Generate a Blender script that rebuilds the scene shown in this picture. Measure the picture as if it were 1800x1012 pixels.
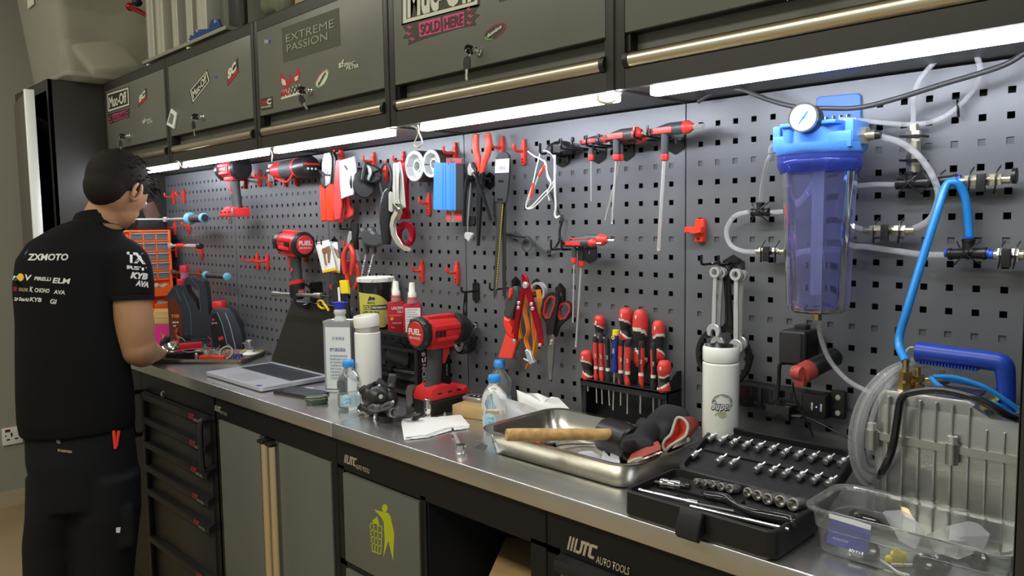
import bpy, bmesh, math, random
import numpy as np
from mathutils import Vector, Matrix, Quaternion
from mathutils.bvhtree import BVHTree
for _o in list(bpy.data.objects): bpy.data.objects.remove(_o)
SC = bpy.context.scene
COL = SC.collection
PI = math.pi
# ------------------------------------------------------------------ camera
CR = ((0.70949076, 0.7045757, -0.01399804), (0.04882904, -0.06896594, -0.99642332), (-0.70302105, 0.70626962, -0.08333445))
CC = Vector((0.8219, -1.3666, 1.4031)); FP = 1343.15
cam = bpy.data.cameras.new('camera'); cam.sensor_width = 36; cam.lens = FP/1800*36; cam.clip_start = .02
co = bpy.data.objects.new('camera', cam); COL.objects.link(co); SC.camera = co
co.matrix_world = Matrix(((CR[0][0], -CR[1][0], -CR[2][0], CC.x), (CR[0][1], -CR[1][1], -CR[2][1], CC.y), (CR[0][2], -CR[1][2], -CR[2][2], CC.z), (0, 0, 0, 1)))
# ------------------------------------------------------------------ world, lights, exposure
SC.view_settings.view_transform = 'Standard'; SC.view_settings.look = 'None'; SC.view_settings.gamma = 1
SC.view_settings.use_curve_mapping = False
SC.view_settings.exposure = 0.0
w = bpy.data.worlds.new('world'); SC.world = w; w.use_nodes = True
w.node_tree.nodes['Background'].inputs[0].default_value = (.82, .86, .80, 1)
w.node_tree.nodes['Background'].inputs[1].default_value = .4
LED_STRENGTH = 46.0
def area_light(name, loc, rot, sx, sy, power, color):
    l = bpy.data.lights.new(name, 'AREA'); l.shape = 'RECTANGLE'; l.size = sx; l.size_y = sy; l.energy = power; l.color = color
    o = bpy.data.objects.new(name, l); COL.objects.link(o); o.location = loc; o.rotation_euler = rot; return o
area_light('ceiling_lamp_light', (-.6, -2.2, 2.93), (0, 0, 0), 2.4, .5, 62, (1, .955, .80))
area_light('ceiling_lamp_light', (-2.6, -1.6, 2.93), (0, 0, 0), 1.6, .4, 18, (1, .955, .82))
# ------------------------------------------------------------------ photo pixel -> point on a real plane
def _ray(x, y):
    a, b = (x-900)/FP, (y-506)/FP
    return Vector((CR[0][i]*a + CR[1][i]*b + CR[2][i] for i in range(3)))
def at(x, y, X=None, Y=None, Z=None):
    d = _ray(x, y)
    s = (X-CC.x)/d.x if X is not None else (Y-CC.y)/d.y if Y is not None else (Z-CC.z)/d.z
    return CC + d*s
TZ = .93                                            # worktop height
def W(x, y, d=0.0): return at(x, y, Y=-d)           # point at distance d in front of the pegboard
def T(x, y, h=0.0): return at(x, y, Z=TZ+h)         # point at height h above the worktop
def F(x, y, d=0.39): return at(x, y, Y=-d)          # point on a cabinet front
# ------------------------------------------------------------------ materials
MATS = {}
def mat(name, col, rough=.5, metal=0.0, spec=.5, bump=0, bscale=60, var=0, vscale=8, trans=0, ior=1.45, alpha=1, coat=0, emit=0, aniso=0, streak=None, sss=0, wear=None):
    if name in MATS: return MATS[name]
    m = bpy.data.materials.new(name); m.use_nodes = True; nt = m.node_tree; n = nt.nodes; L = nt.links; b = n['Principled BSDF']
    I = b.inputs
    I['Base Color'].default_value = (*col, 1); I['Roughness'].default_value = rough; I['Metallic'].default_value = metal
    I['Specular IOR Level'].default_value = spec; I['IOR'].default_value = ior; I['Transmission Weight'].default_value = trans
    I['Alpha'].default_value = alpha; I['Coat Weight'].default_value = coat; I['Coat Roughness'].default_value = .15
    if sss: I['Subsurface Weight'].default_value = sss; I['Subsurface Radius'].default_value = (.01, .004, .002)
    if aniso: I['Anisotropic'].default_value = aniso
    if emit: I['Emission Color'].default_value = (*col, 1); I['Emission Strength'].default_value = emit
    tc = n.new('ShaderNodeTexCoord')
    def noise(sc, det=4, stretch=None):
        t = n.new('ShaderNodeTexNoise'); t.inputs['Scale'].default_value = sc; t.inputs['Detail'].default_value = det
        if stretch:
            mp = n.new('ShaderNodeMapping'); mp.inputs['Scale'].default_value = stretch; L.new(tc.outputs['Object'], mp.inputs[0]); L.new(mp.outputs[0], t.inputs[0])
        else: L.new(tc.outputs['Object'], t.inputs[0])
        return t
    if var or wear:
        t = noise(vscale, 5, streak); r = n.new('ShaderNodeValToRGB'); L.new(t.outputs[0], r.inputs[0])
        r.color_ramp.elements[0].position = .35; r.color_ramp.elements[1].position = .65
        if wear:
            r.color_ramp.elements[0].position = wear[1]; r.color_ramp.elements[1].position = wear[1]+.06
            r.color_ramp.elements[0].color = (*col, 1); r.color_ramp.elements[1].color = (*wear[0], 1)
        else:
            r.color_ramp.elements[0].color = (*[c*(1-var) for c in col], 1); r.color_ramp.elements[1].color = (*[min(1, c*(1+var)) for c in col], 1)
        L.new(r.outputs[0], I['Base Color'])
        mr = n.new('ShaderNodeMapRange'); L.new(t.outputs[0], mr.inputs[0]); mr.inputs[3].default_value = max(0, rough-.08); mr.inputs[4].default_value = min(1, rough+.1); L.new(mr.outputs[0], I['Roughness'])
    if bump:
        t = noise(bscale, 3, streak); bn = n.new('ShaderNodeBump'); bn.inputs['Strength'].default_value = bump; bn.inputs['Distance'].default_value = .002
        L.new(t.outputs[0], bn.inputs['Height']); L.new(bn.outputs[0], I['Normal'])
    MATS[name] = m; return m
def plain(name, col, rough=.5, **k): return mat(name, col, rough, **k)
M_panel = mat('pegboard grey paint', (.150, .155, .165), .40, metal=.3, var=.06, vscale=5)
M_beam = mat('steel beam grey', (.10, .103, .11), .6)
M_dark = mat('hole shade black', (.006, .006, .007), .7)
M_frame = mat('cabinet frame charcoal', (.031, .030, .025), .38, spec=.55, var=.06, vscale=3)
M_door = mat('cabinet door grey', (.135, .135, .112), .36, spec=.55, var=.05, vscale=3)
M_black = mat('black plastic', (.012, .012, .013), .42)
M_blackm = mat('matt black rubber', (.014, .014, .015), .7, bump=.1, bscale=200)
M_blackg = mat('gloss black', (.008, .008, .009), .15, coat=.4)
M_steel = mat('polished steel', (.66, .66, .65), .26, metal=.6)
M_chrome = mat('chrome', (.75, .75, .74), .09, metal=1)
M_alu = mat('brushed aluminium handle', (.78, .70, .53), .3, metal=1, bump=.05, bscale=80, streak=(.05, 8, 8))
M_brushed = mat('brushed stainless worktop', (.60, .60, .585), .23, metal=.88, var=.05, vscale=4, bump=.03, bscale=50)
M_led = mat('led diffuser', (.87, .91, 1), .4, emit=LED_STRENGTH)
M_white = mat('white plastic', (.78, .78, .74), .4)
M_cream = mat('cream cable', (.72, .68, .48), .5)
M_wall = mat('painted wall', (.30, .295, .25), .85, var=.03, vscale=2, bump=.05, bscale=120)
M_red = mat('red plastic', (.62, .032, .022), .35)
M_redb = mat('bright red plastic', (.82, .05, .02), .4)
M_rub = mat('grey black rubber', (.035, .035, .036), .6, bump=.08, bscale=300)
# ------------------------------------------------------------------ mesh builder
def rotm(rx=0, ry=0, rz=0):
    return Matrix.Rotation(math.radians(rz), 3, 'Z') @ Matrix.Rotation(math.radians(ry), 3, 'Y') @ Matrix.Rotation(math.radians(rx), 3, 'X')
def frame_z(d, up=Vector((0, 0, 1))):
    d = Vector(d).normalized()
    u = up.cross(d)
    if u.length < 1e-4: u = Vector((1, 0, 0)).cross(d)
    if u.length < 1e-4: u = Vector((0, 1, 0))
    u.normalize(); v = d.cross(u)
    return Matrix((u, v, d)).transposed()
def smooth_path(pts, n=6, closed=False):
    P = [Vector(p) for p in pts]
    if len(P) < 3: return P
    out = []; N = len(P)
    for i in range(N if closed else N-1):
        a = P[(i-1) % N] if (closed or i) else P[0]*2-P[1]; b = P[i]; c = P[(i+1) % N]; d = P[(i+2) % N] if (closed or i < N-2) else P[-1]*2-P[-2]
        for k in range(n):
            t = k/n
            out.append(.5*((2*b)+(c-a)*t+(2*a-5*b+4*c-d)*t*t+(3*b-a-3*c+d)*t**3))
    if not closed: out.append(P[-1])
    return out
class B:
    def __init__(s): s.bm = bmesh.new(); s.mi = 0; s.X = Matrix.Identity(4)
    def at(s, loc=(0, 0, 0), R=None):
        s.X = Matrix.Translation(Vector(loc)) @ (R.to_4x4() if R is not None else Matrix.Identity(4)); return s
    def m(s, i): s.mi = i; return s
    def _v(s, p): return s.bm.verts.new(s.X @ Vector(p))
    def _f(s, vs):
        try: f = s.bm.faces.new(vs)
        except ValueError: return None
        f.material_index = s.mi; f.smooth = True; return f
    def box(s, c, size, R=None, bev=0, seg=2, top=1.0):
        R = R or Matrix.Identity(3); c = Vector(c); h = [q/2 for q in size]; vs = []
        for z in (-1, 1):
            k = top if z > 0 else 1
            for x, y in ((-1, -1), (1, -1), (1, 1), (-1, 1)): vs.append(s._v(c + R @ Vector((x*h[0]*k, y*h[1]*k, z*h[2]))))
        fs = [s._f([vs[i] for i in q]) for q in ((3, 2, 1, 0), (4, 5, 6, 7), (0, 1, 5, 4), (1, 2, 6, 5), (2, 3, 7, 6), (3, 0, 4, 7))]
        if bev: s._bev(fs, bev, seg)
        return s
    def _bev(s, fs, bev, seg=2, ang=None):
        es = {e for f in fs for e in f.edges}
        if ang: es = {e for e in es if len(e.link_faces) == 2 and e.calc_face_angle(0) > ang}
        r = bmesh.ops.bevel(s.bm, geom=list(es), offset=bev, segments=seg, affect='EDGES', profile=.6, clamp_overlap=True)
        for f in r['faces']: f.material_index = s.mi; f.smooth = True
    def rings(s, rs, cap=True, closed=False):
        V = [[s._v(p) for p in r] for r in rs]; n = len(V[0]); N = len(V)
        for i in range(N if closed else N-1):
            a, b = V[i], V[(i+1) % N]
            for k in range(n): s._f((a[k], a[(k+1) % n], b[(k+1) % n], b[k]))
        if cap and not closed:
            s._f(V[0][::-1]); s._f(V[-1])
        return s
    def cyl(s, a, b, r, r2=None, n=16, cap=True, seg=1):
        a, b = Vector(a), Vector(b); Fm = frame_z(b-a); r2 = r if r2 is None else r2
        return s.rings([[p + Fm @ Vector((q*math.cos(2*PI*k/n), q*math.sin(2*PI*k/n), 0)) for k in range(n)] for p, q in ((a, r), (b, r2))], cap)
    def lathe(s, prof, o=(0, 0, 0), d=(0, 0, 1), n=24, cap=True, sx=1, sy=1, Rm=None, ph=0):
        Fm = Rm or (Matrix.Identity(3) if tuple(d) == (0, 0, 1) else frame_z(d)); o = Vector(o)
        return s.rings([[o + Fm @ Vector((sx*r*math.cos(2*PI*k/n+ph), sy*r*math.sin(2*PI*k/n+ph), z)) for k in range(n)] for r, z in prof], cap)
    def tube(s, pts, r, n=8, closed=False, sm=5, sec=None, cap=True, up=None):
        P = smooth_path(pts, sm, closed) if sm else [Vector(p) for p in pts]
        N = len(P); rr = (lambda t: r) if not isinstance(r, (list, tuple)) else (lambda t: float(np.interp(t, np.linspace(0, 1, len(r)), r)))
        rs = []; u = None
        for i in range(N):
            t = (P[(i+1) % N]-P[i-1]) if closed else (P[min(i+1, N-1)]-P[max(i-1, 0)])
            t = t.normalized() if t.length > 1e-9 else Vector((0, 0, 1))
            if up is not None: u = Vector(up).cross(t); u = u.normalized() if u.length > 1e-6 else frame_z(t).col[0]
            elif u is None: u = frame_z(t).col[0].copy()
            else:
                u = u - t*u.dot(t); u = u.normalized() if u.length > 1e-6 else frame_z(t).col[0].copy()
            v = t.cross(u); q = rr(i/max(1, N-1))
            if sec: rs.append([P[i]+u*(a*q)+v*(b*q) for a, b in sec])
            else: rs.append([P[i]+u*(q*math.cos(2*PI*k/n))+v*(q*math.sin(2*PI*k/n)) for k in range(n)])
        return s.rings(rs, cap, closed)
    def band(s, pts, w, t, sm=5, closed=False, up=None): return s.tube(pts, 1, sm=sm, sec=((-t/2, -w/2), (t/2, -w/2), (t/2, w/2), (-t/2, w/2)), closed=closed, up=up)
    def prism(s, poly, o, u, v, t, bev=0, holes=None, seg=1):
        """outline poly in the plane (o,u,v), thickened by t along u x v (centred at o + t/2)"""
        o, u, v = Vector(o), Vector(u), Vector(v); nn = u.cross(v).normalized()
        ar = sum(poly[i][0]*poly[(i+1) % len(poly)][1]-poly[(i+1) % len(poly)][0]*poly[i][1] for i in range(len(poly)))
        if ar < 0: poly = poly[::-1]
        if holes:
            loops = [poly]+[h if sum(h[i][0]*h[(i+1) % len(h)][1]-h[(i+1) % len(h)][0]*h[i][1] for i in range(len(h))) < 0 else h[::-1] for h in holes]
            bot = [[s._v(o+u*a+v*b) for a, b in l] for l in loops]; top = [[s._v(o+u*a+v*b+nn*t) for a, b in l] for l in loops]
            for A, fl in ((bot, 1), (top, 0)):
                es = []
                for l in A:
                    for i in range(len(l)):
                        e = s.bm.edges.get((l[i], l[(i+1) % len(l)])) or s.bm.edges.new((l[i], l[(i+1) % len(l)])); es.append(e)
                r = bmesh.ops.triangle_fill(s.bm, use_beauty=True, edges=es, normal=nn)
                for f in r['geom']:
                    if isinstance(f, bmesh.types.BMFace):
                        f.material_index = s.mi; f.smooth = True
                        if (f.normal.dot(s.X.to_3x3() @ nn) < 0) != bool(fl): f.normal_flip()
            for lb, lt in zip(bot, top):
                for i in range(len(lb)): s._f((lb[i], lb[(i+1) % len(lb)], lt[(i+1) % len(lb)], lt[i]))
            return s
        bt = [s._v(o+u*a+v*b) for a, b in poly]; tp = [s._v(o+u*a+v*b+nn*t) for a, b in poly]; n = len(poly)
        fs = [s._f(bt[::-1]), s._f(tp)]+[s._f((bt[i], bt[(i+1) % n], tp[(i+1) % n], tp[i])) for i in range(n)]
        if bev:
            es = {e for f in fs[:2] if f for e in f.edges}
            r = bmesh.ops.bevel(s.bm, geom=list(es), offset=bev, segments=seg, affect='EDGES', profile=.5, clamp_overlap=True)
            for f in r['faces']: f.material_index = s.mi; f.smooth = True
        return s
    def ell(s, c, r, R=None, n=16, k=10):
        c = Vector(c); R = R or Matrix.Identity(3); r = (r, r, r) if not isinstance(r, (tuple, list)) else r
        rs = []
        for j in range(1, k):
            a = PI*j/k; rs.append([c + R @ Vector((r[0]*math.sin(a)*math.cos(2*PI*i/n), r[1]*math.sin(a)*math.sin(2*PI*i/n), -r[2]*math.cos(a))) for i in range(n)])
        V = [[s._v(p) for p in q] for q in rs]
        for i in range(len(V)-1):
            for q in range(n): s._f((V[i][q], V[i][(q+1) % n], V[i+1][(q+1) % n], V[i+1][q]))
        lo = s._v(c + R @ Vector((0, 0, -r[2]))); hi = s._v(c + R @ Vector((0, 0, r[2])))
        for q in range(n): s._f((lo, V[0][(q+1) % n], V[0][q])); s._f((hi, V[-1][q], V[-1][(q+1) % n]))
        return s
    def coil(s, c, d, R, r, turns, pitch, n=6, k=16):
        Fm = frame_z(d); c = Vector(c)
        return s.tube([c+Fm @ Vector((R*math.cos(2*PI*i/k), R*math.sin(2*PI*i/k), pitch*i/k)) for i in range(int(turns*k)+1)], r, n, sm=0)
    def build(s, name, mats, parent=None, ang=40, world=True, mods=None):
        me = bpy.data.meshes.new(name)
        bmesh.ops.recalc_face_normals(s.bm, faces=s.bm.faces[:]) if not getattr(s, 'keep', 0) else None
        if world and parent is not None: s.bm.transform(WM[parent.name].inverted())
        s.bm.to_mesh(me); s.bm.free()
        for q in (mats if isinstance(mats, (list, tuple)) else [mats]): me.materials.append(q)
        try: me.set_sharp_from_angle(angle=math.radians(ang))
        except Exception: pass
        o = bpy.data.objects.new(name, me); COL.objects.link(o)
        if parent is not None: o.parent = parent
        WM[o.name] = WM[parent.name] if parent is not None else Matrix.Identity(4)
        return o
WM = {}
def tag(o, label, cat, group=None):
    o['label'] = label; o['category'] = cat
    if group: o['group'] = group
    return o
def thing(name, label, cat, loc=(0, 0, 0), R=None, group=None):
    o = bpy.data.objects.new(name, None); COL.objects.link(o); o.empty_display_size = .02
    mw = Matrix.Translation(Vector(loc)) @ (R.to_4x4() if R is not None else Matrix.Identity(4)); o.matrix_world = mw
    WM[o.name] = mw.copy(); return tag(o, label, cat, group)
def struct(o, kind='structure'): o['kind'] = kind; return o
def dup(root, mw, label, group=None):
    r = root.copy(); COL.objects.link(r); r.matrix_world = mw; WM[r.name] = mw.copy(); r['label'] = label
    if group: r['group'] = group
    for ch in root.children:
        c = ch.copy(); COL.objects.link(c); c.parent = r; WM[c.name] = mw
        for g in ch.children:
            d = g.copy(); COL.objects.link(d); d.parent = c; WM[d.name] = mw
    return r
def lpart(b, name, mats, parent, ang=40): return b.build(name, mats, parent, ang, world=False)
FB = {}
def text(s, o, u, v, h, m_, parent, name='lettering', w=None, bold=.0, shear=0, align='LEFT', lift=.0006, wrap=None, spacing=1.0, thick=.0004, proj=None, world=True):
    """lettering of height h, baseline at point o, running along u, upright v"""
    c = bpy.data.curves.new('t', 'FONT'); c.body = s; c.size = 1; c.offset = bold; c.shear = shear; c.align_x = align; c.space_character = spacing; c.resolution_u = 3
    t = bpy.data.objects.new('t', c); COL.objects.link(t); dg = bpy.context.evaluated_depsgraph_get(); me = bpy.data.meshes.new_from_object(t.evaluated_get(dg))
    bpy.data.objects.remove(t); bpy.data.curves.remove(c)
    if not me.vertices: return None
    xs = [q.co.x for q in me.vertices]; k = h/.7; kx = k if w is None else w/max(1e-6, max(xs)-min(xs))
    x0 = (min(xs) if align == 'LEFT' else 0)
    o, u, v = Vector(o), Vector(u).normalized(), Vector(v).normalized(); nn = u.cross(v).normalized()
    bm = bmesh.new(); bm.from_mesh(me); bpy.data.meshes.remove(me)
    for q in bm.verts:
        a, b_ = (q.co.x-x0)*kx, q.co.y*k
        if wrap: q.co = wrap(a, b_)
        elif proj: q.co = proj(a, b_)
        else: q.co = o+u*a+v*b_+nn*lift
    if world and parent is not None: bm.transform(WM[parent.name].inverted())
    me = bpy.data.meshes.new(name); bm.to_mesh(me); bm.free(); me.materials.append(m_)
    ob = bpy.data.objects.new(name, me); COL.objects.link(ob)
    if parent is not None: ob.parent = parent; WM[ob.name] = WM[parent.name]
    return ob
XA, YA, ZA = Vector((1, 0, 0)), Vector((0, 1, 0)), Vector((0, 0, 1))
def wp(pts, d, o):                                   # photo outline -> outline (x,z) on the plane at distance d, relative to o
    return [((q := W(x, y, d)).x-o.x, q.z-o.z) for x, y in pts]
# ================================================================== ROOM
M_floor = mat('beige floor', (.32, .235, .13), .45, var=.12, vscale=1.5)
M_ceil = mat('ceiling paint', (.55, .54, .48), .9)
for nm, c, s, m_ in (('floor', (-.9, -1.6, -.05), (5.8, 4.4, .1), M_floor), ('wall_back', (-.9, .1, 1.5), (5.8, .1, 3), M_wall),
                     ('wall_left', (-3.75, -1.6, 1.5), (.1, 4.4, 3), M_wall), ('ceiling', (-.9, -1.6, 3.05), (5.8, 4.4, .1), M_ceil)):
    struct(B().box(c, s).build(nm, m_))
struct(B().box((-3.698, -1.6, .04), (.006, 4.2, .08)).build('baseboard_left', mat('tile skirting', (.42, .36, .24), .4)))
for x, y, sx, sy in ((-.6, -2.2, 2.4, .5), (-2.6, -1.6, 1.6, .4)):
    b = B().box((x, y, 2.975), (sx+.08, sy+.08, .05), bev=.004)
    tag(b.build('ceiling_light', mat('lamp housing', (.8, .8, .78), .5)), 'long flat ceiling lamp over the %s of the bench aisle' % ('middle' if x > -1 else 'left end'), 'ceiling light')
# ------------------------------------------------------------------ pegboard panels
SX0, PIT = -.034, .6765
P0 = SX0-4*PIT
PL = ['fifth grey pegboard panel from the right, behind the torque wrenches', 'grey pegboard panel behind the laptop and upright impact driver',
      'grey pegboard panel behind the snips and large white sockets', 'grey pegboard panel behind the gasket and T-handle hex keys',
      'grey pegboard panel behind the clear blue water filter at far right']
HP = .038; HS = .0053; ROW0 = 1.595
for k in range(5):
    x0 = P0+k*PIT+.0015; x1 = P0+(k+1)*PIT-.0015; z1 = 1.6405; z0 = TZ+.001
    gap = (PIT-16*HP)/2
    cx = [P0+k*PIT+gap+i*HP for i in range(17)]; cz = [ROW0-i*HP for i in range(17)][::-1]
    gx = [x0]+[q for c in cx for q in (c-HS, c+HS)]+[x1]; gz = [z0]+[q for c in cz for q in (c-HS, c+HS)]+[z1]
    b = B(); V = [[b._v((x, 0, z)) for z in gz] for x in gx]; V2 = [[b._v((x, .0016, z)) for z in gz] for x in gx]
    for i in range(len(gx)-1):
        for j in range(len(gz)-1):
            if i % 2 and j % 2:
                for (a, c_), (d, e) in (((i, j), (i+1, j)), ((i+1, j), (i+1, j+1)), ((i+1, j+1), (i, j+1)), ((i, j+1), (i, j))):
                    b._f((V[a][c_], V[d][e], V2[d][e], V2[a][c_]))
            else: b._f((V[i][j], V[i+1][j], V[i+1][j+1], V[i][j+1]))
    b.box(((x0+.0008), .012, (z0+z1)/2), (.0016, .022, z1-z0)); b.box(((x1-.0008), .012, (z0+z1)/2), (.0016, .022, z1-z0))
    t = thing('pegboard', PL[k], 'pegboard', ((x0+x1)/2, 0, z0), group='pegboard panels above the bench')
    b.build('perforated_sheet', M_panel, t)
    bb = B()
    for r in (2, 6, 10, 14): bb.box(((x0+x1)/2, .0065, ROW0-r*HP), (x1-x0-.01, .008, .03))
    bb.build('stiffening_rail', M_beam, t)
    B().box(((x0+x1)/2, .036, (z0+z1)/2), (x1-x0-.006, .024, z1-z0-.004)).build('hole_shade_sheet', M_dark, t)  # near-black sheet standing in for the shade behind the holes
# ------------------------------------------------------------------ wall cabinets
CY = -.237; CZ0 = 1.6412; CZ1 = 2.021
CL = ['grey flap wall cabinet nearest the tall locker, with framed sticker over a pink ribbon', 'grey flap wall cabinet with a tilted framed sticker and small white square holder',
      'greenish grey flap wall cabinet with the big EXTREME PASSION sticker', 'grey flap wall cabinet with the large pink and white sticker above its chrome lock',
      'grey flap wall cabinet at far right above the water filter']
M_key = mat('nickel key', (.6, .58, .5), .3, metal=1)
CABS = []
for k in range(5):
    a, c = P0+k*PIT+.001, P0+(k+1)*PIT-.001; x0, x1 = a+.021, c-.019
    t = thing('wall_cabinet', CL[k], 'cabinet', ((a+c)/2, CY, CZ0), group='flap wall cabinets over the bench'); CABS.append(t)
    b = B(); th = .0015
    # carcass: top, sides with lips, recessed underside, back
    b.box(((a+c)/2, (CY+.05)/2, CZ1-.001), (c-a, .05-CY, .002)); b.box(((a+c)/2, .049, (CZ0+CZ1)/2), (c-a, .002, CZ1-CZ0))
    for x in (a+.001, c-.001): b.box((x, (CY+.05)/2, (CZ0+CZ1)/2), (.002, .05-CY, CZ1-CZ0))
    b.box(((a+c)/2, (CY+.05)/2, CZ0+.004), (c-a-.004, .05-CY-.004, .002))
    # face frame
    b.box((a+.0105, CY+.009, (CZ0+CZ1)/2), (.021, .018, CZ1-CZ0), bev=.0008); b.box((c-.0095, CY+.009, (CZ0+CZ1)/2), (.019, .018, CZ1-CZ0), bev=.0008)
    b.box(((x0+x1)/2, CY+.0095, CZ1-.0165), (x1-x0, .017, .033)); b.box(((x0+x1)/2, CY+.0095, CZ0+.0175), (x1-x0, .017, .035))
    b.build('body', M_frame, t, ang=30)
    zt, zb, zr = CZ1-.0345, 1.7385, 1.6775
    d = B().box(((x0+x1)/2, CY+.008, (zt+zb)/2), (x1-x0-.002, .016, zt-zb), bev=.0012)
    d.box(((x0+x1)/2, CY+.03, (zr+zb)/2), (x1-x0-.004, .002, zb-zr+.01))
    dr = d.build('flap_door', M_door, t, ang=30)
    s = B()
    for sg, x in ((1, x0+.004), (-1, x1-.004)): s.box((x, CY+.018, (zr+zb)/2), (.008, .022, zb-zr))
    s.box(((x0+x1)/2, CY+.018, zb+.0005), (x1-x0-.002, .02, .003)).build('recess_side', M_black, dr)
    h = B()
    sec = [(-.0, -.0135), (.008, -.0125), (.0135, -.006), (.0145, .002), (.0115, .0095), (.004, .0135), (-.003, .0135), (-.003, -.0135)]
    hx0, hx1 = x0+.011, x1-.011
    h.rings([[Vector((x, CY+.006-q, 1.6905+r)) for q, r in sec] for x in (hx0, hx1)])
    h.box(((x0+x1)/2, CY+.018, 1.6925), (x1-x0-.03, .014, .006))
    hd = h.build('handle_bar', M_alu, dr, ang=50)
    for x in (x0+.0055, x1-.0055):
        e = B(); e.rings([[Vector((xx, CY+.006-q*1.06, 1.6905+r*1.08)) for q, r in sec] for xx in (x-.0055, x+.0055)]); e.build('end_cap', M_black, hd)
    lx, lz = ((x0+x1)/2 if k != 2 else W(556, 160, .237).x), 1.786
    if k == 0: q = F(228, 240, .237)
    elif k == 1: q = F(358, 206, .237)
    elif k == 2: q = F(547, 160, .237)
    elif k == 3: q = F(843, 90, .237)
    else: q = Vector(((x0+x1)/2, 0, 1.786))
    lk = B().lathe([(.0105, 0), (.0105, .004), (.0085, .006), (.0085, .011), (.007, .0125), (.0001, .0125)], (q.x, CY, q.z), (0, -1, 0), 20).build('lock', M_chrome, dr)
# keys
def key_set(q, lab, hang=True, tilt=0):
    t = thing('key_set', lab, 'key', (q.x, CY-.0125, q.z), group='black-headed keys in the cabinet locks')
    yk = CY-.0125
    b = B().box((q.x, yk-.004, q.z), (.0028, .011, .0075)); b.build('key_blade', M_key, t)
    b = B().prism([(-.002, -.009), (.013, -.010), (.02, -.006), (.022, 0), (.02, .006), (.013, .010), (-.002, .009)], (q.x-.0015, yk-.006, q.z), Vector((0, -1, 0)), ZA, .003, bev=.0008)
    b.build('key_head', M_black, t)
    b = B().tube([Vector((q.x+.002*math.sin(a), yk-.021+.007*math.cos(a), q.z-.008+.009*math.sin(a))) for a in np.linspace(0, 2*PI, 12)[:-1]], .0006, 6, closed=True, sm=2)
    b.build('key_ring', M_key, t)
    if hang:
        o = Vector((q.x, yk-.022, q.z-.016)); rr = rotm(0, tilt, 12)
        f = lambda u: o+rr@Vector((u[0], 0, u[1]))
        P = [(-.009, -.026), (.009, -.026), (.0095, -.01), (.007, -.002), (0, .001), (-.007, -.002), (-.0095, -.01)]
        B().prism(P, o, rr@XA, rr@ZA, .003, bev=.0008).build('spare_key_head', M_black, t)
        B().prism([(-.003, -.026), (-.003, -.045), (0, -.05), (.0028, -.046), (.0028, -.04), (.0018, -.037), (.0028, -.034), (.003, -.026)], o+Vector((0, -.0006, 0)), rr@XA, rr@ZA, .0016).build('spare_key_blade', M_key, t)
key_set(F(228, 240, .237), 'black-headed keys with green tag hanging from lock of the cabinet over the person')
key_set(F(358, 206, .237), 'black-headed keys hanging in lock of the second wall cabinet from the locker', tilt=-4)
key_set(F(547, 160, .237), 'black-headed keys in lock below the red sticker on the greenish cabinet', tilt=-35)
key_set(F(843, 90, .237), 'black-headed keys hanging below the large pink sticker', tilt=3)
key_set(Vector(((P0+4.5*PIT+.001), CY, 1.786)), 'black-headed keys hanging in lock of the far right wall cabinet')
# ------------------------------------------------------------------ under-cabinet lights
LP = [(-2.62, -2.046, 'between the person\'s head and the second lamp'), (-1.965, -1.36, 'over the upright drill at left'), (-1.30, -.72, 'below the EXTREME PASSION cabinet'),
      (-.603, -.037, 'below the large pink sticker cabinet'), (.038, .64, 'above the blue water filter')]
for i, (a, c, s) in enumerate(LP):
    t = thing('led_light_bar', 'glowing white LED light bar '+s, 'light bar', ((a+c)/2, -.222, 1.64), group='light bars under the wall cabinets')
    zt = 1.6438
    B().box(((a+c)/2, -.2215, zt-.003), (c-a, .02, .005)).build('housing', M_white, t)
    B().box(((a+c)/2, -.2225, zt-.0135), (c-a-.002, .022, .015), bev=.004, seg=3).build('diffuser', M_led, t)
def cable(name, pts, r, m_, lab, n=8, sm=6, cat='cable', group=None): return tag(B().tube(pts, r, n, sm=sm).build(name, m_), lab, cat, group)
def dangle(x, y, loops, lab):
    pts = [W(a, b, d) for a, b, d in loops]
    b = B().tube(pts, .0016, 6, sm=6).tube([p+Vector((.003, -.002, .001)) for p in pts], .0016, 6, sm=6)
    tag(b.build('lamp_cable', M_cream), lab, 'cable', 'cream cables joining the light bars')
dangle(0, 0, [(722, 221, .22), (732, 226, .215), (738, 238, .21), (742, 252, .205), (734, 259, .2), (728, 254, .2), (733, 240, .205), (736, 228, .215), (734, 221, .222)], 'cream cable loop hanging between the lights above the white sockets')
dangle(0, 0, [(1050, 168, .24), (1052, 178, .25), (1066, 182, .25), (1080, 178, .24), (1090, 167, .225)], 'cream cable curling round the light end near the T-handles')
dangle(0, 0, [(304, 286, .23), (314, 284, .235), (318, 292, .24), (326, 296, .24), (334, 291, .238), (328, 287, .235), (337, 285, .235), (342, 290, .235)], 'cream cable loops at the light end left of the upright drill')
dangle(0, 0, [(462, 258, .225), (474, 262, .215), (479, 272, .2), (478, 284, .19)], 'cream cable dropping between the lights by the red right-angle tool')
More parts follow.
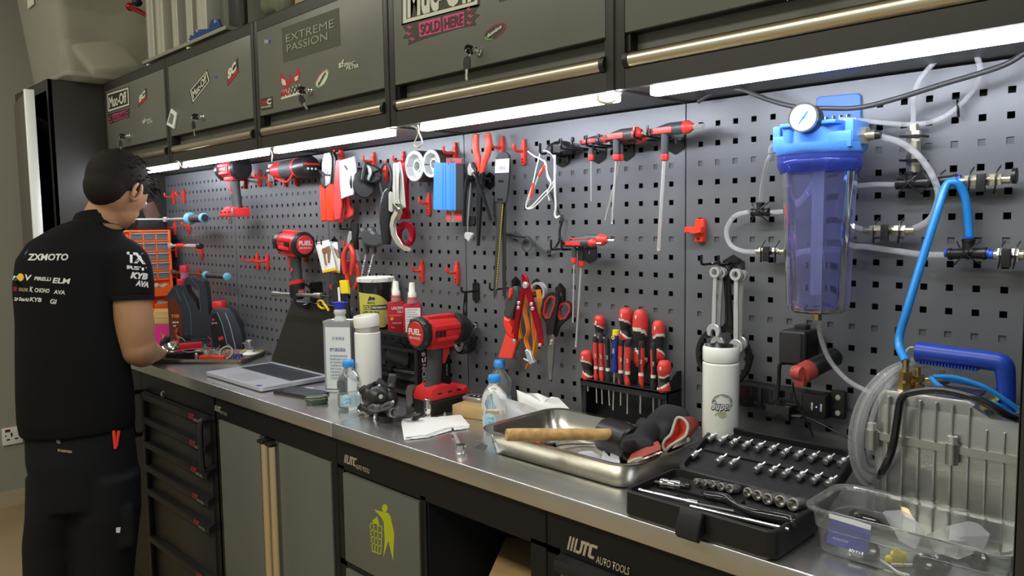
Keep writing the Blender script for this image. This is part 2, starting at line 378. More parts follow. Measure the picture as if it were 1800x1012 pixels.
# ------------------------------------------------------------------ tall lockers
def tall(x0, x1, lab, opened):
    t = thing('tall_locker', lab, 'locker', ((x0+x1)/2, -.2, 0)); y0, y1, z = -.446, .05, 2.018
    b = B()
    for x in (x0+.001, x1-.001): b.box((x, (y0+y1)/2, z/2), (.002, y1-y0, z))
    b.box(((x0+x1)/2, y1-.001, z/2), (x1-x0, .002, z)); b.box(((x0+x1)/2, (y0+y1)/2, z-.001), (x1-x0, y1-y0, .002)); b.box(((x0+x1)/2, (y0+y1)/2, .04), (x1-x0, y1-y0, .08))
    for x in (x0+.012, x1-.012): b.box((x, y0+.008, z/2), (.024, .016, z), bev=.0008)
    b.box(((x0+x1)/2, y0+.008, z-.022), (x1-x0-.048, .016, .044)); b.box(((x0+x1)/2, y0+.008, .05), (x1-x0-.048, .016, .1))
    b.build('body', M_frame, t, ang=30)
    s = B()
    for zz in (.5, .95, 1.35, 1.7): s.box(((x0+x1)/2, -.19, zz), (x1-x0-.01, .4, .018))
    s.build('shelf', M_black, t)
    w_ = x1-x0-.05; ang = -6.8 if opened else 0
    R = rotm(0, 0, ang); hx = Vector((x0+.025, y0-.002, 0))
    d = B().at(hx, R); d.box((w_/2, -.002, 1.035), (w_, .018, 1.87), bev=.001); dr = d.build('door', mat('locker door brown reflection', (.09, .075, .062), .3, var=.2, vscale=6, streak=(1, 1, .15)) if opened else M_frame, t)  # ajar door: brown reflection put into its colour
    h = B().at(hx, R); h.box((w_+.010, -.005, 1.035), (.022, .036, 1.87), bev=.003); h.build('handle_profile', mat('satin aluminium edge', (.86, .88, .84), .35, metal=.3), dr)
tall(-3.262, -2.7435, 'charcoal tall locker with door ajar in the left corner', True)
tall(.6445, 1.16, 'black tall cabinet at the right end of the bench', False)
# things inside the ajar locker
q0 = at(90, 315, Y=-.30)
t = thing('label_box', 'dark box with red and white label seen inside the ajar locker', 'box', (q0.x, -.25, 1.359))
B().box((q0.x, -.24, 1.4195), (.10, .12, .1222), bev=.002).build('box_body', mat('dark carton', (.012, .012, .013), .7), t)
B().box((q0.x+.02, -.3006, 1.445), (.035, .001, .06)).build('red_label', mat('dull red print', (.16, .02, .02), .6), t)
B().box((q0.x+.02, -.3006, 1.40), (.035, .001, .028)).build('white_label', mat('grey print', (.22, .22, .21), .6), t)
text('BISX', (q0.x+.005, -.3012, 1.405), XA, ZA, .010, M_black, t, w=.03)
# ------------------------------------------------------------------ base cabinets
BY = -.376
M_logo = mat('champagne badge', (.62, .57, .45), .3, metal=.6)
M_redl = mat('dark red badge', (.30, .035, .04), .4)
def logo(o, h, parent, red=False):
    m1 = M_redl if red else M_logo; b = B()
    for i in range(3): b.prism([(0, 0), (h*.16, 0), (h*.42, h), (h*.26, h)], Vector(o)+XA*(i*h*.28), XA, ZA, -.0009)
    x = h*.86
    b.prism([(x-.1*h, 0), (x+.25*h, 0), (x+.40*h, .15*h), (x+.60*h, .8*h), (x+.40*h, .8*h), (x+.24*h, .25*h), (x+.18*h, .2*h), (x-.05*h, .2*h)], o, XA, ZA, -.0009)
    b.prism([(x+.36*h, .8*h), (x+.42*h, h), (x+1.15*h, h), (x+1.08*h, .8*h)], o, XA, ZA, -.0009)
    b.prism([(x+.5*h, 0), (x+.7*h, 0), (x+.92*h, .8*h), (x+.72*h, .8*h)], o, XA, ZA, -.0009)
    b.prism([(x+.95*h, .1*h), (x+1.1*h, 0), (x+1.45*h, 0), (x+1.5*h, .2*h), (x+1.2*h, .2*h), (x+1.35*h, .8*h), (x+1.75*h, .8*h), (x+1.8*h, h), (x+1.25*h, h), (x+1.1*h, .85*h)], o, XA, ZA, -.0009)
    b.build('badge_emblem', m1, parent)
    text('AUTO TOOLS', Vector(o)+XA*(h*2.55)-YA*.0012+ZA*(-.12*h), XA, ZA, h*.52, mat('pale badge text', (.42, .41, .38), .4, metal=.3) if red else M_logo, parent, name='badge_text', shear=.25, w=h*2.7, bold=.01)
def carcass(b, x0, x1, z0=.09, z1=.892, open_front=True):
    for x in (x0+.001, x1-.001): b.box((x, BY/2, (z0+z1)/2), (.002, -BY, z1-z0))
    b.box(((x0+x1)/2, -.001, (z0+z1)/2), (x1-x0, .002, z1-z0)); b.box(((x0+x1)/2, BY/2, z0+.001), (x1-x0, -BY, .002)); b.box(((x0+x1)/2, BY/2, z1-.001), (x1-x0, -BY, .002))
    b.box(((x0+x1)/2, BY/2+.02, z0/2), (x1-x0, -BY-.04, z0))
M_bframe = mat('black cabinet frame', (.009, .0095, .010), .4, spec=.3)
M_bdoor = mat('base door grey', (.115, .122, .105), .38, spec=.5, var=.05, vscale=2)
# drawer unit
x0, x1 = -2.075, -1.462
t = thing('drawer_cabinet', 'black workshop drawer cabinet with red badges, beside the person', 'cabinet', ((x0+x1)/2, -.2, 0))
b = B(); carcass(b, x0, x1); b.box(((x0+x1)/2, BY+.006, .858), (x1-x0, .012, .066)); b.box((x0+.02, BY+.006, .45), (.04, .012, .75)); b.box((x1-.016, BY+.006, .45), (.032, .012, .75)); b.box(((x0+x1)/2, BY+.006, .10), (x1-x0, .012, .03))
b.build('body', M_bframe, t)
q = at(288, 692, Y=BY); B().lathe([(.011, 0), (.011, .003), (.008, .004), (.008, .008), (.0001, .008)], (q.x, BY, q.z), (0, -1, 0), 20).build('lock', M_chrome, t)
zs = [.822, .735, .648, .561, .474, .297, .12]
M_dr = mat('drawer front dark grey', (.024, .025, .025), .42, spec=.4)
for i in range(6):
    za, zb = zs[i], zs[i+1]; xa, xb = x0+.042, x1-.034
    d = B().box(((xa+xb)/2, BY+.003, (za+zb)/2), (xb-xa, .014, za-zb-.004), bev=.001); dr = d.build('drawer', M_dr, t)
    hh = B(); sec = [(0, .002), (.016, -.004), (.019, -.012), (.019, -.022), (.016, -.026), (.008, -.020), (0, -.018)]
    hh.rings([[Vector((x, BY-.003-q_, za+r_)) for q_, r_ in sec] for x in (xa-.002, xb+.002)]); lip = hh.build('pull_rail', M_black, dr)
    B().box((xa+.012, BY-.012, (za+zb)/2-.008), (.022, .02, za-zb-.022), bev=.004).build('side_block', M_black, dr)
    logo((xb-.115, BY-.0225, za-.0215), .017, dr, red=True)
for sg, x in ((-1, x0+.012), (1, x1-.012)):
    q = at(345, 775, Y=BY-.03); zc = q.z
    B().tube([(x, BY, zc+.075), (x, BY-.03, zc+.078), (x, BY-.042, zc+.06), (x, BY-.042, zc-.06), (x, BY-.03, zc-.078), (x, BY, zc-.075)], .009, 8, sm=4).build('push_handle', M_black, t)
# two-door cabinet
x0, x1 = -1.4525, -.7765
t = thing('door_cabinet', 'base cabinet with two grey doors and upright brushed steel pulls', 'cabinet', ((x0+x1)/2, -.2, 0))
b = B(); carcass(b, x0, x1); b.box(((x0+x1)/2, BY+.006, .858), (x1-x0, .012, .066)); b.box((x0+.011, BY+.006, .45), (.022, .012, .75)); b.box((x1-.0115, BY+.006, .45), (.023, .012, .75)); b.box(((x0+x1)/2, BY+.006, .1), (x1-x0, .012, .03))
b.build('body', M_bframe, t)
logo((F(378, 727, .376).x, BY-.0008, .845), .017, t)
xm = (x0+x1)/2
for sg in (-1, 1):
    xa, xb = (x0+.024, xm-.055) if sg < 0 else (xm+.055, x1-.025)
    d = B().box(((xa+xb)/2, BY+.004, .47), (xb-xa, .016, .705), bev=.001); dr = d.build('door', M_bdoor, t)
    xh = xm+sg*.022
    B().box((xm+sg*.043, BY+.008, .47), (.024, .02, .705)).build('pull_recess', mat('deep grey edge', (.04, .045, .042), .4), dr)
    hh = B(); hh.rings([[Vector((xh+.0155*math.cos(a), BY-.004-.014*math.sin(a), z)) for a in np.linspace(-.5, PI+.5, 12)] for z in (.125, .808)]); hn = hh.build('pull_bar', M_alu, dr)
    B().box((xh, BY-.004, .813), (.033, .034, .010), bev=.003).build('end_cap', M_black, hn)
# waste bin cabinet
x0, x1 = -.7755, -.085
t = thing('waste_cabinet', 'base cabinet with green litter symbol on its flap and an open compartment', 'cabinet', ((x0+x1)/2, -.2, 0))
b = B(); carcass(b, x0, x1); zo = F(752, 882, .376).z; xo = F(748, 882, .376).x; xr = F(933, 960, .376).x
b.box(((x0+x1)/2, BY+.006, (zo+.892)/2), (x1-x0, .012, .892-zo)); b.box((x0+.014, BY+.006, .45), (.028, .012, .75)); b.box(((xr+x1)/2, BY+.006, .45), (x1-xr, .012, .75)); b.box((xo-.009, BY+.006, .45), (.018, .012, .75)); b.box(((x0+x1)/2, BY+.006, .1), (x1-x0, .012, .03))
b.box((xo-.009, BY/2, .45), (.003, -BY, .75)); za = F(604, 828, .376).z; zb = F(606, 982, .376).z
b.box(((x0+xo)/2, BY+.006, zb-.008), (xo-x0, .012, .014)); b.build('body', M_bframe, t)
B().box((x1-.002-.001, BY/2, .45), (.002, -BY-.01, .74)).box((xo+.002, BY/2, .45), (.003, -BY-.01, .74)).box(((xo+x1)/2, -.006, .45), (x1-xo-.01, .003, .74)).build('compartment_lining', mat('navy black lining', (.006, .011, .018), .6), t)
xa, xb = x0+.03, xo-.018
dr = B().box(((xa+xb)/2, BY+.003, (za+zb)/2), (xb-xa, .016, za-zb-.003), bev=.001).build('flap', M_bdoor, t)
B().box(((xa+xb)/2, BY+.003, (zb-.018+.12)/2), (xb-xa, .016, zb-.018-.12), bev=.001).build('flap', M_bdoor, t)
logo((F(605, 810, .376).x, BY-.0008, F(604, 812, .376).z), .021, t)
M_lime = mat('lime litter symbol', (.42, .46, .01), .5); b = B()
def fpoly(b, pts, y=BY-.0052, t_=-.0006):
    b.prism([((q := at(px, py, Y=y)).x, q.z) for px, py in pts], (0, y, 0), XA, ZA, t_)
k2 = lambda L: [(560+x/2.8125, 740+y/2.8125) for x, y in L]
fpoly(b, k2([(327+14*math.cos(a), 430+20*math.sin(a)) for a in np.linspace(0, 2*PI, 14)[:-1]]))
fpoly(b, k2([(275, 437), (345, 455), (355, 470), (374, 555), (368, 690), (345, 590), (320, 672), (327, 590), (322, 500), (312, 478)]))
fpoly(b, k2([(265, 490), (290, 472), (300, 510), (275, 517)]))
for a, c in (((252, 500), (264, 640)), ((271, 512), (277, 645)), ((291, 517), (291, 650)), ((312, 520), (305, 655))):
    fpoly(b, k2([a, (a[0]+4, a[1]+1), (c[0]+4, c[1]+1), c]))
for y in (500, 533, 566, 600, 640): f_ = (y-500)/140; fpoly(b, k2([(252+12*f_, y), (313-7*f_, y+19-5*f_), (313-7*f_, y+24-5*f_), (252+12*f_, y+5)]))
b.build('litter_symbol', M_lime, dr)
# right drawer cabinet
x0, x1 = -.0835, .636
t = thing('drawer_cabinet', 'black drawer cabinet with large pale badge at lower right corner', 'cabinet', ((x0+x1)/2, -.2, 0))
b = B(); carcass(b, x0, x1); b.box(((x0+x1)/2, BY+.006, .852), (x1-x0, .012, .08)); b.box((x0+.016, BY+.006, .45), (.032, .012, .75)); b.box((x1-.016, BY+.006, .45), (.032, .012, .75)); b.build('body', M_bframe, t)
q = F(997, 965, .376); logo((q.x, BY-.0008, q.z), .026, t)
zz = [F(1000, 978, .376).z, .70, .58, .46, .3, .12]
for i in range(5):
    d = B().box(((x0+x1)/2, BY+.003, (zz[i]+zz[i+1])/2), (x1-x0-.07, .014, zz[i]-zz[i+1]-.004), bev=.001); dr = d.build('drawer', M_bdoor, t)
    hh = B(); hh.rings([[Vector((x, BY-.003-q_, zz[i]+r_)) for q_, r_ in sec] for x in (x0+.034, x1-.034)]); hh.build('pull_rail', M_black, dr)
# plain end cabinet behind the person
b = B(); carcass(b, -2.742, -2.077); b.box((-2.4095, BY+.006, .49), (.665, .012, .80)); tag(b.build('base_cabinet', M_bframe), 'plain black base cabinet hidden behind the person', 'cabinet')
# worktops
XS = -.7755
for a, c, lab in ((-2.742, XS-.0006, 'left brushed stainless worktop under the laptop'), (XS+.0006, .641, 'right brushed stainless worktop under the metal tray')):
    b = B().box(((a+c)/2, -.1955, TZ-.0185), (c-a, .389, .037), bev=.0025, seg=3)
    tag(b.build('worktop', M_brushed), lab, 'worktop', 'stainless worktops')
# cardboard in the open compartment
q = F(905, 975, .3)
hb_ = at(905, 1000, X=q.x-.03).z-.093
b = B().at((q.x-.035, -.2, .093), rotm(0, 0, 35)).box((0, 0, hb_/2), (.17, .2, hb_), bev=.002)
tag(b.build('cardboard_box', mat('cardboard', (.40, .25, .11), .8, var=.1, vscale=20)), 'brown cardboard box inside the open compartment', 'box')
# wall socket
q = at(21, 765, X=-3.7)
t = thing('wall_socket', 'white switched wall socket on the left wall', 'socket', (-3.7, q.y, q.z))
B().box((-3.694, q.y, q.z), (.011, .088, .088), bev=.003).build('face_plate', M_white, t)
B().box((-3.6875, q.y-.02, q.z+.030), (.003, .022, .012)).build('rocker_switch', mat('dark red switch', (.12, .02, .02), .4), t)
b = B()
for y, z, w_, h_ in ((-.004, .008, .007, .018), (-.02, -.016, .014, .006), (.016, -.016, .014, .006), (-.03, .005, .006, .006)): b.box((-3.688, q.y+y, q.z+z), (.003, w_, h_))
b.build('pin_slots', M_black, t)
# ================================================================== THINGS ON THE PEGBOARD
def fr(b, pts, d, t, bev=.0008, holes=None):
    """outline read from the photo on the plane d in front of the board, thickness t running back to the wall"""
    return b.prism([((q := W(x, y, d)).x, q.z) for x, y in pts], (0, -(d-t), 0), XA, ZA, t, bev=bev, holes=[[((q := W(x, y, d)).x, q.z) for x, y in h] for h in holes] if holes else None)
def kc(ox, oy, s): return lambda L: [(ox+x/s, oy+y/s) for x, y in L]
def circ(cx, cy, rx, ry=None, n=20, a0=0, a1=2*PI): return [(cx+rx*math.cos(a), cy+(ry or rx)*math.sin(a)) for a in np.linspace(a0, a1, n+1)[:(-1 if a1-a0 > 6.2 else None)]]
M_hook = mat('red hook plastic', (.75, .045, .03), .38)
M_lbl = mat('white label', (.78, .78, .76), .6)
M_grip = mat('pliers red grip', (.66, .045, .03), .32, coat=.2)
def red_hook(bx, by, tip, lab, prongs=1, wide=.0):
    o = W(bx, by); t = thing('pegboard_hook', lab, 'hook', o, group=HG)
    B().box((o.x, -.0052, o.z), (.012, .0100, .050), bev=.002).box((o.x, -.004, o.z+.030), (.008, .006, .014), bev=.001).build('hook_base', M_hook, t)
    b = B()
    for k in (-.012, -.019): b.box((o.x, -.0106, o.z+k), (.0055, .001, .0045))
    b.build('base_slots', mat('hook slot shade', (.12, .01, .01), .6), t)
    L = max(.03, min(.13, -at(tip[0], tip[1], X=o.x).y)); z = o.z+.008
    for k in range(prongs):
        dx = (k-(prongs-1)/2)*wide
        B().tube([(o.x+dx, -.008, z), (o.x+dx, -.03, z-.001), (o.x+dx, -L+.010, z-.001), (o.x+dx, -L+.001, z+.004), (o.x+dx, -L, z+.016)], [.0042, .0036, .0034, .0036, .0036], 8, sm=4).build('hook_arm', M_hook, t)
    return t
HG = 'red plastic pegboard hooks'
for bx, by, tp, lab in [
    (306.7, 349, (289, 342), 'empty red hook highest at the left edge of the pegboard'), (325, 347, (309, 341), 'empty red hook next right of the leftmost one'),
    (309, 403, (291, 397), 'red hook at left carrying the blue-collared torque wrench shaft'), (334, 400, (320, 396), 'red hook under the grip of the blue-collared torque wrench'),
    (311, 442, (300, 436), 'red hook under the shaft of the middle torque wrench'), (356, 443, (341, 437), 'red hook under the end cap of the middle torque wrench'),
    (313, 489, (303, 484), 'red hook under the lowest torque wrench'), (352, 487, (340, 483), 'red hook by the blue collar of the lowest torque wrench'),
    (432, 320, (388, 316), 'long red hook holding the upright bare drill, at left of its pair'), (457.7, 316, (428, 309), 'long red hook right beside the upright bare drill'),
    (475.5, 316.7, (447, 305), 'long red hook at nose of red right-angle tool'), (504, 316, (472, 308), 'red hook under middle of the red right-angle tool'), (523.4, 314.5, (500, 308), 'red hook under battery end of red right-angle tool'),
    (454.4, 461, (426.3, 451), 'empty red hook, left of a pair between drill and laptop'), (472, 462.3, (444.6, 452.6), 'empty red hook, right of a pair between drill and laptop'),
    (538.8, 447.7, (510.6, 435.5), 'red hook under the head of the upright impact driver'), (517, 447, (488.6, 435), 'red hook left of the upright impact driver handle'),
    (602, 277, (590, 296), 'red hook carrying the red tyre levers and clear bag'), (659, 289, (639, 290), 'red hook carrying the black round clamps'),
    (681, 305, (654.6, 286), 'red hook through the loop of the black digital gauge'), (711, 289, (691, 287), 'red hook carrying the silver hook wrench and red ring wrench'),
    (741, 292, (722, 285), 'red hook through the larger white socket'), (770, 288, (751, 281), 'red hook through the smaller white socket'),
    (802.5, 275, (779.8, 274.5), 'red hook behind the blue squeegee'), (756.4, 362, (736.6, 354), 'empty red hook left of the blue squeegee'),
    (743.8, 480, (724.5, 471.5), 'empty red hook above the threadlocker bottles'), (805.5, 483, (785.3, 476), 'empty red hook right above the round roll, near panel seam'),
    (885, 265.5, (864, 268), 'red hook carrying the long packaged saw blades'), (923.2, 271.7, (903, 263.4), 'red hook right of the packaged saw blades'),
    (621, 436, (604.6, 422.7), 'red hook carrying the red-handled cutters'), (596, 512, (583, 506), 'red hook beside the yellow-topped cutter')]:
    red_hook(bx, by, tp, lab)
# ---- black steel pegboard holders: hex plate with forward prongs
HB = 'black steel pegboard holders'
def holder(bx, by, tips, lab, h=.045, w=.034, up=.014):
    o = W(bx, by); t = thing('tool_holder', lab, 'hook', o, group=HB)
    B().prism([(-w/2, -h*.28), (0, -h/2), (w/2, -h*.28), (w/2, h*.28), (0, h/2), (-w/2, h*.28)], (o.x, 0, o.z), XA, ZA, .003, bev=.0006, holes=[[(-.004, -.004), (.004, -.004), (.004, .006), (-.004, .006)]]).build('mount_plate', M_blackg, t)
    for dx, dz, L in tips:
        B().tube([(o.x+dx*.6, -.003, o.z+dz-.002), (o.x+dx, -.015, o.z+dz-.004), (o.x+dx, -L+.008, o.z+dz-.004), (o.x+dx, -L, o.z+dz), (o.x+dx, -L, o.z+dz+up)], .0028, 8, sm=4).build('prong', M_blackg, t)
    return t
# ---- torque wrenches (run along the wall)
M_tblue = mat('torque wrench blue', (.16, .45, .62), .4)
def torque(y, pL, pR, pcol, d, rg, lab, kind):
    a, c = W(pL, y, d), W(pR, y, d); k = W(pcol, y, d); z = k.z; t = thing('torque_wrench', lab, 'wrench', (k.x, -d, z), group='torque wrenches on the left panel')
    P = lambda x: Vector((x, -d, z))
    B().cyl(P(a.x), P(k.x), .0055, n=12).box(P(a.x)+Vector((.0, 0, 0)), (.03, .012, .022), bev=.004).build('shaft', M_steel if kind != 2 else mat('bronze brown tube', (.16, .09, .07), .35, metal=.6), t)
    if kind == 1:
        B().lathe([(.006, 0), (.02, .003), (.025, .010), (.025, .024), (.018, .03), (.006, .031)], P(k.x), (1, 0, 0), 20).build('collar', M_tblue, t)
        B().lathe([(rg*.8, .02), (rg*.95, .04), (rg, .06), (rg, c.x-k.x-.014), (rg*.9, c.x-k.x-.006)], P(k.x), (1, 0, 0), 18).build('grip', M_rub, t)
        B().lathe([(rg, 0), (rg*1.22, .002), (rg*1.22, .013), (rg*.95, .017)], P(c.x-.016), (1, 0, 0), 20).lathe([(rg*.9, .017), (rg*.2, .0175)], P(c.x-.016), (1, 0, 0), 20).build('end_cap', M_tblue, t)
        B().lathe([(rg*.9, 0), (rg*.85, .002), (.0001, .0022)], P(c.x+.001), (1, 0, 0), 16).build('end_face', M_rub, t)
    elif kind == 0:
        B().cyl(P(k.x), P(c.x-.02), rg*.8, n=14).build('barrel', M_steel, t)
        B().lathe([(rg*.8, 0), (rg*1.1, .003), (rg*1.15, .02), (rg*.9, .025), (.0001, .0255)], P(c.x-.024), (1, 0, 0), 18).build('end_cap', M_black, t)
        B().cyl(P(k.x-.10), P(k.x-.03), rg*.85, n=14).build('red_collar', M_red, t)
    else:
        B().cyl(P(k.x), P(c.x-.02), rg*.8, n=14).build('grip', M_rub, t)
        for x in (k.x, c.x-.02): B().lathe([(rg*.8, 0), (rg*1.3, .003), (rg*1.3, .012), (rg*.8, .016)], P(x), (1, 0, 0), 18).build('collar', M_tblue, t)
torque(384, 290, 360, 331, .075, .0165, 'torque wrench with black grip and pale blue collar, highest of the three', 1)
torque(432, 299, 353, 330, .07, .011, 'steel torque wrench with black end cap, middle of the three', 0)
torque(483, 305, 402, 361, .06, .012, 'brown-shafted torque wrench with pale blue rings, lowest, behind the oil jug', 2)
# ---- cordless tools
M_tred = mat('tool red', (.62, .025, .028), .36)
M_tgrip = mat('tool grip rubber', (.045, .045, .047), .55, bump=.12, bscale=350)
M_tblk = mat('tool black plastic', (.014, .014, .015), .35)
M_wtxt = mat('white print', (.8, .8, .8), .5)
def pistol(lab, loc, R, s, battery='block', name='cordless_impact_wrench', cap_red=True, cap='FUEL', foot=True, nose='anvil', hl=.125):
    """local: nose along -x, rear cap at +x, handle down; s = scale"""
    t = thing(name, lab, 'power tool', loc, R); b = B(); S = lambda *v: tuple(q*s for q in v)
    L = lambda b_, n, m_, p=t, a=40: lpart(b_, n, m_, p, a)
    # motor housing
    prof = [(.026, -.062), (.034, -.05), (.036, -.02), (.037, .03), (.039, .052)]
    b.lathe([(r*s, x*s) for r, x in prof], (0, 0, 0), (1, 0, 0), 22)
    for sg in (-1, 1):
        b.box(S(-.002, sg*.034, .012), S(.085, .01, .012), bev=.003*s); b.box(S(.0, sg*.033, -.016), S(.07, .012, .010), bev=.003*s)
    b.box(S(0, 0, .036), S(.09, .03, .010), bev=.003*s); b.box(S(.0, 0, -.034), S(.075, .040, .018), bev=.004*s)
    body = L(b, 'motor_housing', M_tred)
    b = B()
    for sg in (-1, 1):
        for k in range(3): b.box(S(.012+k*.012, sg*.0395, -.002), S(.007, .002, .014))
    L(b, 'vent_slots', M_tblk, body)
    b = B().lathe([(r*s, x*s) for r, x in ((.039, .050), (.042, .056), (.042, .066), (.036, .072), (.033, .073), (.0001, .0735))], (0, 0, 0), (1, 0, 0), 26)
    for a in (.6, 2.2, 3.9, 5.5): b.cyl(S(.05, .036*math.cos(a), .036*math.sin(a)), S(.070, .036*math.cos(a), .036*math.sin(a)), .006*s, n=8)
    cp = L(b, 'rear_cap', M_tblk, body)
    if cap_red:
        L(B().lathe([(.031*s, .0732*s), (.03*s, .0748*s), (.0001, .075*s)], (0, 0, 0), (1, 0, 0), 24), 'cap_badge', mat('cap badge red', (.62, .03, .03), .35), cp)
        text(cap, Vector(S(.0757, -.024, -.001)), YA, ZA, .014*s, M_wtxt, body, w=.048*s, bold=.03, world=False, lift=0)
        text('BRUSHLESS', Vector(S(.0757, -.021, -.013)), YA, ZA, .006*s, M_wtxt, body, w=.042*s, world=False, lift=0)
    # nose
    if nose == 'anvil':
        L(B().lathe([(r*s, x*s) for r, x in ((.0001, .120), (.007, .120), (.007, .108), (.015, .106), (.022, .098), (.034, .082), (.041, .064), (.040, .050), (.03, .045))], (0, 0, 0), (-1, 0, 0), 24), 'nose_cone', M_tblk, body)
        L(B().box(S(-.122, 0, 0), S(.010, .012, .012), bev=.001), 'square_drive', M_steel, body)
    else:
        L(B().lathe([(r*s, x*s) for r, x in ((.0001, .108), (.010, .108), (.020, .104), (.030, .09), (.036, .07), (.036, .052), (.028, .045))], (0, 0, 0), (-1, 0, 0), 24), 'nose_cone', M_tblk, body)
    # handle
    ht = -.028; hb = -.028-hl
    secs = []
    for z, cx, rx, ry in ((ht, .010, .028, .018), (-.05, .012, .021, .017), (-.075, .014, .020, .0175), (-.105, .018, .0215, .018), (hb+.012, .021, .021, .0175), (hb-.002, .022, .026, .02)):
        secs.append([Vector(S(cx+rx*math.cos(a), ry*math.sin(a), z)) for a in np.linspace(0, 2*PI, 21)[:-1]])
    hd = L(B().rings(secs), 'handle', M_tgrip)
    L(B().lathe([(.007*s, 0), (.006*s, .0015*s), (.0001, .0015*s)], S(.017, -.0175, -.088), (0, -1, 0), 14), 'logo_stud', M_red, hd)
    tr = B(); tr.prism([(x*s, z*s) for x, z in ((-.012, -.04), (-.03, -.04), (-.032, -.052), (-.022, -.066), (-.016, -.085), (-.008, -.084))], S(0, .007, 0), XA, ZA, .014*s, bev=.002*s); L(tr, 'trigger', M_red, hd)
    L(B().box(S(-.028, 0, -.036), S(.03, .024, .012), bev=.003*s), 'direction_switch', M_tred, hd)
    zf = hb
    if foot:
        f = B(); f.prism([(x*s, z*s) for x, z in ((.052, zf-.001), (.06, zf-.022), (.06, zf-.03), (-.06, zf-.03), (-.058, zf-.018), (-.02, zf-.001), (.0, zf+.006), (.03, zf+.006))], S(0, .034, 0), XA, ZA, .068*s, bev=.004*s, seg=2)
        ft = L(f, 'foot', M_tred)
        g = B()
        for sg in (-1, 1):
            for x in (-.035, -.005, .028): g.box(S(x, sg*.0343, zf-.014), S(.014, .001, .004))
        L(g, 'foot_slots', M_tblk, ft)
        w_ = B().tube([S(.052, -.036, zf-.006), S(.064, -.040, zf-.004), S(.066, -.042, zf-.022), S(.062, -.042, zf-.045), S(.054, -.042, zf-.048), S(.052, -.042, zf-.036)], .0018*s, 1, sm=3, sec=((-1.2, -4.5), (1.2, -4.5), (1.2, 4.5), (-1.2, 4.5)))
        L(w_, 'belt_hook', mat('grey brown steel', (.2, .18, .15), .4, metal=.8), ft)
    if battery == 'block':
        k = L(B().box(S(0, 0, zf-.048), S(.118, .074, .036), bev=.006*s, seg=3).box(S(-.006, 0, zf-.030), S(.112, .06, .012), bev=.002*s), 'battery', M_tblk)
        f = B(); f.prism([(x*s, z*s) for x, z in ((-.058, zf-.03), (-.048, zf-.014), (-.066, zf-.008), (-.078, zf-.022), (-.078, zf-.03))], S(0, .03, 0), XA, ZA, .06*s, bev=.003*s); L(f, 'battery_release', M_tred, k)
        f = B(); f.prism([(x*s, z*s) for x, z in ((.0, zf-.066), (.002, zf-.058), (-.018, zf-.058), (-.03, zf-.066))][::-1], S(0, -.0372, 0), XA, ZA, .0008*s); L(f, 'red_flash', M_red, k)
        text('3.0', S(.022, -.0378, zf-.056), -XA, ZA, .012*s, M_wtxt, k, world=False, bold=.03)
    elif battery == 'stem':
        secs = [[Vector(S(cx+rx*math.cos(a), ry*math.sin(a), z)) for a in np.linspace(0, 2*PI, 21)[:-1]] for z, cx, rx, ry in ((zf+.004, .022, .0265, .0225), (zf-.004, .022, .028, .024), (zf-.05, .023, .026, .023), (zf-.056, .023, .02, .018))]
        k = L(B().rings(secs), 'battery', M_tblk)
        secs = [[Vector(S(.022+.0285*math.cos(a), .0242*math.sin(a), z+.008*math.cos(a))) for a in np.linspace(0, 2*PI, 21)[:-1]] for z in (zf-.008, zf+.004)]
        L(B().rings(secs, cap=False), 'red_ring', M_tred, k)
        f = B().prism([(x*s, z*s) for x, z in ((-.012, -.046), (.012, -.046), (.012, -.02), (-.012, -.02))], Vector(S(.0495, 0, zf)), YA, ZA, .0006*s); L(f, 'battery_label', mat('dull red label', (.3, .02, .03), .4), k)
        text('RED', Vector(S(.0505, -.010, zf-.031)), YA, ZA, .006*s, M_wtxt, k, world=False, w=.018*s); text('12V 4.0', Vector(S(.0505, -.010, zf-.041)), YA, ZA, .005*s, M_wtxt, k, world=False, w=.020*s)
    return t
q = W(409, 297, .085)
t = pistol('bare red cordless drill driver without battery hanging upright at left', (q.x, -.085, q.z), rotm(0, 0, 0), 1.0, battery=None, name='cordless_drill', cap_red=False, nose='anvil', hl=.115)
q = W(516, 427, .075)
pistol('upright red and black impact driver with stem battery above the laptop', (q.x, -.075, q.z), rotm(0, 4, 0), 1.0, battery='stem', name='impact_driver', foot=False, nose='short', hl=.10)
# red right-angle tool lying along the hooks
t = thing('right_angle_tool', 'red and black right-angle cordless tool lying on hooks under the lights', 'power tool', W(512, 298, .06)); o = W(512, 298, .06)
a, c = W(484, 300, .06), W(548, 291, .06); d_ = (Vector((c.x, -.06, c.z))-Vector((a.x, -.06, a.z))); d_.z = d_.z*.3; A0 = Vector((a.x, -.06, a.z-.0)); Ln = d_.length; dn = d_.normalized()
b = B().lathe([(.012, -.02), (.022, 0), (.027, .02), (.03, Ln*.35), (.031, Ln*.6), (.033, Ln*.7), (.026, Ln*.72)], A0, dn, 22); bd = b.build('motor_housing', M_tred, t)
b = B().lathe([(.0305, Ln*.3), (.0318, Ln*.45), (.0322, Ln*.62), (.0305, Ln*.66)], A0-Vector((0, .001, .001)), dn, 22, cap=False); b.build('grip_patch', M_tgrip, bd)
b = B().lathe([(.032, Ln*.7), (.034, Ln*.74), (.034, Ln*.97), (.03, Ln*.995), (.0001, Ln)], A0, dn, 22); bt = b.build('battery', M_tblk, t)
E_ = A0+dn*(Ln+.0008); B().prism([(-.028, .004), (.028, .004), (.028, .010), (-.028, .010)], E_, YA, ZA, .0006).build('battery_stripe', M_red, bt)
for k in (-.014, 0, .014): B().lathe([(.004, 0), (.003, .0006), (.0001, .0006)], E_+Vector((0, k, -.008)), (1, 0, 0), 10).build('gauge_dot', M_wtxt, bt)
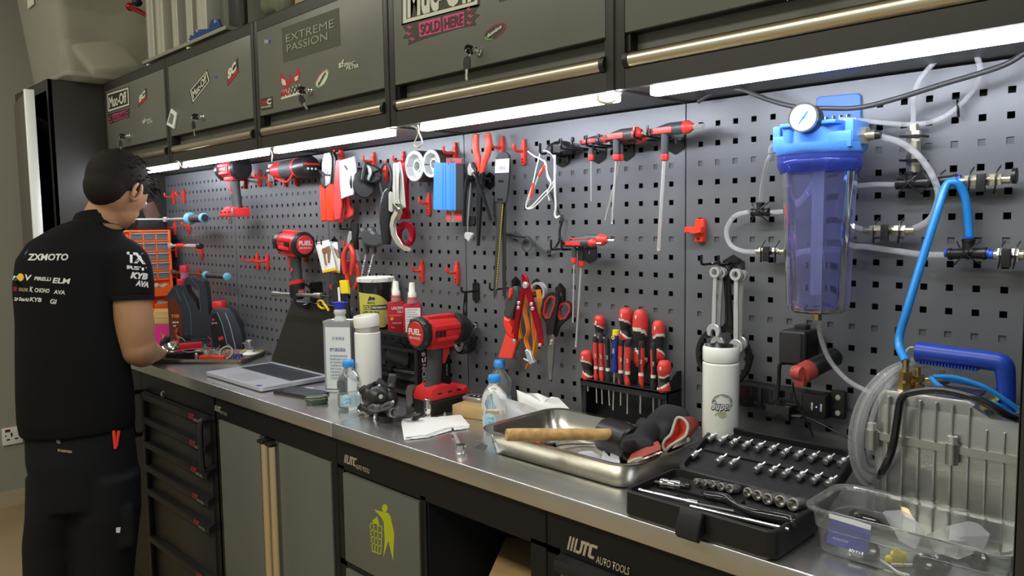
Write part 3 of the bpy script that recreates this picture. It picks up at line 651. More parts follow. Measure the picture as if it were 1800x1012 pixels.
b = B().cyl(A0+Vector((-.028, 0, 0)), A0+Vector((.0, 0, 0)), .019, n=16); b.cyl(A0+Vector((-.018, 0, .022)), A0+Vector((-.018, 0, -.036)), .016, n=16); b.cyl(A0+Vector((-.018, 0, -.036)), A0+Vector((-.018, 0, -.05)), .008, n=8); b.build('angle_head', mat('dark metal head', (.1, .1, .1), .35, metal=.9), t)
b = B().tube([A0+Vector((.05, -.028, -.03)), A0+Vector((.13, -.03, -.045)), A0+Vector((.155, -.022, -.02))], .0035, 6, sm=3); b.build('lever', M_tred, t)
# ---- crimping pliers
K = kc(540, 240, 5.06); d = .05; o = W(575, 330, d); t = thing('crimping_pliers', 'large crimping pliers with silver head and orange-red handles', 'pliers', o)
b = B(); fr(b, K([(150, 150), (200, 140), (215, 190), (212, 300), (200, 420), (160, 440), (150, 380), (125, 330), (130, 240)]), d, .004, .0008); b.build('jaw_plate', M_steel, t)
b = B(); fr(b, K([(175, 140), (225, 135), (250, 190), (240, 430), (205, 430), (215, 200)]), d-.005, .01, .001); fr(b, K([(95, 290), (115, 300), (150, 330), (195, 335), (195, 350), (140, 345), (105, 325)]), d+.004, .006); fr(b, K([(115, 350), (155, 345), (158, 460), (140, 460), (120, 400)]), d+.001, .005); b.build('black_linkage', M_tblk, t)
M_ored = mat('orange red grip', (.85, .045, .012), .35)
b = B(); fr(b, K([(105, 428), (150, 462), (165, 600), (168, 748), (122, 755), (118, 600)]), d+.004, .014, .003); b.build('left_handle', M_ored, t)
b = B(); fr(b, K([(155, 465), (195, 425), (236, 420), (240, 560), (232, 752), (172, 755), (165, 600)]), d+.006, .016, .003); b.build('right_handle', M_ored, t)
b = B(); fr(b, K([(160, 180), (168, 180), (168, 190), (160, 190)]), d+.0005, .001, 0)
for x, y in ((142, 180), (175, 175), (170, 240), (195, 245), (162, 295), (180, 320)): fr(b, K(circ(x, y, 6, 7, 8)), d+.0006, .0012, 0)
b.build('rivets', M_tblk, t)
# ---- tyre levers and bag
M_lev = mat('pink red tyre lever', (.68, .055, .055), .35)
for i, (pts, dd, lab) in enumerate([
    ([(250, 215), (275, 200), (300, 205), (298, 480), (302, 600), (285, 735), (240, 748), (235, 620), (240, 420)], .062, 'red tyre lever in front, left of the clear bag'),
    ([(290, 205), (345, 190), (350, 210), (330, 420), (325, 640), (305, 765), (270, 770), (290, 640), (300, 420)], .045, 'red tyre lever behind the clear bag, middle one'),
    ([(345, 420), (372, 520), (372, 600), (402, 670), (398, 700), (330, 740), (292, 740), (330, 715), (360, 680), (345, 600), (320, 520)], .035, 'red hooked tyre lever, rightmost, its tip curving below the bag')]):
    b = B(); fr(b, K(pts), dd, .008, .0025); o = W(590+i*10, 320, dd)
    tag(b.build('tyre_lever', M_lev), lab, 'tyre lever', 'red tyre levers')
M_clear = mat('clear plastic film', (.92, .94, .95), .12, trans=.85, ior=1.2, alpha=.75, bump=1.0, bscale=45)
b = B(); fr(b, K([(283, 212), (350, 198), (415, 172), (428, 260), (435, 400), (405, 520), (345, 535), (302, 555), (290, 420)]), .072, .006, .002)
t = thing('plastic_bag', 'clear crinkled plastic bag hanging over the red levers', 'bag', W(612, 310, .07)); b.build('bag_film', mat('crinkled clear bag', (.75, .78, .80), .12, trans=.35, ior=1.2, bump=1.0, bscale=90, spec=1), t)
b = B(); fr(b, K([(300, 500), (345, 495), (400, 470), (402, 515), (345, 533), (302, 552)]), .0735, .001, 0); b.build('printed_strip', mat('pale blue print', (.45, .65, .72), .4), t)
b = B(); fr(b, K([(330, 250), (345, 262), (360, 292), (350, 298), (332, 275)]), .0735, .001, 0); b.build('hang_hole', M_tblk, t)
# ---- black round clamps
t = thing('pipe_clamps', 'black round pipe clamps with screws hanging beside the clear bag', 'clamp', W(640, 320, .05)); M_cl = mat('clamp black', (.018, .018, .019), .3)
b = B()
for cx, cy, r, dd, sg in ((462, 400, 60, .03, 0), (478, 405, 58, .045, 0), (505, 420, 50, .06, 0)):
    q = W(*K([(cx, cy)])[0], dd); b.lathe([(.012, -.006), (.031, -.006), (.034, 0), (.031, .006), (.012, .006)], (q.x, -dd, q.z), (.9, -.45, 0), 26, sy=1.25)
b.build('clamp_discs', M_cl, t)
b = B(); fr(b, K([(485, 235), (520, 225), (620, 275), (635, 300), (600, 320), (540, 300), (500, 290)]), .075, .012, .003); fr(b, K([(455, 345), (540, 340), (640, 350), (640, 385), (590, 415), (530, 400), (460, 370)]), .07, .012, .003)
b.build('clamp_bodies', M_cl, t)
b = B(); fr(b, K([(530, 245), (560, 270), (572, 330), (545, 395), (530, 375), (548, 330), (540, 280), (510, 262)]), .078, .004, .001); b.build('steel_screw_arm', mat('blue grey steel', (.5, .55, .62), .3, metal=.8), t)
q = W(*K([(515, 320)])[0], .08); b = B().cyl((q.x-.012, -.08, q.z-.02), (q.x+.004, -.08, q.z+.03), .006, n=12); b.build('clamp_screw', mat('gun metal', (.15, .15, .15), .3, metal=.9), t)
# ---- digital gauge with loop
t = thing('digital_gauge', 'long black digital gauge with cord loop hanging on a red hook', 'gauge', W(682, 380, .05))
P = [W(*p, .055) for p in K([(735, 470), (752, 380), (735, 275), (700, 242), (665, 275), (650, 380), (668, 500), (690, 560)])]; B().tube(P, .0038, 8, sm=5).build('loop', M_rub, t)
P = [(W(x, y, .05), r) for (x, y), r in zip(K([(728, 462), (716, 500), (705, 600), (700, 760), (706, 880), (704, 960)]), (.012, .019, .022, .022, .018, .015))]
b = B(); b.rings([[p+Vector((r*math.cos(a), r*.8*math.sin(a), 0)) for a in np.linspace(0, 2*PI, 17)[:-1]] for p, r in P]); bd = b.build('casing', mat('satin black casing', (.02, .02, .021), .25), t)
b = B(); fr(b, K([(722, 500), (738, 485), (758, 500), (760, 660), (745, 672), (722, 655)]), .0715, .003, .0008); b.build('display_bezel', M_steel, bd)
b = B(); fr(b, K([(728, 530), (756, 525), (757, 645), (730, 640)]), .0725, .001, 0); b.build('display', mat('lcd green grey', (.28, .30, .22), .25), bd)
# ---- silver hook wrench
M_iv = mat('zinc plated ivory steel', (.62, .62, .52), .38, metal=.7)
t = thing('hook_wrench', 'silver adjustable hook wrench with curved jaw, in front of the red ring wrench', 'wrench', W(708, 350, .075))
b = B(); fr(b, K([(795, 232), (822, 218), (845, 330), (872, 628), (835, 645), (800, 560)]), .07, .004, .001); b.build('pressed_handle', M_iv, t)
b = B(); fr(b, K([(762, 240), (795, 228), (802, 330), (800, 560), (830, 650), (800, 640), (755, 590)]), .077, .005, .0012); b.build('front_leg', M_steel, t)
b = B(); fr(b, K([(770, 240), (815, 235), (818, 300), (800, 640), (776, 560)]), .079, .001, 0, holes=[K([(778, 255), (800, 255), (793, 560), (785, 560)])]); b.build('rim', M_iv, t)
b = B(); fr(b, K([(785, 640), (812, 640), (800, 700), (775, 730), (762, 790), (780, 880), (830, 960), (915, 1000), (912, 1022), (860, 1015), (790, 960), (745, 880), (730, 790), (745, 710)]), .074, .007, .0012); b.build('hook_jaw', M_iv, t)
b = B(); q = W(*K([(802, 650)])[0], .08); b.lathe([(.006, 0), (.006, .004), (.0001, .005)], (q.x, -.078, q.z), (0, -1, 0), 14); fr(b, K([(780, 590), (835, 600), (840, 680), (810, 745), (795, 730), (820, 670), (815, 625), (778, 605)]), .079, .004, .001); b.build('pivot_link', M_chrome, t)
# ---- red ring wrench
M_crim = mat('anodised crimson', (.45, .01, .03), .22, metal=.6)
t = thing('ring_wrench', 'crimson anodised wrench with large octagonal ring, behind the silver hook wrench', 'wrench', W(712, 380, .05))
b = B(); fr(b, K([(840, 225), (880, 220), (895, 360), (885, 420), (888, 640), (915, 730), (800, 735), (835, 640), (868, 600), (868, 400), (850, 330)]), .048, .007, .0018); b.build('shaft', M_crim, t)
b = B(); fr(b, K(circ(865, 868, 76, 114, 28)), .05, .011, .002, holes=[K(circ(862, 880, 50, 72, 8, .39, .39+2*PI))]); b.build('ring_head', M_crim, t)
# ---- sockets
M_swh = mat('satin socket face', (.68, .69, .69), .32, metal=.35); M_sdk = mat('socket dark side', (.13, .13, .135), .4, metal=.6)
def big_socket(cx, cy, r, lab, d=.055):
    q = W(cx, cy, d); t = thing('large_socket', lab, 'socket', (q.x, -d, q.z), group='large white-faced axle sockets')
    n = 24; P = lambda rr, y, ph=0, m_=n, oc=0: [Vector((q.x+rr*math.cos(a)*(1-oc*(.5-.5*math.cos(8*a))), y, q.z+rr*math.sin(a)*(1-oc*(.5-.5*math.cos(8*a))))) for a in np.linspace(0, 2*PI, m_+1)[:-1]]
    b = B(); b.rings([P(r*.82, -d+.055), P(r, -d+.04), P(r, -d+.004), P(r*.985, -d)], cap=False); b.build('socket_wall', M_sdk, t)
    b = B(); b.rings([P(r*.985, -d), P(r*.93, -d-.002), P(r*.80, -d-.0015, oc=.10), P(r*.78, -d+.02, oc=.10), P(r*.40, -d+.022), P(r*.38, -d+.008), P(r*.30, -d+.008), P(r*.28, -d+.05)], cap=False); b.build('socket_face', M_swh, t)
big_socket(728.6, 291.6, .043, 'larger white-faced axle socket on a red hook, left one')
big_socket(758, 287.5, .038, 'smaller white-faced axle socket, partly behind the blue squeegee')
# ---- squeegee and packet
K = kc(690, 220, 4.4); M_sqb = mat('squeegee blue', (.05, .25, .72), .4)
t = thing('squeegee_card', 'blue plastic squeegee card with black felt edge', 'squeegee', W(785, 315, .06))
b = B(); fr(b, K([(318, 292), (322, 288), (412, 290), (426, 290), (432, 320), (438, 290), (490, 292), (490, 658), (320, 656), (314, 640)]), .06, .004, .001); b.build('card', M_sqb, t)
b = B()
for x in (386, 407, 446, 466): fr(b, K([(x, 294), (x+3, 294), (x+3, 655), (x, 655)]), .0606, .001, 0)
b.build('groove_lines', mat('squeegee groove', (.03, .17, .55), .4), t)
b = B(); fr(b, K([(488, 296), (546, 298), (545, 660), (487, 660)]), .0612, .006, .001); b.build('felt_edge', M_blackm, t)
t = thing('reflector_pack', 'clear pack of red and white reflectors under the blue squeegee', 'packet', W(798, 320, .045))
b = B(); fr(b, K([(412, 250), (540, 255), (538, 740), (525, 752), (415, 750)]), .045, .004, .001); b.build('pack', M_clear, t)
M_refl = mat('red reflector foil', (.62, .06, .05), .5, bump=.8, bscale=600)
for x0_, x1_ in ((416, 450), (478, 535)):
    b = B(); fr(b, K([(x0_, 665), (x1_, 665), (x1_, 738), (x0_, 738)]), .0465, .001, 0); fr(b, K([(x0_, 262), (x1_, 262), (x1_, 292), (x0_, 292)]), .0465, .001, 0); b.build('red_reflector', M_refl, t)
# ---- red pliers pointing down in black holder
holder(862, 318, [(-.045, .008, .05), (-.015, .008, .05), (.012, .008, .05)], 'black holder carrying the long red-gripped pliers')
t = thing('needle_pliers', 'long-nose pliers with thick coral red grips pointing down', 'pliers', W(845, 310, .045))
b = B()
for P in ([(650, 68), (642, 110), (645, 190), (662, 270), (662, 370)], [(735, 66), (742, 110), (738, 200), (712, 280), (688, 370)]):
    b = B().tube([W(*p, .045) for p in K(P)], [.0075, .0095, .0095, .0085, .0065], 12, sm=5); b.build('grip', mat('coral grip', (.75, .09, .06), .35), t)
b = B(); fr(b, K([(655, 365), (700, 365), (690, 430), (660, 930), (648, 935), (645, 420)]), .05, .008, .001); b.build('long_jaws', mat('blued steel', (.04, .042, .045), .35, metal=.7), t)
# ---- black handled pliers with steel head
t = thing('pliers', 'slim black-handled pliers with bright steel jaws, left of the coral grips', 'pliers', W(832, 330, .06))
b = B(); fr(b, K([(575, 335), (590, 290), (602, 285), (606, 330), (622, 340), (625, 380), (600, 392), (580, 385)]), .062, .01, .0015); b.build('jaws', M_steel, t)
b = B(); fr(b, K([(600, 290), (615, 285), (640, 330), (640, 400), (620, 370)]), .06, .008, .001); b.build('back_jaw', M_tblk, t)
for P in ([(598, 385), (575, 430), (560, 560), (553, 780)], [(622, 370), (655, 420), (710, 570), (760, 735)]):
    B().tube([W(*p, .06) for p in K(P)], .0042, 8, sm=5).build('handle', M_blackg, t)
# ---- bright steel inflator tube
t = thing('tube_inflator', 'slim polished tube tool with white clamp end hanging at the panel seam', 'tool', W(823, 370, .055))
P = [W(*p, .055) for p in K([(606, 445), (600, 540), (592, 640), (586, 720), (582, 830)])]; B().tube(P, [.002, .0045, .005, .0035, .003], 10, sm=4).build('tube', M_chrome, t)
b = B(); fr(b, K([(560, 828), (612, 832), (616, 850), (600, 862), (606, 872), (592, 880), (590, 900), (580, 900), (578, 880), (555, 876), (562, 858), (550, 850)]), .06, .008, .0015); b.build('clamp_end', mat('pale clamp', (.7, .72, .72), .3, metal=.4), t)
b = B(); fr(b, K([(572, 700), (628, 702), (632, 765), (610, 772), (574, 790)]), .052, .008, .0015); b.build('trigger_block', M_tblk, t)
# ---- packaged saw blades
K = kc(820, 210, 4.215); t = thing('saw_blade_pack', 'pair of long saw blades in black sleeve with white price label', 'saw blade', W(882, 330, .05))
b = B(); fr(b, K([(215, 280), (235, 250), (262, 235), (292, 240), (315, 262), (316, 400), (295, 610), (282, 618), (215, 612), (206, 600), (212, 400)]), .05, .006, .0015, holes=None); sl = b.build('sleeve', mat('sleeve black', (.028, .028, .03), .45), t)
b = B(); fr(b, K([(216, 296), (316, 288), (312, 392), (210, 396)]), .0508, .001, 0); lb = b.build('price_label', M_lbl, sl)
b = B()
for x in range(6): fr(b, K([(245+x*8, 345), (249+x*8, 345), (248+x*8, 372), (244+x*8, 372)]), .0512, .001, 0)
for y in (308, 318, 328): fr(b, K([(222, y), (298, y-4), (298, y-2), (222, y+2)]), .0512, .001, 0)
b.build('label_print', mat('label ink', (.2, .18, .18), .6), sl)
b = B(); fr(b, K([(236, 448), (272, 448), (272, 466), (236, 466)]), .0508, .002, .0004); fr(b, K([(228, 585), (268, 585), (266, 600), (228, 600)]), .0508, .002, .0004); b.build('clip_windows', M_blackg, sl)
b = B(); fr(b, [(874.5, 357), (884.5, 357), (872.5, 519), (866.5, 519)], .045, .002, .0004); b.build('front_blade', mat('blade grey brown', (.07, .068, .062), .4, metal=.5), t)
b = B(); fr(b, [(881.5, 357), (889.5, 357), (888.5, 520), (883, 520)], .04, .002, .0004); b.build('rear_blade', mat('blade dark', (.04, .04, .042), .4, metal=.5), t)
b = B(); n = 34
for i in range(n):
    f0 = i/n; x = 883.3-f0*12; y = 359+f0*150; fr(b, [(x, y), (x+1.0, y), (x+.8, y+2.9), (x-.2, y+2.9)], .0456, .0008, 0)
b.build('yellow_marks', mat('blade yellow', (.65, .48, .02), .5), t)
# ---- wire loom and its holder, gasket
t = thing('cap_holder', 'domed black bracket with prongs beside the price-tagged blades', 'hook', W(978, 265, .03), group=HB)
b = B(); fr(b, K([(565, 225), (590, 185), (640, 160), (700, 155), (755, 180), (770, 215), (762, 250), (700, 262), (640, 255), (600, 262)]), .04, .03, .008); b.build('domed_cover', M_black, t)
b = B(); fr(b, K([(640, 262), (755, 258), (755, 320), (700, 352), (645, 320)]), .006, .005, .001, holes=[K([(686, 290), (700, 290), (700, 325), (686, 325)])]); b.build('mount_plate', M_blackg, t)
for x in (545, 630):
    q = W(*K([(x, 215)])[0], .06); B().tube([(q.x, -.04, q.z-.01), (q.x, -.058, q.z-.01), (q.x, -.06, q.z+.012)], .003, 8, sm=3).build('prong', M_blackg, t)
M_wire = mat('translucent white wire', (.72, .72, .70), .3)
t = thing('lanyard_wires', 'white lanyard cords with red sleeves hanging in loops', 'cord', W(960, 310, .05))
for pts in ([(545, 250), (520, 350), (490, 480), (440, 640), (480, 645), (560, 560), (620, 500), (655, 430), (660, 340), (640, 270), (600, 235), (570, 230)],
            [(660, 430), (640, 500), (560, 590), (490, 655), (440, 650), (480, 560), (540, 400), (580, 340)],
            [(575, 300), (600, 400), (625, 470), (600, 540), (615, 600)], [(455, 235), (500, 270), (560, 300), (590, 330), (600, 430), (640, 480)]):
    B().tube([W(*p, .05+.004*math.sin(i)) for i, p in enumerate(K(pts))], .0017, 6, sm=5).build('cord', M_wire, t)
B().tube([W(*p, .055) for p in K([(655, 262), (655, 500), (662, 650), (655, 700), (668, 728), (690, 715)])], .0027, 8, sm=5).build('thick_cord', mat('pearl cord', (.68, .68, .66), .3, metal=.3), t)
for pts in ([(580, 340), (560, 380), (535, 420)], [(495, 470), (485, 530), (472, 582)]): B().tube([W(*p, .054) for p in K(pts)], .0032, 8, sm=4).build('red_sleeve', M_redb, t)
t = thing('gasket', 'thin dark grey engine cover gasket hanging across the panel', 'gasket', W(940, 430, .012)); M_gas = mat('gasket grey', (.045, .047, .048), .6)
b = B(); P = [W(*p, .012) for p in K([(212, 560), (205, 640), (212, 720), (222, 780), (240, 830), (300, 845), (345, 852), (400, 862), (450, 868), (490, 900), (520, 935), (560, 962), (610, 975), (655, 950), (688, 895), (690, 830), (700, 780), (712, 735), (690, 705), (672, 660), (650, 600), (615, 530), (595, 480)])]
b.band(P, .008, .0012, sm=3, up=(0, 1, 0))
for x, y, r in ((205, 710, 12), (365, 848, 16), (420, 880, 14), (505, 930, 13), (610, 982, 15), (692, 888, 14), (704, 722, 15), (640, 560, 16)):
    q = W(*K([(x, y)])[0], .012); b.prism(circ(q.x, q.z, r/4.215*.0017*1.1, n=14), (0, -.0115, 0), XA, ZA, .0012, holes=[circ(q.x, q.z, r/4.215*.0017*.5, n=10)])
q = W(*K([(447, 922)])[0], .012); b.prism(circ(q.x, q.z, .0205, n=26), (0, -.0112, 0), XA, ZA, .0012, holes=[circ(q.x, q.z, .0165, n=26)])
fr(b, K([(290, 835), (345, 842), (380, 838), (410, 858), (420, 905), (400, 925), (380, 890), (340, 870), (295, 868)]), .0122, .001, 0)
b.build('gasket_sheet', M_gas, t)
# ---- T-handle hex keys
M_tgr = mat('hex key charcoal grip', (.05, .052, .056), .4); M_tr = mat('hex key red', (.74, .045, .035), .35)
def tkey(xl, xr, y, xnose, xrod, sx, sy, rx_, ry_, d, rr, lab, back=0, slant=0):
    a, c = W(xl, y, d), W(xr, y-.12*(xr-xl), d); z = (a.z+c.z)/2; t = thing('hex_key', lab, 'hex key', ((a.x+c.x)/2, -d, z), group='T-handle hex keys')
    hr = .0115 if rr > .002 else .0085; k = hr/.0115; L = c.x-a.x
    P = lambda x: Vector((x, -d, z))
    # grip: rounded triangular profile, tapering to the left
    b = B(); b.rings([[Vector((a.x+f*L, -d+w_*.75*k*math.cos(q), z+w_*k*math.sin(q)+dz*k)) for q in np.linspace(0, 2*PI, 17)[:-1]] for f, w_, dz in ((0, .005, -.004), (.06, .008, -.003), (.3, .0105, -.001), (.55, .0125, .001), (.9, .0125, .001), (1, .0115, .001))])
    s_ = W(sx, y, d); q_ = W(sx, sy, d)
    b.lathe([(.008*k, 0), (.0075*k, q_.z-z+.008)][::-1] if q_.z < z else [(.008, 0)], (s_.x, -d, z), (0, 0, 1), 16); g = b.build('grip', M_tgr, t)
    b = B(); b.box((a.x+L*.36, -d-.0092*k, z-.001*k), (L*.68, .002, .012*k), bev=.0007); b.build('size_panel', M_tr, g)
    b = B(); b.lathe([(.005*k, 0), (.005*k, .0005)], (a.x+L*.1, -d-.0100*k, z-.001*k), (0, -1, 0), 10); b.build('hang_eye', M_tblk, g)
    n = W(xnose, y, d).x
    b = B().lathe([(.0122*k, 0), (.0132*k, .003), (.0125*k, (n-c.x)*.5), (.006*k, n-c.x)], P(c.x)+Vector((0, 0, .001*k)), (1, 0, 0), 16); b.lathe([(.0082*k, .004), (.0088*k, 0), (.0075*k, -.008), (.004*k, -.010)], (s_.x, -d, q_.z+.003), (0, 0, 1), 16); b.build('red_collar', M_tr, g)
    e = W(rx_, ry_, d)
    B().cyl(P(n-.004), P(W(xrod, y, d).x), rr, n=6).build('short_arm', M_steel, t); b = B().cyl((s_.x, -d, q_.z), (e.x, -d, e.z+.004), rr, n=6); b.ell((e.x, -d, e.z+.003), rr*1.05, n=10, k=6)
    if rr > .003: b.cyl((s_.x+(e.x-s_.x)*.97, -d, q_.z+(e.z-q_.z)*.955), (s_.x+(e.x-s_.x)*.975, -d, q_.z+(e.z-q_.z)*.975), rr*.7, n=10)
    b.build('hex_shaft', M_steel, t)
    return t, a, c, z
tkey(1021.5, 1062, 249.5, 1069, 1074, 1039, 277, 1039, 355, .055, .0016, 'T-handle hex key with shortest thinnest shaft, leftmost in the top row')
tkey(1075, 1122, 250, 1137, 1141, 1091.5, 277, 1064, 389, .042, .0018, 'T-handle hex key with slanted shaft, behind its neighbour in the top row')
tkey(1065, 1115, 241, 1128, 1140, 1083.5, 277, 1075.8, 395, .060, .0027, 'T-handle hex key in front of a pair, second position in the top row')
tkey(1144, 1203, 231.5, 1219, 1237, 1168.8, 277, 1158.5, 442, .060, .0046, 'largest T-handle hex key with thick ball-ended shaft, rightmost in the top row')
tkey(1004, 1053, 425, 1068, 1080, 1021.6, 464, 1012.5, 611, .045, .0027, 'T-handle hex key behind, longer shaft, lower pair above the scissors')
tkey(990.5, 1038, 430, 1048, 1057, 1009, 458, 1007, 568, .062, .0019, 'T-handle hex key in front, lower pair above the scissors')
def tholder(px, py, lab, dx): return holder(px, py, [(-dx, .012, .075), (-dx+.032, .012, .075)], lab, h=.05, w=.044, up=.018)
tholder(1052, 268, 'black holder carrying the leftmost T-handle key', .045); tholder(1101, 263, 'black holder carrying the paired T-handle keys in top row', .05)
tholder(1188, 250, 'black holder carrying the largest T-handle key', .05); tholder(1036, 443, 'black holder carrying the lower T-handle keys', .05)
# ---- red clip at the seam
K = kc(1010, 200, 4.048); t = thing('spring_clip', 'red plastic spring clip mounted alone beside the panel seam', 'clip', W(1229, 405))
b = B(); fr(b, K([(850, 780), (862, 748), (905, 745), (914, 760), (913, 905), (905, 914), (850, 914)]), .014, .014, .002); b.build('clip_base', M_redb, t)
b = B(); fr(b, K([(778, 803), (818, 803), (835, 812), (870, 803), (898, 803), (898, 848), (870, 848), (835, 843), (812, 848), (778, 848)]), .026, .018, .002); b.build('clip_jaw', M_redb, t)
b = B(); fr(b, K([(868, 880), (890, 880), (890, 898), (868, 898)]), .0147, .001, 0); b.build('clip_window', mat('deep red shade', (.1, .008, .008), .6), t)
# ---- grey bar and ring on black mount
K = kc(400, 380, 5.623); t = thing('bar_holder', 'black round bracket on the board holding a grey steel bar', 'bracket', W(534, 519, .05), group=HB)
q = W(*K([(745, 780)])[0], .05); b = B().lathe([(.028, -.012), (.036, -.012), (.036, .012), (.028, .012), (.028, -.012)], (q.x, -.05, q.z), (.9, -.4, 0), 28, cap=False, sy=1.15); b.box((q.x+.035, -.02, q.z+.01), (.02, .04, .07), bev=.003); b.build('ring', M_blackg, t)
t = thing('spanner_bar', 'grey steel spanner bar lying along the board behind the laptop', 'bar', W(520, 518, .085)); a, c = W(479, 516, .085), W(565, 519.5, .085)
b = B().lathe([(.008, 0), (.0095, .006), (.0095, .04), (.006, .05), (.006, c.x-a.x-.05), (.0095, c.x-a.x-.04), (.0095, c.x-a.x-.002), (.008, c.x-a.x)], (a.x, -.085, a.z), (1, 0, (c.z-a.z)/(c.x-a.x)), 14); b.build('bar', mat('bead blasted steel', (.30, .29, .26), .4, metal=.8), t)
b = B().cyl((c.x-.002, -.085, c.z), (c.x+.025, -.07, c.z-.004), .004, n=10); b.build('black_tip', M_tblk, t)
# ---- carded sets
def card(pts, foot, d, lab, art):
    t = thing('carded_tool', lab, 'packet', W(*K([pts[0]])[0], d), group='carded small tools'); b = B(); fr(b, K(pts), d, .0012, .0002); b.build('card', M_lbl, t)
    b = B(); fr(b, K(foot), d+.0006, .0008, 0); b.build('yellow_strip', mat('card yellow', (.85, .52, .02), .5), t)
    for pp in art[0]: b = B(); fr(b, K(pp), d+.004, .004, .0008); b.build('blister_tool', mat('copper brown tool', (.34, .2, .13), .35, metal=.4), t)
    b = B(); fr(b, K(art[1]), d+.0012, .001, 0); b.build('print', mat('blue print', (.08, .2, .5), .5), t)
card([(1010, 252), (1085, 255), (1095, 400), (1112, 425), (1110, 560), (1030, 545)], [(1030, 530), (1110, 540), (1110, 560), (1020, 548)], .04, 'small white carded tool, rear one of two', ([[(1040, 300), (1080, 330), (1100, 400), (1085, 410), (1060, 360)]], [(1015, 258), (1050, 258), (1050, 263), (1015, 263)]))
card([(865, 262), (1000, 230), (1075, 530), (940, 560)], [(936, 537), (1070, 505), (1076, 531), (941, 560)], .05, 'white carded hand tool with yellow strip, front one of two', ([[(932, 320), (1000, 290), (1012, 330), (1000, 460), (990, 462), (985, 350), (950, 360), (975, 480), (962, 482), (945, 370), (928, 350)]], [(880, 270), (915, 262), (915, 268), (882, 276)]))
holder(589, 428, [(-.03, .0, .05), (.0, .0, .05)], 'black holder carrying the white carded tools')
holder(621, 400, [(0, 0, .05)], 'black holder above the red-handled cutters', h=.05, w=.022)
# ---- red handled cutters
def cutters(lab, hs, jaw, piv, d, r):
    t = thing('cutting_pliers', lab, 'pliers', W(*K([hs[0][1]])[0], d), group='red-handled cutters')
    for h in hs: B().tube([W(*p, d) for p in K(h)], [r*.7, r, r*1.15, r*1.1, r*.8], 10, sm=5).build('handle', M_grip, t)
    b = B(); fr(b, K(jaw), d+.002, .008, .001); b.build('jaws', M_steel, t)
    b = B(); fr(b, K(piv), d, .008, .001); b.build('pivot_plate', M_tblk, t)
cutters('dark red-handled cutters behind, hanging lower', [[(1190, 440), (1178, 520), (1190, 620), (1205, 705)], [(1262, 440), (1285, 520), (1290, 640), (1258, 715)]], [(1240, 340), (1270, 330), (1290, 440), (1262, 440)], [(1238, 240), (1275, 230), (1280, 330), (1245, 340)], .035, .0075)
cutters('bright red-handled cutters in front of the other pair', [[(1190, 290), (1160, 360), (1148, 440), (1158, 570)], [(1210, 290), (1240, 360), (1242, 450), (1222, 580)]], [(1180, 215), (1200, 148), (1220, 160), (1222, 230), (1205, 250), (1195, 285), (1182, 280)], [(1222, 70), (1245, 50), (1280, 70), (1282, 150), (1262, 260), (1215, 270), (1205, 230), (1225, 160)], .055, .0075)
# ---- tyre plug tools: grey knobs and twisted shafts
K = kc(400, 380, 5.623); M_knob = mat('charcoal knob', (.05, .052, .055), .45)
for i, (x, lab) in enumerate(((1352, 'tyre plug tool with rounded grey knob, left one of two'), (1425, 'tyre plug tool with rounded grey knob, right one of two'))):
    t = thing('plug_tool', lab, 'tool', W(*K([(x, 200)])[0], .05), group='tyre plug tools')
    P = [W(*p, .05) for p in K([(x-25, 150), (x, 145), (x+8, 200), (x+14, 260), (x+18, 370)])]; B().tube(P, [.008, .013, .013, .010, .007], 12, sm=5).build('knob_handle', M_knob, t)
    a, c = [W(*p, .05) for p in K([(x+15, 370), (x-28 if i == 0 else x-40, 590)])]; B().cyl(a, c, .0022, .0016, n=6).coil(a, c-a, .0026, .0011, 9, (c-a).length/9, n=5, k=8).build('twisted_shaft', M_steel, t)
holder(652, 422, [(-.03, .01, .05), (.0, .01, .05), (.03, .01, .05)], 'black holder carrying the grey plug tools', h=.05, w=.05)
K5 = kc(540, 240, 5.06); t = thing('cross_handle', 'rubbery grey cross handle above the plug tools', 'handle', W(650, 418, .06)); b = B(); fr(b, K5([(470, 835), (500, 822), (530, 850), (560, 835), (590, 860), (600, 890), (655, 880), (660, 960), (600, 985), (530, 975), (505, 930), (480, 900)]), .066, .02, .006); b.build('grip_body', M_knob, t)
# ---- utility knives
t = thing('utility_knife', 'yellow-topped black utility knife in a rack behind the blue-capped can', 'knife', W(603, 520, .05)); b = B(); fr(b, K([(1100, 635), (1168, 630), (1188, 765), (1118, 768)]), .055, .012, .002); b.build('yellow_head', mat('knife yellow', (.85, .66, .02), .4), t)
b = B(); fr(b, K([(1125, 765), (1180, 765), (1205, 1010), (1135, 1010)]), .052, .008, .002); b.build('knife_body', M_tblk, t)
t = thing('knife_rack', 'slanted black steel rack plate beside the yellow knife', 'rack', W(590, 525, .03)); b = B(); fr(b, K([(992, 705), (1098, 640), (1100, 900), (1000, 905)]), .03, .03, .002); b.build('rack_plate', mat('rack charcoal', (.03, .031, .033), .4), t)
b = B(); fr(b, K([(1083, 705), (1098, 700), (1112, 890), (1096, 892)]), .058, .006, .002); tag(b.build('marker_pen', M_lbl), 'slim white marker standing beside the yellow knife', 'pen')
t = B().tube([W(*p, .06) for p in K([(892, 850), (905, 835), (935, 838), (955, 870), (985, 905), (1000, 935)])], .004, 8, sm=5).tube([W(*p, .055) for p in K([(895, 850), (900, 880), (930, 905), (960, 910)])], .004, 8, sm=5); tag(t.build('yellow_strap', mat('strap yellow', (.8, .58, .03), .5)), 'yellow loop strap peeking over the laptop screen', 'strap')
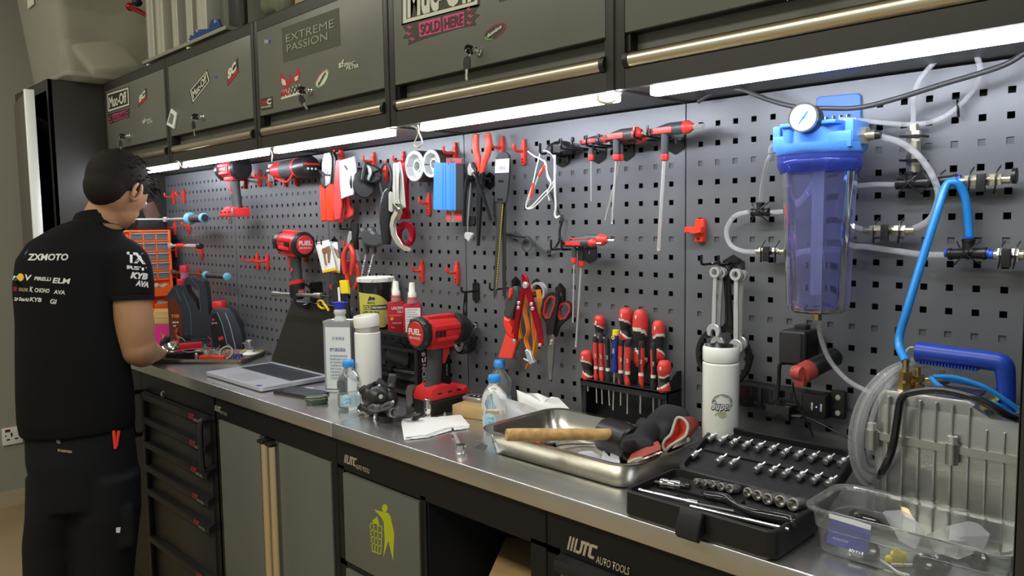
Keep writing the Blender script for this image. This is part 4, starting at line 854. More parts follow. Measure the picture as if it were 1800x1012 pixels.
# ---- black arm holder with ties, tape roll
K = kc(560, 470, 3.373); o = W(835.7, 513); t = thing('tool_holder', 'black single-arm holder with cable ties near the tape roll', 'hook', o, group=HB)
b = B(); fr(b, K([(912, 95), (930, 82), (948, 95), (950, 190), (930, 210), (912, 190)]), .004, .004, .001, holes=[K(circ(931, 105, 5, 6, 8)), K(circ(931, 185, 5, 6, 8))]); b.build('mount_plate', M_blackg, t)
a = W(*K([(925, 140)])[0], .004); c = at(*K([(848, 132)])[0], X=a.x); B().tube([a, (a.x, c.y+.01, a.z), (a.x, c.y, a.z+.004), (a.x, c.y, a.z+.014)], .0032, 8, sm=3).build('arm', M_blackg, t)
for k, (x, y) in enumerate(((862, 285), (872, 290))):
    P = [Vector((a.x, c.y+.012+k*.006, a.z+.003)), Vector((a.x-.004, c.y+.01, a.z-.04)), W(*K([(x, y)])[0], -c.y-.01), Vector((a.x+.006, c.y+.01, a.z-.045)), Vector((a.x+.001, c.y+.012+k*.006, a.z+.003))]
    tag(B().band(P, .004, .0012, sm=6, up=(0, 1, 0)).build('cable_tie', M_black), 'black cable tie loop hanging from the single-arm holder, %s one' % ('front' if k == 0 else 'rear'), 'cable tie', 'cable ties on the arm holder')
q = W(*K([(868, 432)])[0], .03); t = thing('tape_roll', 'round black-rimmed tape roll with silver face beside the impact wrench', 'tape roll', (q.x, -.03, q.z))
e = Vector((-.25, -1, 0)).normalized(); B().lathe([(.012, -.018), (.034, -.018), (.036, -.012), (.036, .014), (.034, .018), (.024, .018)], (q.x, -.032, q.z), e, 30).build('roll', M_blackg, t)
B().lathe([(.0285, 0), (.0285, .001), (.016, .0015), (.016, -.001)], Vector((q.x, -.032, q.z))+e*.018, e, 28, cap=False).build('silver_label', M_steel, t)
# ================================================================== RIGHT HALF OF THE PEGBOARD
K = kc(860, 390, 3.373)
# ---- wire brush, scraper, frame, strap, scissors
t = thing('wire_brush', 'wire brush with black and red handle and flat red head', 'brush', W(900, 560, .045))
b = B(); fr(b, K([(112, 420), (128, 385), (150, 380), (163, 405), (165, 450), (150, 500), (125, 580), (95, 570), (80, 560), (95, 480)]), .05, .022, .006); b.build('rubber_grip', M_knob, t)
b = B(); fr(b, K([(112, 400), (130, 388), (135, 420), (120, 450), (108, 470)]), .054, .02, .003); fr(b, K([(78, 562), (122, 575), (128, 630), (140, 660), (142, 692), (118, 690), (85, 640), (74, 600)]), .05, .022, .006); b.build('red_neck', M_redb, t)
b = B(); fr(b, K([(96, 660), (118, 690), (142, 692), (165, 705), (130, 812), (50, 805)]), .05, .012, .002); b.build('brush_head', mat('scarlet head', (.80, .07, .05), .4), t)
b = B(); random.seed(3)
for i in range(70):
    f0 = random.random(); x, y = 128+38*(1-f0)+random.uniform(-3, 3), 705+f0*100
    p = W(*K([(x, y)])[0], .043+random.uniform(-.004, .004)); q = W(*K([(x+22+random.uniform(-4, 6), y+12)])[0], .04); b.cyl(p, q, .0004, n=4)
o = b.build('bristles', mat('bristle steel', (.12, .11, .1), .5, metal=.6), t); o['kind'] = 'stuff'
t = thing('yellow_scraper', 'yellow curved scraper half hidden behind the red brush', 'scraper', W(912, 560, .03)); b = B(); fr(b, K([(150, 470), (168, 455), (172, 560), (178, 640), (196, 690), (180, 700), (150, 660), (125, 640), (130, 560)]), .03, .006, .002); b.build('blade', mat('scraper yellow', (.75, .36, .02), .4), t)
t = thing('folding_frame', 'crimson folding two-legged metal tool with small silver bolts', 'tool', W(925, 560, .06))
b = B(); fr(b, K([(190, 312), (208, 308), (222, 330), (245, 420), (285, 560), (308, 640), (318, 735), (292, 740), (285, 660), (262, 590), (232, 480), (205, 400), (190, 350)]), .066, .006, .0012); b.build('long_leg', M_crim, t)
b = B(); fr(b, K([(190, 380), (205, 420), (190, 500), (172, 600), (160, 705), (142, 708), (148, 600), (162, 500)]), .058, .006, .0012); b.build('short_leg', M_crim, t)
for x, y in ((208, 375), (168, 480), (166, 508), (244, 488), (250, 515), (142, 705), (294, 730)):
    q = W(*K([(x, y)])[0], .072); B().lathe([(.0045, 0), (.0045, .003), (.0036, .004), (.0001, .0042)] if y != 375 else [(.008, -.006), (.008, .004), (.006, .006), (.0001, .006)], (q.x, -.067, q.z), (0, -1, 0), 12).build('bolt', M_steel, t)
M_or = mat('strap orange', (.9, .30, .04), .6, bump=.3, bscale=500)
t = thing('cam_strap', 'orange webbing strap with silver cam buckle hanging beside the scissors', 'strap', W(930, 560, .04))
B().band([W(*p, .045) for p in K([(218, 430), (212, 520), (226, 600), (232, 650), (218, 700), (236, 760), (240, 800)])], .014, .0015, sm=5, up=(0, 1, 0)).band([W(*p, .040) for p in K([(290, 400), (298, 460), (302, 560), (290, 650), (278, 740), (262, 810), (238, 840), (226, 868)])], .016, .0015, sm=5, up=(0, 1, 0)).band([W(*p, .035) for p in K([(290, 402), (262, 412), (255, 470), (262, 600), (272, 700), (268, 780)])], .014, .0015, sm=5, up=(0, 1, 0)).build('webbing', M_or, t)
b = B(); fr(b, K([(208, 762), (222, 755), (240, 770), (262, 835), (238, 845), (222, 812)]), .055, .010, .0015); fr(b, K([(200, 808), (222, 815), (228, 828), (206, 820)]), .058, .006, .001); fr(b, K([(255, 815), (272, 822), (268, 835), (255, 830)]), .05, .006, .001); b.build('cam_buckle', mat('buckle zinc', (.55, .62, .62), .35, metal=.5), t)
q = W(*K([(285, 415)])[0], .03); b = B(); b.lathe([(.018, -.006), (.024, -.006), (.024, .006), (.018, .006), (.018, -.006)], (q.x, -.025, q.z), (0, -1, 0), 24, cap=False); tag(b.build('steel_hoop', M_steel), 'steel hoop behind the orange strap top', 'ring')
t = thing('scissors', 'large scissors with black and dark red handles hanging blades down', 'scissors', W(970, 590, .05))
b = B(); fr(b, K([(372, 415), (400, 420), (412, 455), (398, 530), (388, 600), (378, 655), (362, 670), (340, 665), (335, 600), (312, 560), (305, 520), (318, 460), (345, 425)]), .052, .010, .003, holes=[K([(372, 440), (388, 450), (385, 490), (358, 562), (335, 570), (320, 545), (330, 480), (350, 448)])]); b.build('large_handle', M_black, t)
b = B(); fr(b, K([(368, 436), (392, 446), (388, 494), (360, 568), (335, 576), (316, 548), (326, 478), (348, 443)]), .0535, .010, .001, holes=[K([(370, 446), (384, 454), (380, 490), (355, 556), (336, 562), (324, 543), (334, 482), (352, 452)])]); b.build('large_handle_lining', mat('dark red lining', (.35, .03, .03), .45), t)
b = B(); fr(b, K([(425, 475), (455, 468), (485, 490), (488, 525), (470, 565), (430, 600), (408, 620), (388, 682), (372, 660), (392, 600), (395, 540), (405, 495)]), .044, .010, .003, holes=[K([(425, 488), (452, 480), (474, 498), (474, 528), (450, 568), (420, 575), (408, 555), (408, 515)])]); b.build('small_handle', M_black, t)
b = B(); fr(b, K([(422, 484), (454, 475), (480, 496), (479, 530), (452, 574), (418, 582), (402, 556), (403, 513)]), .0455, .010, .001, holes=[K([(426, 492), (451, 485), (470, 501), (469, 528), (448, 562), (421, 569), (412, 552), (412, 517)])]); b.build('small_handle_lining', mat('dark red lining', (.35, .03, .03), .45), t)
M_bl = mat('scissor blade steel', (.33, .32, .29), .3, metal=.85)
b = B(); fr(b, K([(345, 662), (368, 655), (384, 680), (378, 800), (368, 930), (360, 940), (350, 930), (345, 800)]), .050, .003, .0008); fr(b, K([(355, 660), (382, 665), (385, 690), (376, 860), (366, 938), (358, 930), (360, 800)]), .046, .003, .0008); b.build('blades', M_bl, t)
q = W(*K([(361, 712)])[0], .052); B().lathe([(.006, 0), (.006, .002), (.004, .003), (.0001, .003)], (q.x, -.0505, q.z), (0, -1, 0), 14).build('pivot_screw', M_chrome, t)
holder(908, 503, [(-.045, -.004, .05)], 'black holder carrying the wire brush', h=.05, w=.03); holder(945, 505, [(0, 0, .05)], 'black holder carrying the orange strap'); holder(986, 517, [(-.045, 0, .06)], 'black holder carrying the scissors', h=.055, w=.03)
# ---- screwdriver rack
K = kc(980, 520, 4.4); M_rack = mat('rack black', (.014, .014, .015), .45)
xR = W(1198, 651).x; xL = at(1020, 669, Y=-.057).x; zt = at(1171, 690, X=xR).z; zb = zt-.093; dF = .057; zt2 = W(1198, 651).z
t = thing('screwdriver_rack', 'black plastic screwdriver rack on the board above the metal tray', 'rack', ((xL+xR)/2, 0, zb))
b = B()
for x in (xL+.0015, xR-.0015): b.prism([(0, zb), (-dF+.008, zb), (-dF, zt-.006), (-dF+.004, zt), (-.02, zt2), (0, zt2)], (x-.0015, 0, 0), YA, ZA, .003)
b.box(((xL+xR)/2, -dF/2-.002, zt-.003), (xR-xL, dF-.004, .004)); b.box(((xL+xR)/2, -dF+.0015, zt-.0075), (xR-xL, .003, .017), bev=.001); b.box((xL+.006, -dF+.006, (zb+zt)/2), (.012, .004, zt-zb)); b.box((xR-.006, -dF+.006, (zb+zt)/2), (.012, .004, zt-zb))
b.box((xL+.135, -.014, (zt+zt2)/2+.006), (xR-xL-.135-.02, .004, .045))
b.box(((xL+xR)/2, -.0012, (zb+zt)/2), (xR-xL, .002, zt-zb)); b.build('rack_body', M_rack, t)
M_sred = mat('screwdriver red', (.66, .045, .035), .42, wear=((.38, .05, .04), .62), vscale=70); M_strim = mat('cream trim line', (.72, .66, .58), .5); M_sdk2 = mat('screwdriver black', (.02, .02, .021), .5)
def sdriver(xt, yt, xb, yb, d, rmax, style, lab, blade=.07):
    p, q = W(*K([(xt, yt)])[0], d), W(*K([(xb, yb)])[0], d); ax = (p-q); L = ax.length; ax.normalize()
    t = thing('screwdriver', lab, 'screwdriver', q, group='screwdrivers in the rack'); Fm = frame_z(ax, Vector((0, 1, 0))); n = 22; N = 30
    pr = {'fat': [(0, .62), (.10, .95), (.2, .88), (.35, .62), (.5, .80), (.7, 1.0), (.88, .93), (.97, .72), (1, .5)], 'slim': [(0, .85), (.1, 1), (.3, .85), (.42, .78), (.6, .95), (.9, 1), (.97, .95), (1, .8)]}[style if style in ('fat', 'slim') else 'slim']
    b = B(); ts = np.linspace(0, 1, N+1); V = []
    for f0 in ts:
        r = rmax*float(np.interp(f0, [a for a, _ in pr], [c for _, c in pr])); V.append([b._v(q+ax*(f0*L)+Fm.col[0]*(r*math.cos(a))+Fm.col[1]*(r*math.sin(a))) for a in np.linspace(0, 2*PI, n+1)[:-1]])
    ph = random.uniform(0, 6)
    for i in range(N):
        for k in range(n):
            f0 = (i+.5)/N; a = 2*PI*(k+.5)/n
            if style == 'fat':
                e = f0-(.58+.09*math.cos(a-ph)); e2 = f0-(.22+.10*math.cos(a-ph+1)); m = 0 if e > .035 else (1 if e > -.03 else (2 if e2 > .03 else (1 if e2 > -.02 else 0)))
            else:
                m = 2 if f0 > .86 else (0 if abs(((a-ph+PI) % (2*PI))-PI) < 1.9 else 2) if f0 > .32 else (1 if f0 > .27 else (2 if math.cos(a-ph+f0*6) < .2 else 0))
            fc = b._f((V[i][k], V[i][(k+1) % n], V[i+1][(k+1) % n], V[i+1][k])); fc.material_index = m
    fc = b._f(V[0][::-1]); fc.material_index = 2 if style == 'slim' else 0; fc = b._f(V[-1]); fc.material_index = 2 if style == 'slim' else 0
    if style == 'blue': mm = [mat('driver blue', (.02, .035, .22), .4)]*3
    else: mm = [M_sred, M_strim, M_sdk2]
    h = b.build('handle', mm, t)
    if style == 'blue':
        B().cyl(p-ax*.001, p+ax*.010, rmax*1.0, rmax*.95, n=16).build('yellow_cap', mat('driver yellow', (.8, .68, .03), .4), t); e = p-ax*.006+Vector((-.001, -rmax-.0, 0)); B().lathe([(.0042, 0), (.0042, .001), (.002, .001), (.002, -.001)], e, (0, -1, 0), 16, cap=False).build('hang_eye', mat('driver yellow', (.8, .68, .03), .4), t)
        text('PRO', e+Vector((.0035, -.0006, -.034)), ZA, -XA, .004, M_wtxt, t, bold=.02)
    elif style == 'fat': e = p-ax*.016+Vector((0, -rmax*.93, 0)); B().ell(e, (.0022, .0025, .005), n=10, k=6).build('hang_eye', M_strim, h)
    elif lab[0] in 'sr' : text('S.TOOLS' if 0 else 'JTC', q+ax*(L*.62)+Vector((.002, -rmax*1.02, 0)), -ax, Fm.col[0] if Fm.col[0].x > 0 else -Fm.col[0], .004, M_strim, h, bold=.02, lift=.0002)
    B().cyl(q, q-ax*blade, .0022 if style == 'fat' else .0016, n=8).build('shaft', M_steel, t)
random.seed(5)
for a in [(325, 150, 325, 345, .018, .0135, 'fat', 'fat red screwdriver standing tall, leftmost of the rear row', .10), (528, 92, 522, 355, .018, .0155, 'fat', 'tall worn red screwdriver in rear row, behind the blue one', .11),
          (640, 105, 640, 545, .020, .0170, 'fat', 'largest red and black screwdriver in the middle of rear row', .10), (780, 190, 785, 510, .018, .0140, 'fat', 'tall red screwdriver with diagonal cream line, rightmost in rear row', .10),
          (222, 420, 232, 650, .047, .0145, 'fat', 'stubby fat screwdriver at left end of the front row', .025), (292, 312, 300, 655, .047, .0058, 'slim', 'slim precision screwdriver next to the stubby left one', .05), (332, 318, 342, 662, .047, .0058, 'slim', 'slim precision screwdriver, second of the slim ones from left', .05),
          (380, 322, 395, 672, .047, .0062, 'slim', 'slim precision screwdriver just left of the blue one', .05), (450, 298, 440, 588, .047, .0075, 'blue', 'blue screwdriver with yellow cap', .085),
          (492, 338, 490, 688, .047, .0062, 'slim', 'slim screwdriver just right of the blue one', .045), (545, 345, 542, 698, .047, .0066, 'slim', 'slim screwdriver with black upper half, left of the rack middle', .06),
          (650, 350, 645, 712, .047, .0066, 'slim', 'slim screwdriver with black upper half, before the largest red one', .055), (742, 362, 742, 730, .047, .0066, 'slim', 'slim screwdriver between the middle and the right end of front row', .05),
          (828, 498, 822, 748, .047, .0150, 'fat', 'stubby fat screwdriver at right end of the front row', .025)]: sdriver(*a[:7], a[7], a[8])
# ---- combination spanners on double hook
K = kc(1190, 430, 3.066); q = W(1290, 472)
holder(1290, 473, [(-.045, .014, .045), (-.008, .014, .045)], 'black double-prong holder carrying the combination spanners', h=.058, w=.045, up=.015)
def spanner(top, bot, d, w_, lab, rr=.0105):
    p, q = W(*K([top])[0], d), W(*K([bot])[0], d); ax = (q-p); L = ax.length; ax.normalize(); u = ax.cross(YA).normalized(); t = thing('combination_spanner', lab, 'spanner', p, group='combination spanners on double hook')
    b = B(); o = Vector((0, 0, 0)); P = lambda a, c: (p.x+u.x*a+ax.x*c, p.z+u.z*a+ax.z*c)
    hx = [P(.0062*math.cos(k*PI/6+.2), .0062*math.sin(k*PI/6+.2)) for k in range(12)]
    b.prism([P(rr*math.cos(k*PI/12), rr*math.sin(k*PI/12)) for k in range(24)], (0, -d+.005, 0), XA, ZA, .010, bev=.0008, holes=[hx]); b.build('ring_end', M_steel, t)
    b = B(); b.prism([P(-w_*.9, rr*.7), P(w_*.9, rr*.7), P(w_, L*.5), P(w_*1.1, L-.02), P(-w_*1.1, L-.02), P(-w_, L*.5)], (0, -d+.0025, 0), XA, ZA, .005, bev=.0008)
    b.build('shank', M_steel, t)
    b = B(); c0 = L-.010; R0 = .0145; n = 14
    outer = [P(R0*math.sin(a), c0-R0*math.cos(a)) for a in np.linspace(-2.45, 2.45, 20)]
    b.prism(outer+[P(.0055, c0+.010), P(.0055, c0-.002), P(0, c0-.006), P(-.0055, c0-.002), P(-.0055, c0+.010)], (0, -d+.0035, 0), XA, ZA, .007, bev=.0008); b.build('open_end', M_steel, t)
    text('12  CR-V', p+ax*(L*.28)+Vector((.0015, -.0034, 0)), ax, -u if u.x < 0 else u, .0032, mat('etched mark', (.2, .2, .2), .4, metal=.6), t, name='etched_marking', spacing=1.1)
spanner((240, 150), (218, 558), .030, .0038, 'combination spanner behind, left hook, its foot dipping behind the white bottle rim'); spanner((208, 147), (198, 492), .042, .0042, 'combination spanner in front on the left hook')
spanner((350, 165), (340, 560), .028, .0036, 'combination spanner behind on the right hook'); spanner((320, 160), (320, 578), .042, .0046, 'longest combination spanner, in front on the right hook', .0115)
t = thing('filter_wrench', 'black plastic ring wrench with notched round head behind the white bottle', 'wrench', W(1270, 600, .02)); b = B(); q = W(*K([(245, 600)])[0], .022); s_ = W(*K([(395, 600)])[0], .022).x-q.x
b.prism(circ(q.x, q.z, s_, n=44), (0, -.012, 0), XA, ZA, .012, bev=.001, holes=[[(q.x+(s_*.86-(.004 if k % 6 == 0 else 0))*math.cos(2*PI*k/48), q.z+(s_*.86-(.004 if k % 6 == 0 else 0))*math.sin(2*PI*k/48)) for k in range(48)]]); b.build('ring_head', M_black, t)
b = B()
for k in range(12): a = 2*PI*k/12; b.box((q.x+s_*.84*math.cos(a), -.018, q.z+s_*.84*math.sin(a)), (.006, .01, .006), bev=.001)
b.build('grip_teeth', M_black, t)
b = B(); fr(b, K([(240, 130), (262, 112), (280, 130), (285, 300), (292, 420), (300, 450), (235, 450), (262, 420), (258, 300), (250, 200)]), .022, .008, .001); fr(b, K([(262, 150), (268, 150), (272, 420), (264, 420)]), .0235, .003, .0005); b.build('handle', M_black, t)
# ---- power strip
K = kc(1200, 600, 5.953); d = .04; a, c = W(1281, 0, d).x, W(1465, 0, d).x; q = W(*K([(1000, 590)])[0], d)
zt_, zb_ = W(*K([(600, 440)])[0], d).z, W(*K([(600, 675)])[0], d).z
t = thing('power_strip', 'long black power strip with glowing red switch and USB ports on the board', 'power strip', ((a+c)/2, 0, (zt_+zb_)/2)); zm = (zt_+zb_)/2; hz = (zt_-zb_)
B().box(((a+c)/2, -d/2, zm), (c-a, d-.001, hz), bev=.003).build('casing', mat('strip black', (.012, .012, .013), .4), t)
X = lambda px, py=600: W(*K([(px, py)])[0], d).x
B().box((X(535), -d-.001, zm+.006), (.013, .004, .017), bev=.001).build('lit_switch', mat('lit red switch', (1, .03, .02), .4, emit=1.6), t)
for px in (715, 930, 1140):
    x = X(px); B().box((x, -d-.0003, zm+.002), (.040, .001, hz-.008), bev=.0003).build('socket_face', M_blackg, t)
    b = B(); b.box((x, -d-.001, zm+.010), (.0045, .001, .016)).box((x-.011, -d-.001, zm-.010), (.010, .001, .005)).box((x+.011, -d-.001, zm-.010), (.010, .001, .005)); b.build('pin_holes', M_dark, t)
for px in (1355, 1450): B().box((X(px, 680), -d-.0006, zm), (.0035, .001, .014), bev=.0003).build('usb_port', M_steel, t)
B().lathe([(.0012, 0), (.0001, .0006)], (X(1400, 680), -d-.0005, zm), (0, -1, 0), 8).build('blue_indicator', mat('blue led', (.1, .15, 1), .4, emit=6), t)
b = B().box((c+.012, -.012, zm+.004), (.026, .012, .05), bev=.003); b.build('mount_ear', M_black, t)
for dz in (.016, -.012): B().lathe([(.005, 0), (.0045, .003), (.0001, .0035)], (c+.014, -.018, zm+dz+.002), (0, -1, 0), 12).build('ear_screw', M_iv, t)
q = W(*K([(985, 745)])[0], .07); t = thing('plug_adapter', 'black plug adapter with cable in the power strip', 'adapter', q); B().box((q.x, -.055, q.z), (.046, .03, .026), bev=.003).build('adapter_body', M_blackg, t); B().cyl((q.x+.023, -.06, q.z-.004), (q.x+.042, -.06, q.z-.002), .004, n=8).build('cable_boot', M_black, t)
# ---- camera box / speaker with perforated face and magnet torch
q = W(1389, 612, .06); t = thing('mesh_speaker', 'black rounded box with perforated mesh face hanging above the power strip', 'speaker', (q.x, -.03, q.z))
B().box((q.x+.004, -.03, q.z), (.050, .055, .064), bev=.009, seg=4).build('casing', M_black, t); B().box((q.x-.001, -.0565, q.z), (.042, .006, .056), bev=.006, seg=3).build('mesh_rim', M_blackm, t)
b = B()
for i in range(14):
    for j in range(19): b.lathe([(.0009, 0), (.0001, .0004)], (q.x-.0195+i*.0029+(j % 2)*.0014, -.0597, q.z-.026+j*.0029), (0, -1, 0), 4, cap=False)
b.build('mesh_dots', mat('mesh dot purple grey', (.09, .075, .09), .4, metal=.5), t); B().box((q.x+.004, -.02, q.z+.034), (.022, .02, .01), bev=.002).build('top_clip', M_black, t)
q2 = W(*K([(1030, 300)])[0], .06); cable('speaker_cable', [(q.x-.014, -.05, q.z-.03), W(1371, 640, .055), W(1369, 670, .05), W(1366, 700, .05)], .0035, M_black, 'black cable from the mesh speaker down to the power strip')
K3 = kc(1190, 430, 3.066); p = W(*K3([(628, 690)])[0], .115); r_ = W(*K3([(810, 615)])[0], .06)
t = thing('inspection_lamp', 'black cylindrical lamp with red clamp head over the power strip', 'lamp', p); e = (Vector((r_.x, -.04, r_.z))-Vector((p.x+.01, -.10, p.z))).normalized()
o = Vector((p.x+.014, -.095, p.z+.002)); B().lathe([(.014, 0), (.0165, .006), (.0165, .066), (.014, .07)], o, e, 20).build('barrel', M_black, t)
b = B().lathe([(.010, -.012), (.017, -.010), (.0175, .010), (.015, .014)], o-e*.002, e, 20); b.box(o-e*.012+Vector((0, 0, -.010)), (.016, .018, .022), bev=.003); b.build('red_head', mat('faded red', (.42, .06, .05), .5), t)
b = B().lathe([(.012, -.009), (.013, 0), (.012, .009)], o-e*.018+Vector((0, 0, .004)), (1, -.3, 0), 18); b.build('red_knob', mat('faded red', (.42, .06, .05), .5), t)
B().box(o-e*.024+Vector((.0, 0, .012)), (.012, .006, .005), bev=.001).build('slot', M_dark, t)
cable('thin_wire', [W(1393, 672, .10), W(1396, 690, .09), W(1405, 715, .08), W(1420, 745, .07), W(1430, 768, .06)], .0016, M_black, 'thin black cord dropping from the red-headed lamp'); cable('adapter_cord', [q_ for q_ in (W(1406, 729, .062), W(1420, 734, .06), W(1450, 748, .06), W(1490, 770, .08), W(1520, 790, .12))], .0016, M_black, 'thin black cord running right from the plug adapter')
# ---- WATER FILTER
K = kc(1240, 160, 2.3); M_fb = mat('filter cap blue', (.07, .24, .66), .38); M_sump = mat('clear violet blue sump', (.66, .68, 1.0), .04, trans=.95, ior=1.35, spec=.6)
q = W(1441, 262, .095); cx, cy = q.x, -.095; Z = lambda y: W(1441, y, .095).z
t = thing('filter_housing', 'blue-capped water filter housing with clear violet bowl on the pegboard', 'filter', (cx, cy, Z(400)))
R_ = (W(1515, 290, .095).x-W(1368, 290, .095).x)/2*.97
zc1, zc0 = Z(222), Z(268)
b = B(); b.box((cx, cy, (zc1+zc0)/2-.006), (R_*1.92, R_*1.10, (zc1-zc0)*.62), bev=.004); b.lathe([(R_*.98, zc0-zc0-.004), (R_*1.02, .0), (R_*1.02, .012)], (cx, cy, zc0), (0, 0, 1), 36)
for sx in (-1, 1): b.box((cx+sx*R_*.88, cy, zc1-.014), (R_*.2, R_*1.0, .034), bev=.003)
for k in (-.55, .28): b.cyl((cx+k*R_, cy-R_*.45, zc1-.03), (cx+k*R_, cy-R_*.45, zc1+.002), .010, .013, n=16)
b.box((cx-.002, cy-R_*.35, zc1+.001), (R_*1.35, R_*.7, .006), bev=.002); b.cyl((cx, cy, zc1-.03), (cx, cy, zc1), R_*.7, n=24); cap = b.build('filter_cap', M_fb, t)
b = B(); fr(b, K([(447, 30), (462, 22), (615, 8), (628, 18), (628, 128), (450, 128)]), .006, .005, .0015); b.box((cx+.02, -.035, zc1+.010), (.055, .06, .006), bev=.001); b.build('wall_bracket', mat('bracket blue', (.045, .17, .60), .4), t)
for dx in (-.008, .004, .016, .028): B().lathe([(.004, 0), (.004, .004), (.0001, .0045)], (cx+dx, -.05, zc1+.016), (0, 0, 1), 10).build('bracket_screw', M_chrome, t)
# ring and bowl
ring = B().lathe([(R_*.90, -.034), (R_*.96, -.026), (R_*.99, -.020), (R_*1.0, -.016), (R_*.985, -.014), (R_*1.0, -.010), (R_*.985, -.007), (R_*1.0, -.004), (R_*.97, -.001), (R_*.86, -.001), (R_*.84, -.030)], (cx, cy, zc0), (0, 0, 1), 48, cap=False)
ring.build('threaded_collar', mat('collar deep blue', (.10, .16, .72), .06, trans=.75, ior=1.35), t)
zt, zb = zc0-.028, Z(548); n = 60; b = B()
def ringp(r, z, rib=0): return [Vector((cx+(r+(rib if k % 10 == 0 else 0))*math.cos(2*PI*k/n), cy+(r+(rib if k % 10 == 0 else 0))*math.sin(2*PI*k/n), z)) for k in range(n)]
rt, rb = R_*.86, R_*.72
b.rings([ringp(rt*1.04, zt), ringp(rt, zt-.008, .004), ringp(rb, zb+.016, .006), ringp(rb*.95, zb+.006, .005), ringp(rb*.8, zb, .002), ringp(.006, zb-.001), ringp(.005, zb+.005), ringp(rb*.78, zb+.006), ringp(rb*.93, zb+.016), ringp(rt*.955, zt-.008), ringp(rt*.98, zt)], cap=False); b.build('clear_bowl', M_sump, t)
b = B().lathe([(.013, zb+.030-zb), (.013, zt-zb+.02), (.006, zt-zb+.02)], (cx+.002, cy, zb), (0, 0, 1), 20); b.build('inner_tube', mat('pearl inner tube', (.72, .76, .85), .2, trans=.2, alpha=.75), t)
b = B()
for k in range(9): a = k*.7; b.lathe([(.006+.002*(k % 3), 0), (.005, .004), (.0001, .004)], (cx+rb*.55*math.cos(a), cy+rb*.55*math.sin(a), zb+.008+.002*(k % 3)), (0, 0, 1), 8)
b.build('inner_base_fins', mat('pale violet plastic', (.35, .35, .75), .15, trans=.3), t)
B().lathe([(.007, -.014), (.007, -.004), (.010, -.004), (.010, .001), (.0001, .001)], (cx+.002, cy, zb), (0, 0, 1), 6).build('drain_fitting', mat('brass', (.60, .42, .16), .3, metal=1), t)
# gauge
g = W(1412.5, 206.5, .16); t = thing('pressure_gauge', 'round white-faced pressure gauge with blue needle on the filter cap', 'gauge', g); gn = Vector((.05, -1, .06)).normalized(); rg = .0235
B().lathe([(rg*.5, .026), (rg, .024), (rg, 0), (rg*.97, -.0005), (.0001, -.0006)], g, -gn, 32).build('gauge_case', M_black, t); Fm = frame_z(gn)
B().lathe([(rg*1.0, -.001), (rg*1.0, .003), (rg*.9, .003), (rg*.88, .0005)], g, gn, 36, cap=False).build('bezel', M_chrome, t); B().lathe([(rg*.9, .0012), (.0001, .0015)], g, gn, 32).build('dial', mat('dial white', (.85, .86, .86), .4), t)
u_, v_ = Fm.col[0], Fm.col[1]
if v_.z < 0: u_, v_ = -u_, -v_
if u_.x < 0: u_ = -u_
gp = lambda r, a, h=.0020: g+u_*(r*math.cos(a))+v_*(r*math.sin(a))+gn*h
b = B()
for k in range(31):
    a = math.radians(225-k*9); r0 = .74 if k % 5 else .66; b.cyl(gp(rg*r0, a), gp(rg*.82, a), .00035, n=4)
b.tube([gp(rg*.42, a) for a in np.linspace(-.7, 3.9, 20)], .0003, 4, sm=0); b.build('dial_scale', mat('dial ink', (.08, .09, .12), .5), t)
b = B().cyl(gp(-rg*.62, .95), gp(rg*.0, .95), .0004, .0018, n=6).cyl(gp(0, .95), gp(rg*.5, .95), .0026, .0014, n=8); b.build('needle', mat('needle blue', (.02, .18, .65), .4), t)
B().tube([g-gn*.024, (cx-.025, cy, zc1+.012), (cx, cy, zc1+.008)], .006, 8, sm=3).build('gauge_stem', M_black, t)
# fittings on the cap
M_nick = mat('nickel fitting', (.62, .58, .45), .28, metal=.9); M_pfit = mat('fitting black', (.015, .015, .016), .35); M_bcol = mat('fitting blue collar', (.02, .10, .65), .35)
q = W(*K([(612, 182)])[0], .10); t = thing('hose_fitting', 'large nickel hex hose fitting on the right side of filter cap', 'fitting', q); x = cx+R_*.98
B().cyl((x, cy, q.z), (x+.010, cy, q.z), .015, n=6).cyl((x+.01, cy, q.z), (x+.022, cy, q.z), .008, n=12).build('hex_body', M_nick, t); B().cyl((x+.022, cy, q.z), (x+.030, cy, q.z), .0075, .006, n=14).build('push_collar', M_pfit, t)
HX = Vector((x+.028, cy, q.z))
q = W(*K([(280, 222)])[0], .10); x = cx-R_*.98; t = thing('hose_fitting', 'small elbow hose fitting with blue collar on the left side of filter cap', 'fitting', (x, cy, q.z))
B().cyl((x, cy, q.z), (x-.006, cy, q.z), .009, n=6).build('hex_body', M_nick, t); B().lathe([(.009, 0), (.009, .004)], (x-.004, cy, q.z), (-1, 0, 0), 14).build('blue_collar', M_bcol, t); B().tube([(x-.006, cy, q.z), (x-.016, cy, q.z), (x-.018, cy, q.z-.012)], .006, 10, sm=3).build('elbow', mat('grey elbow', (.18, .18, .2), .3), t); HL = Vector((x-.018, cy, q.z-.012))
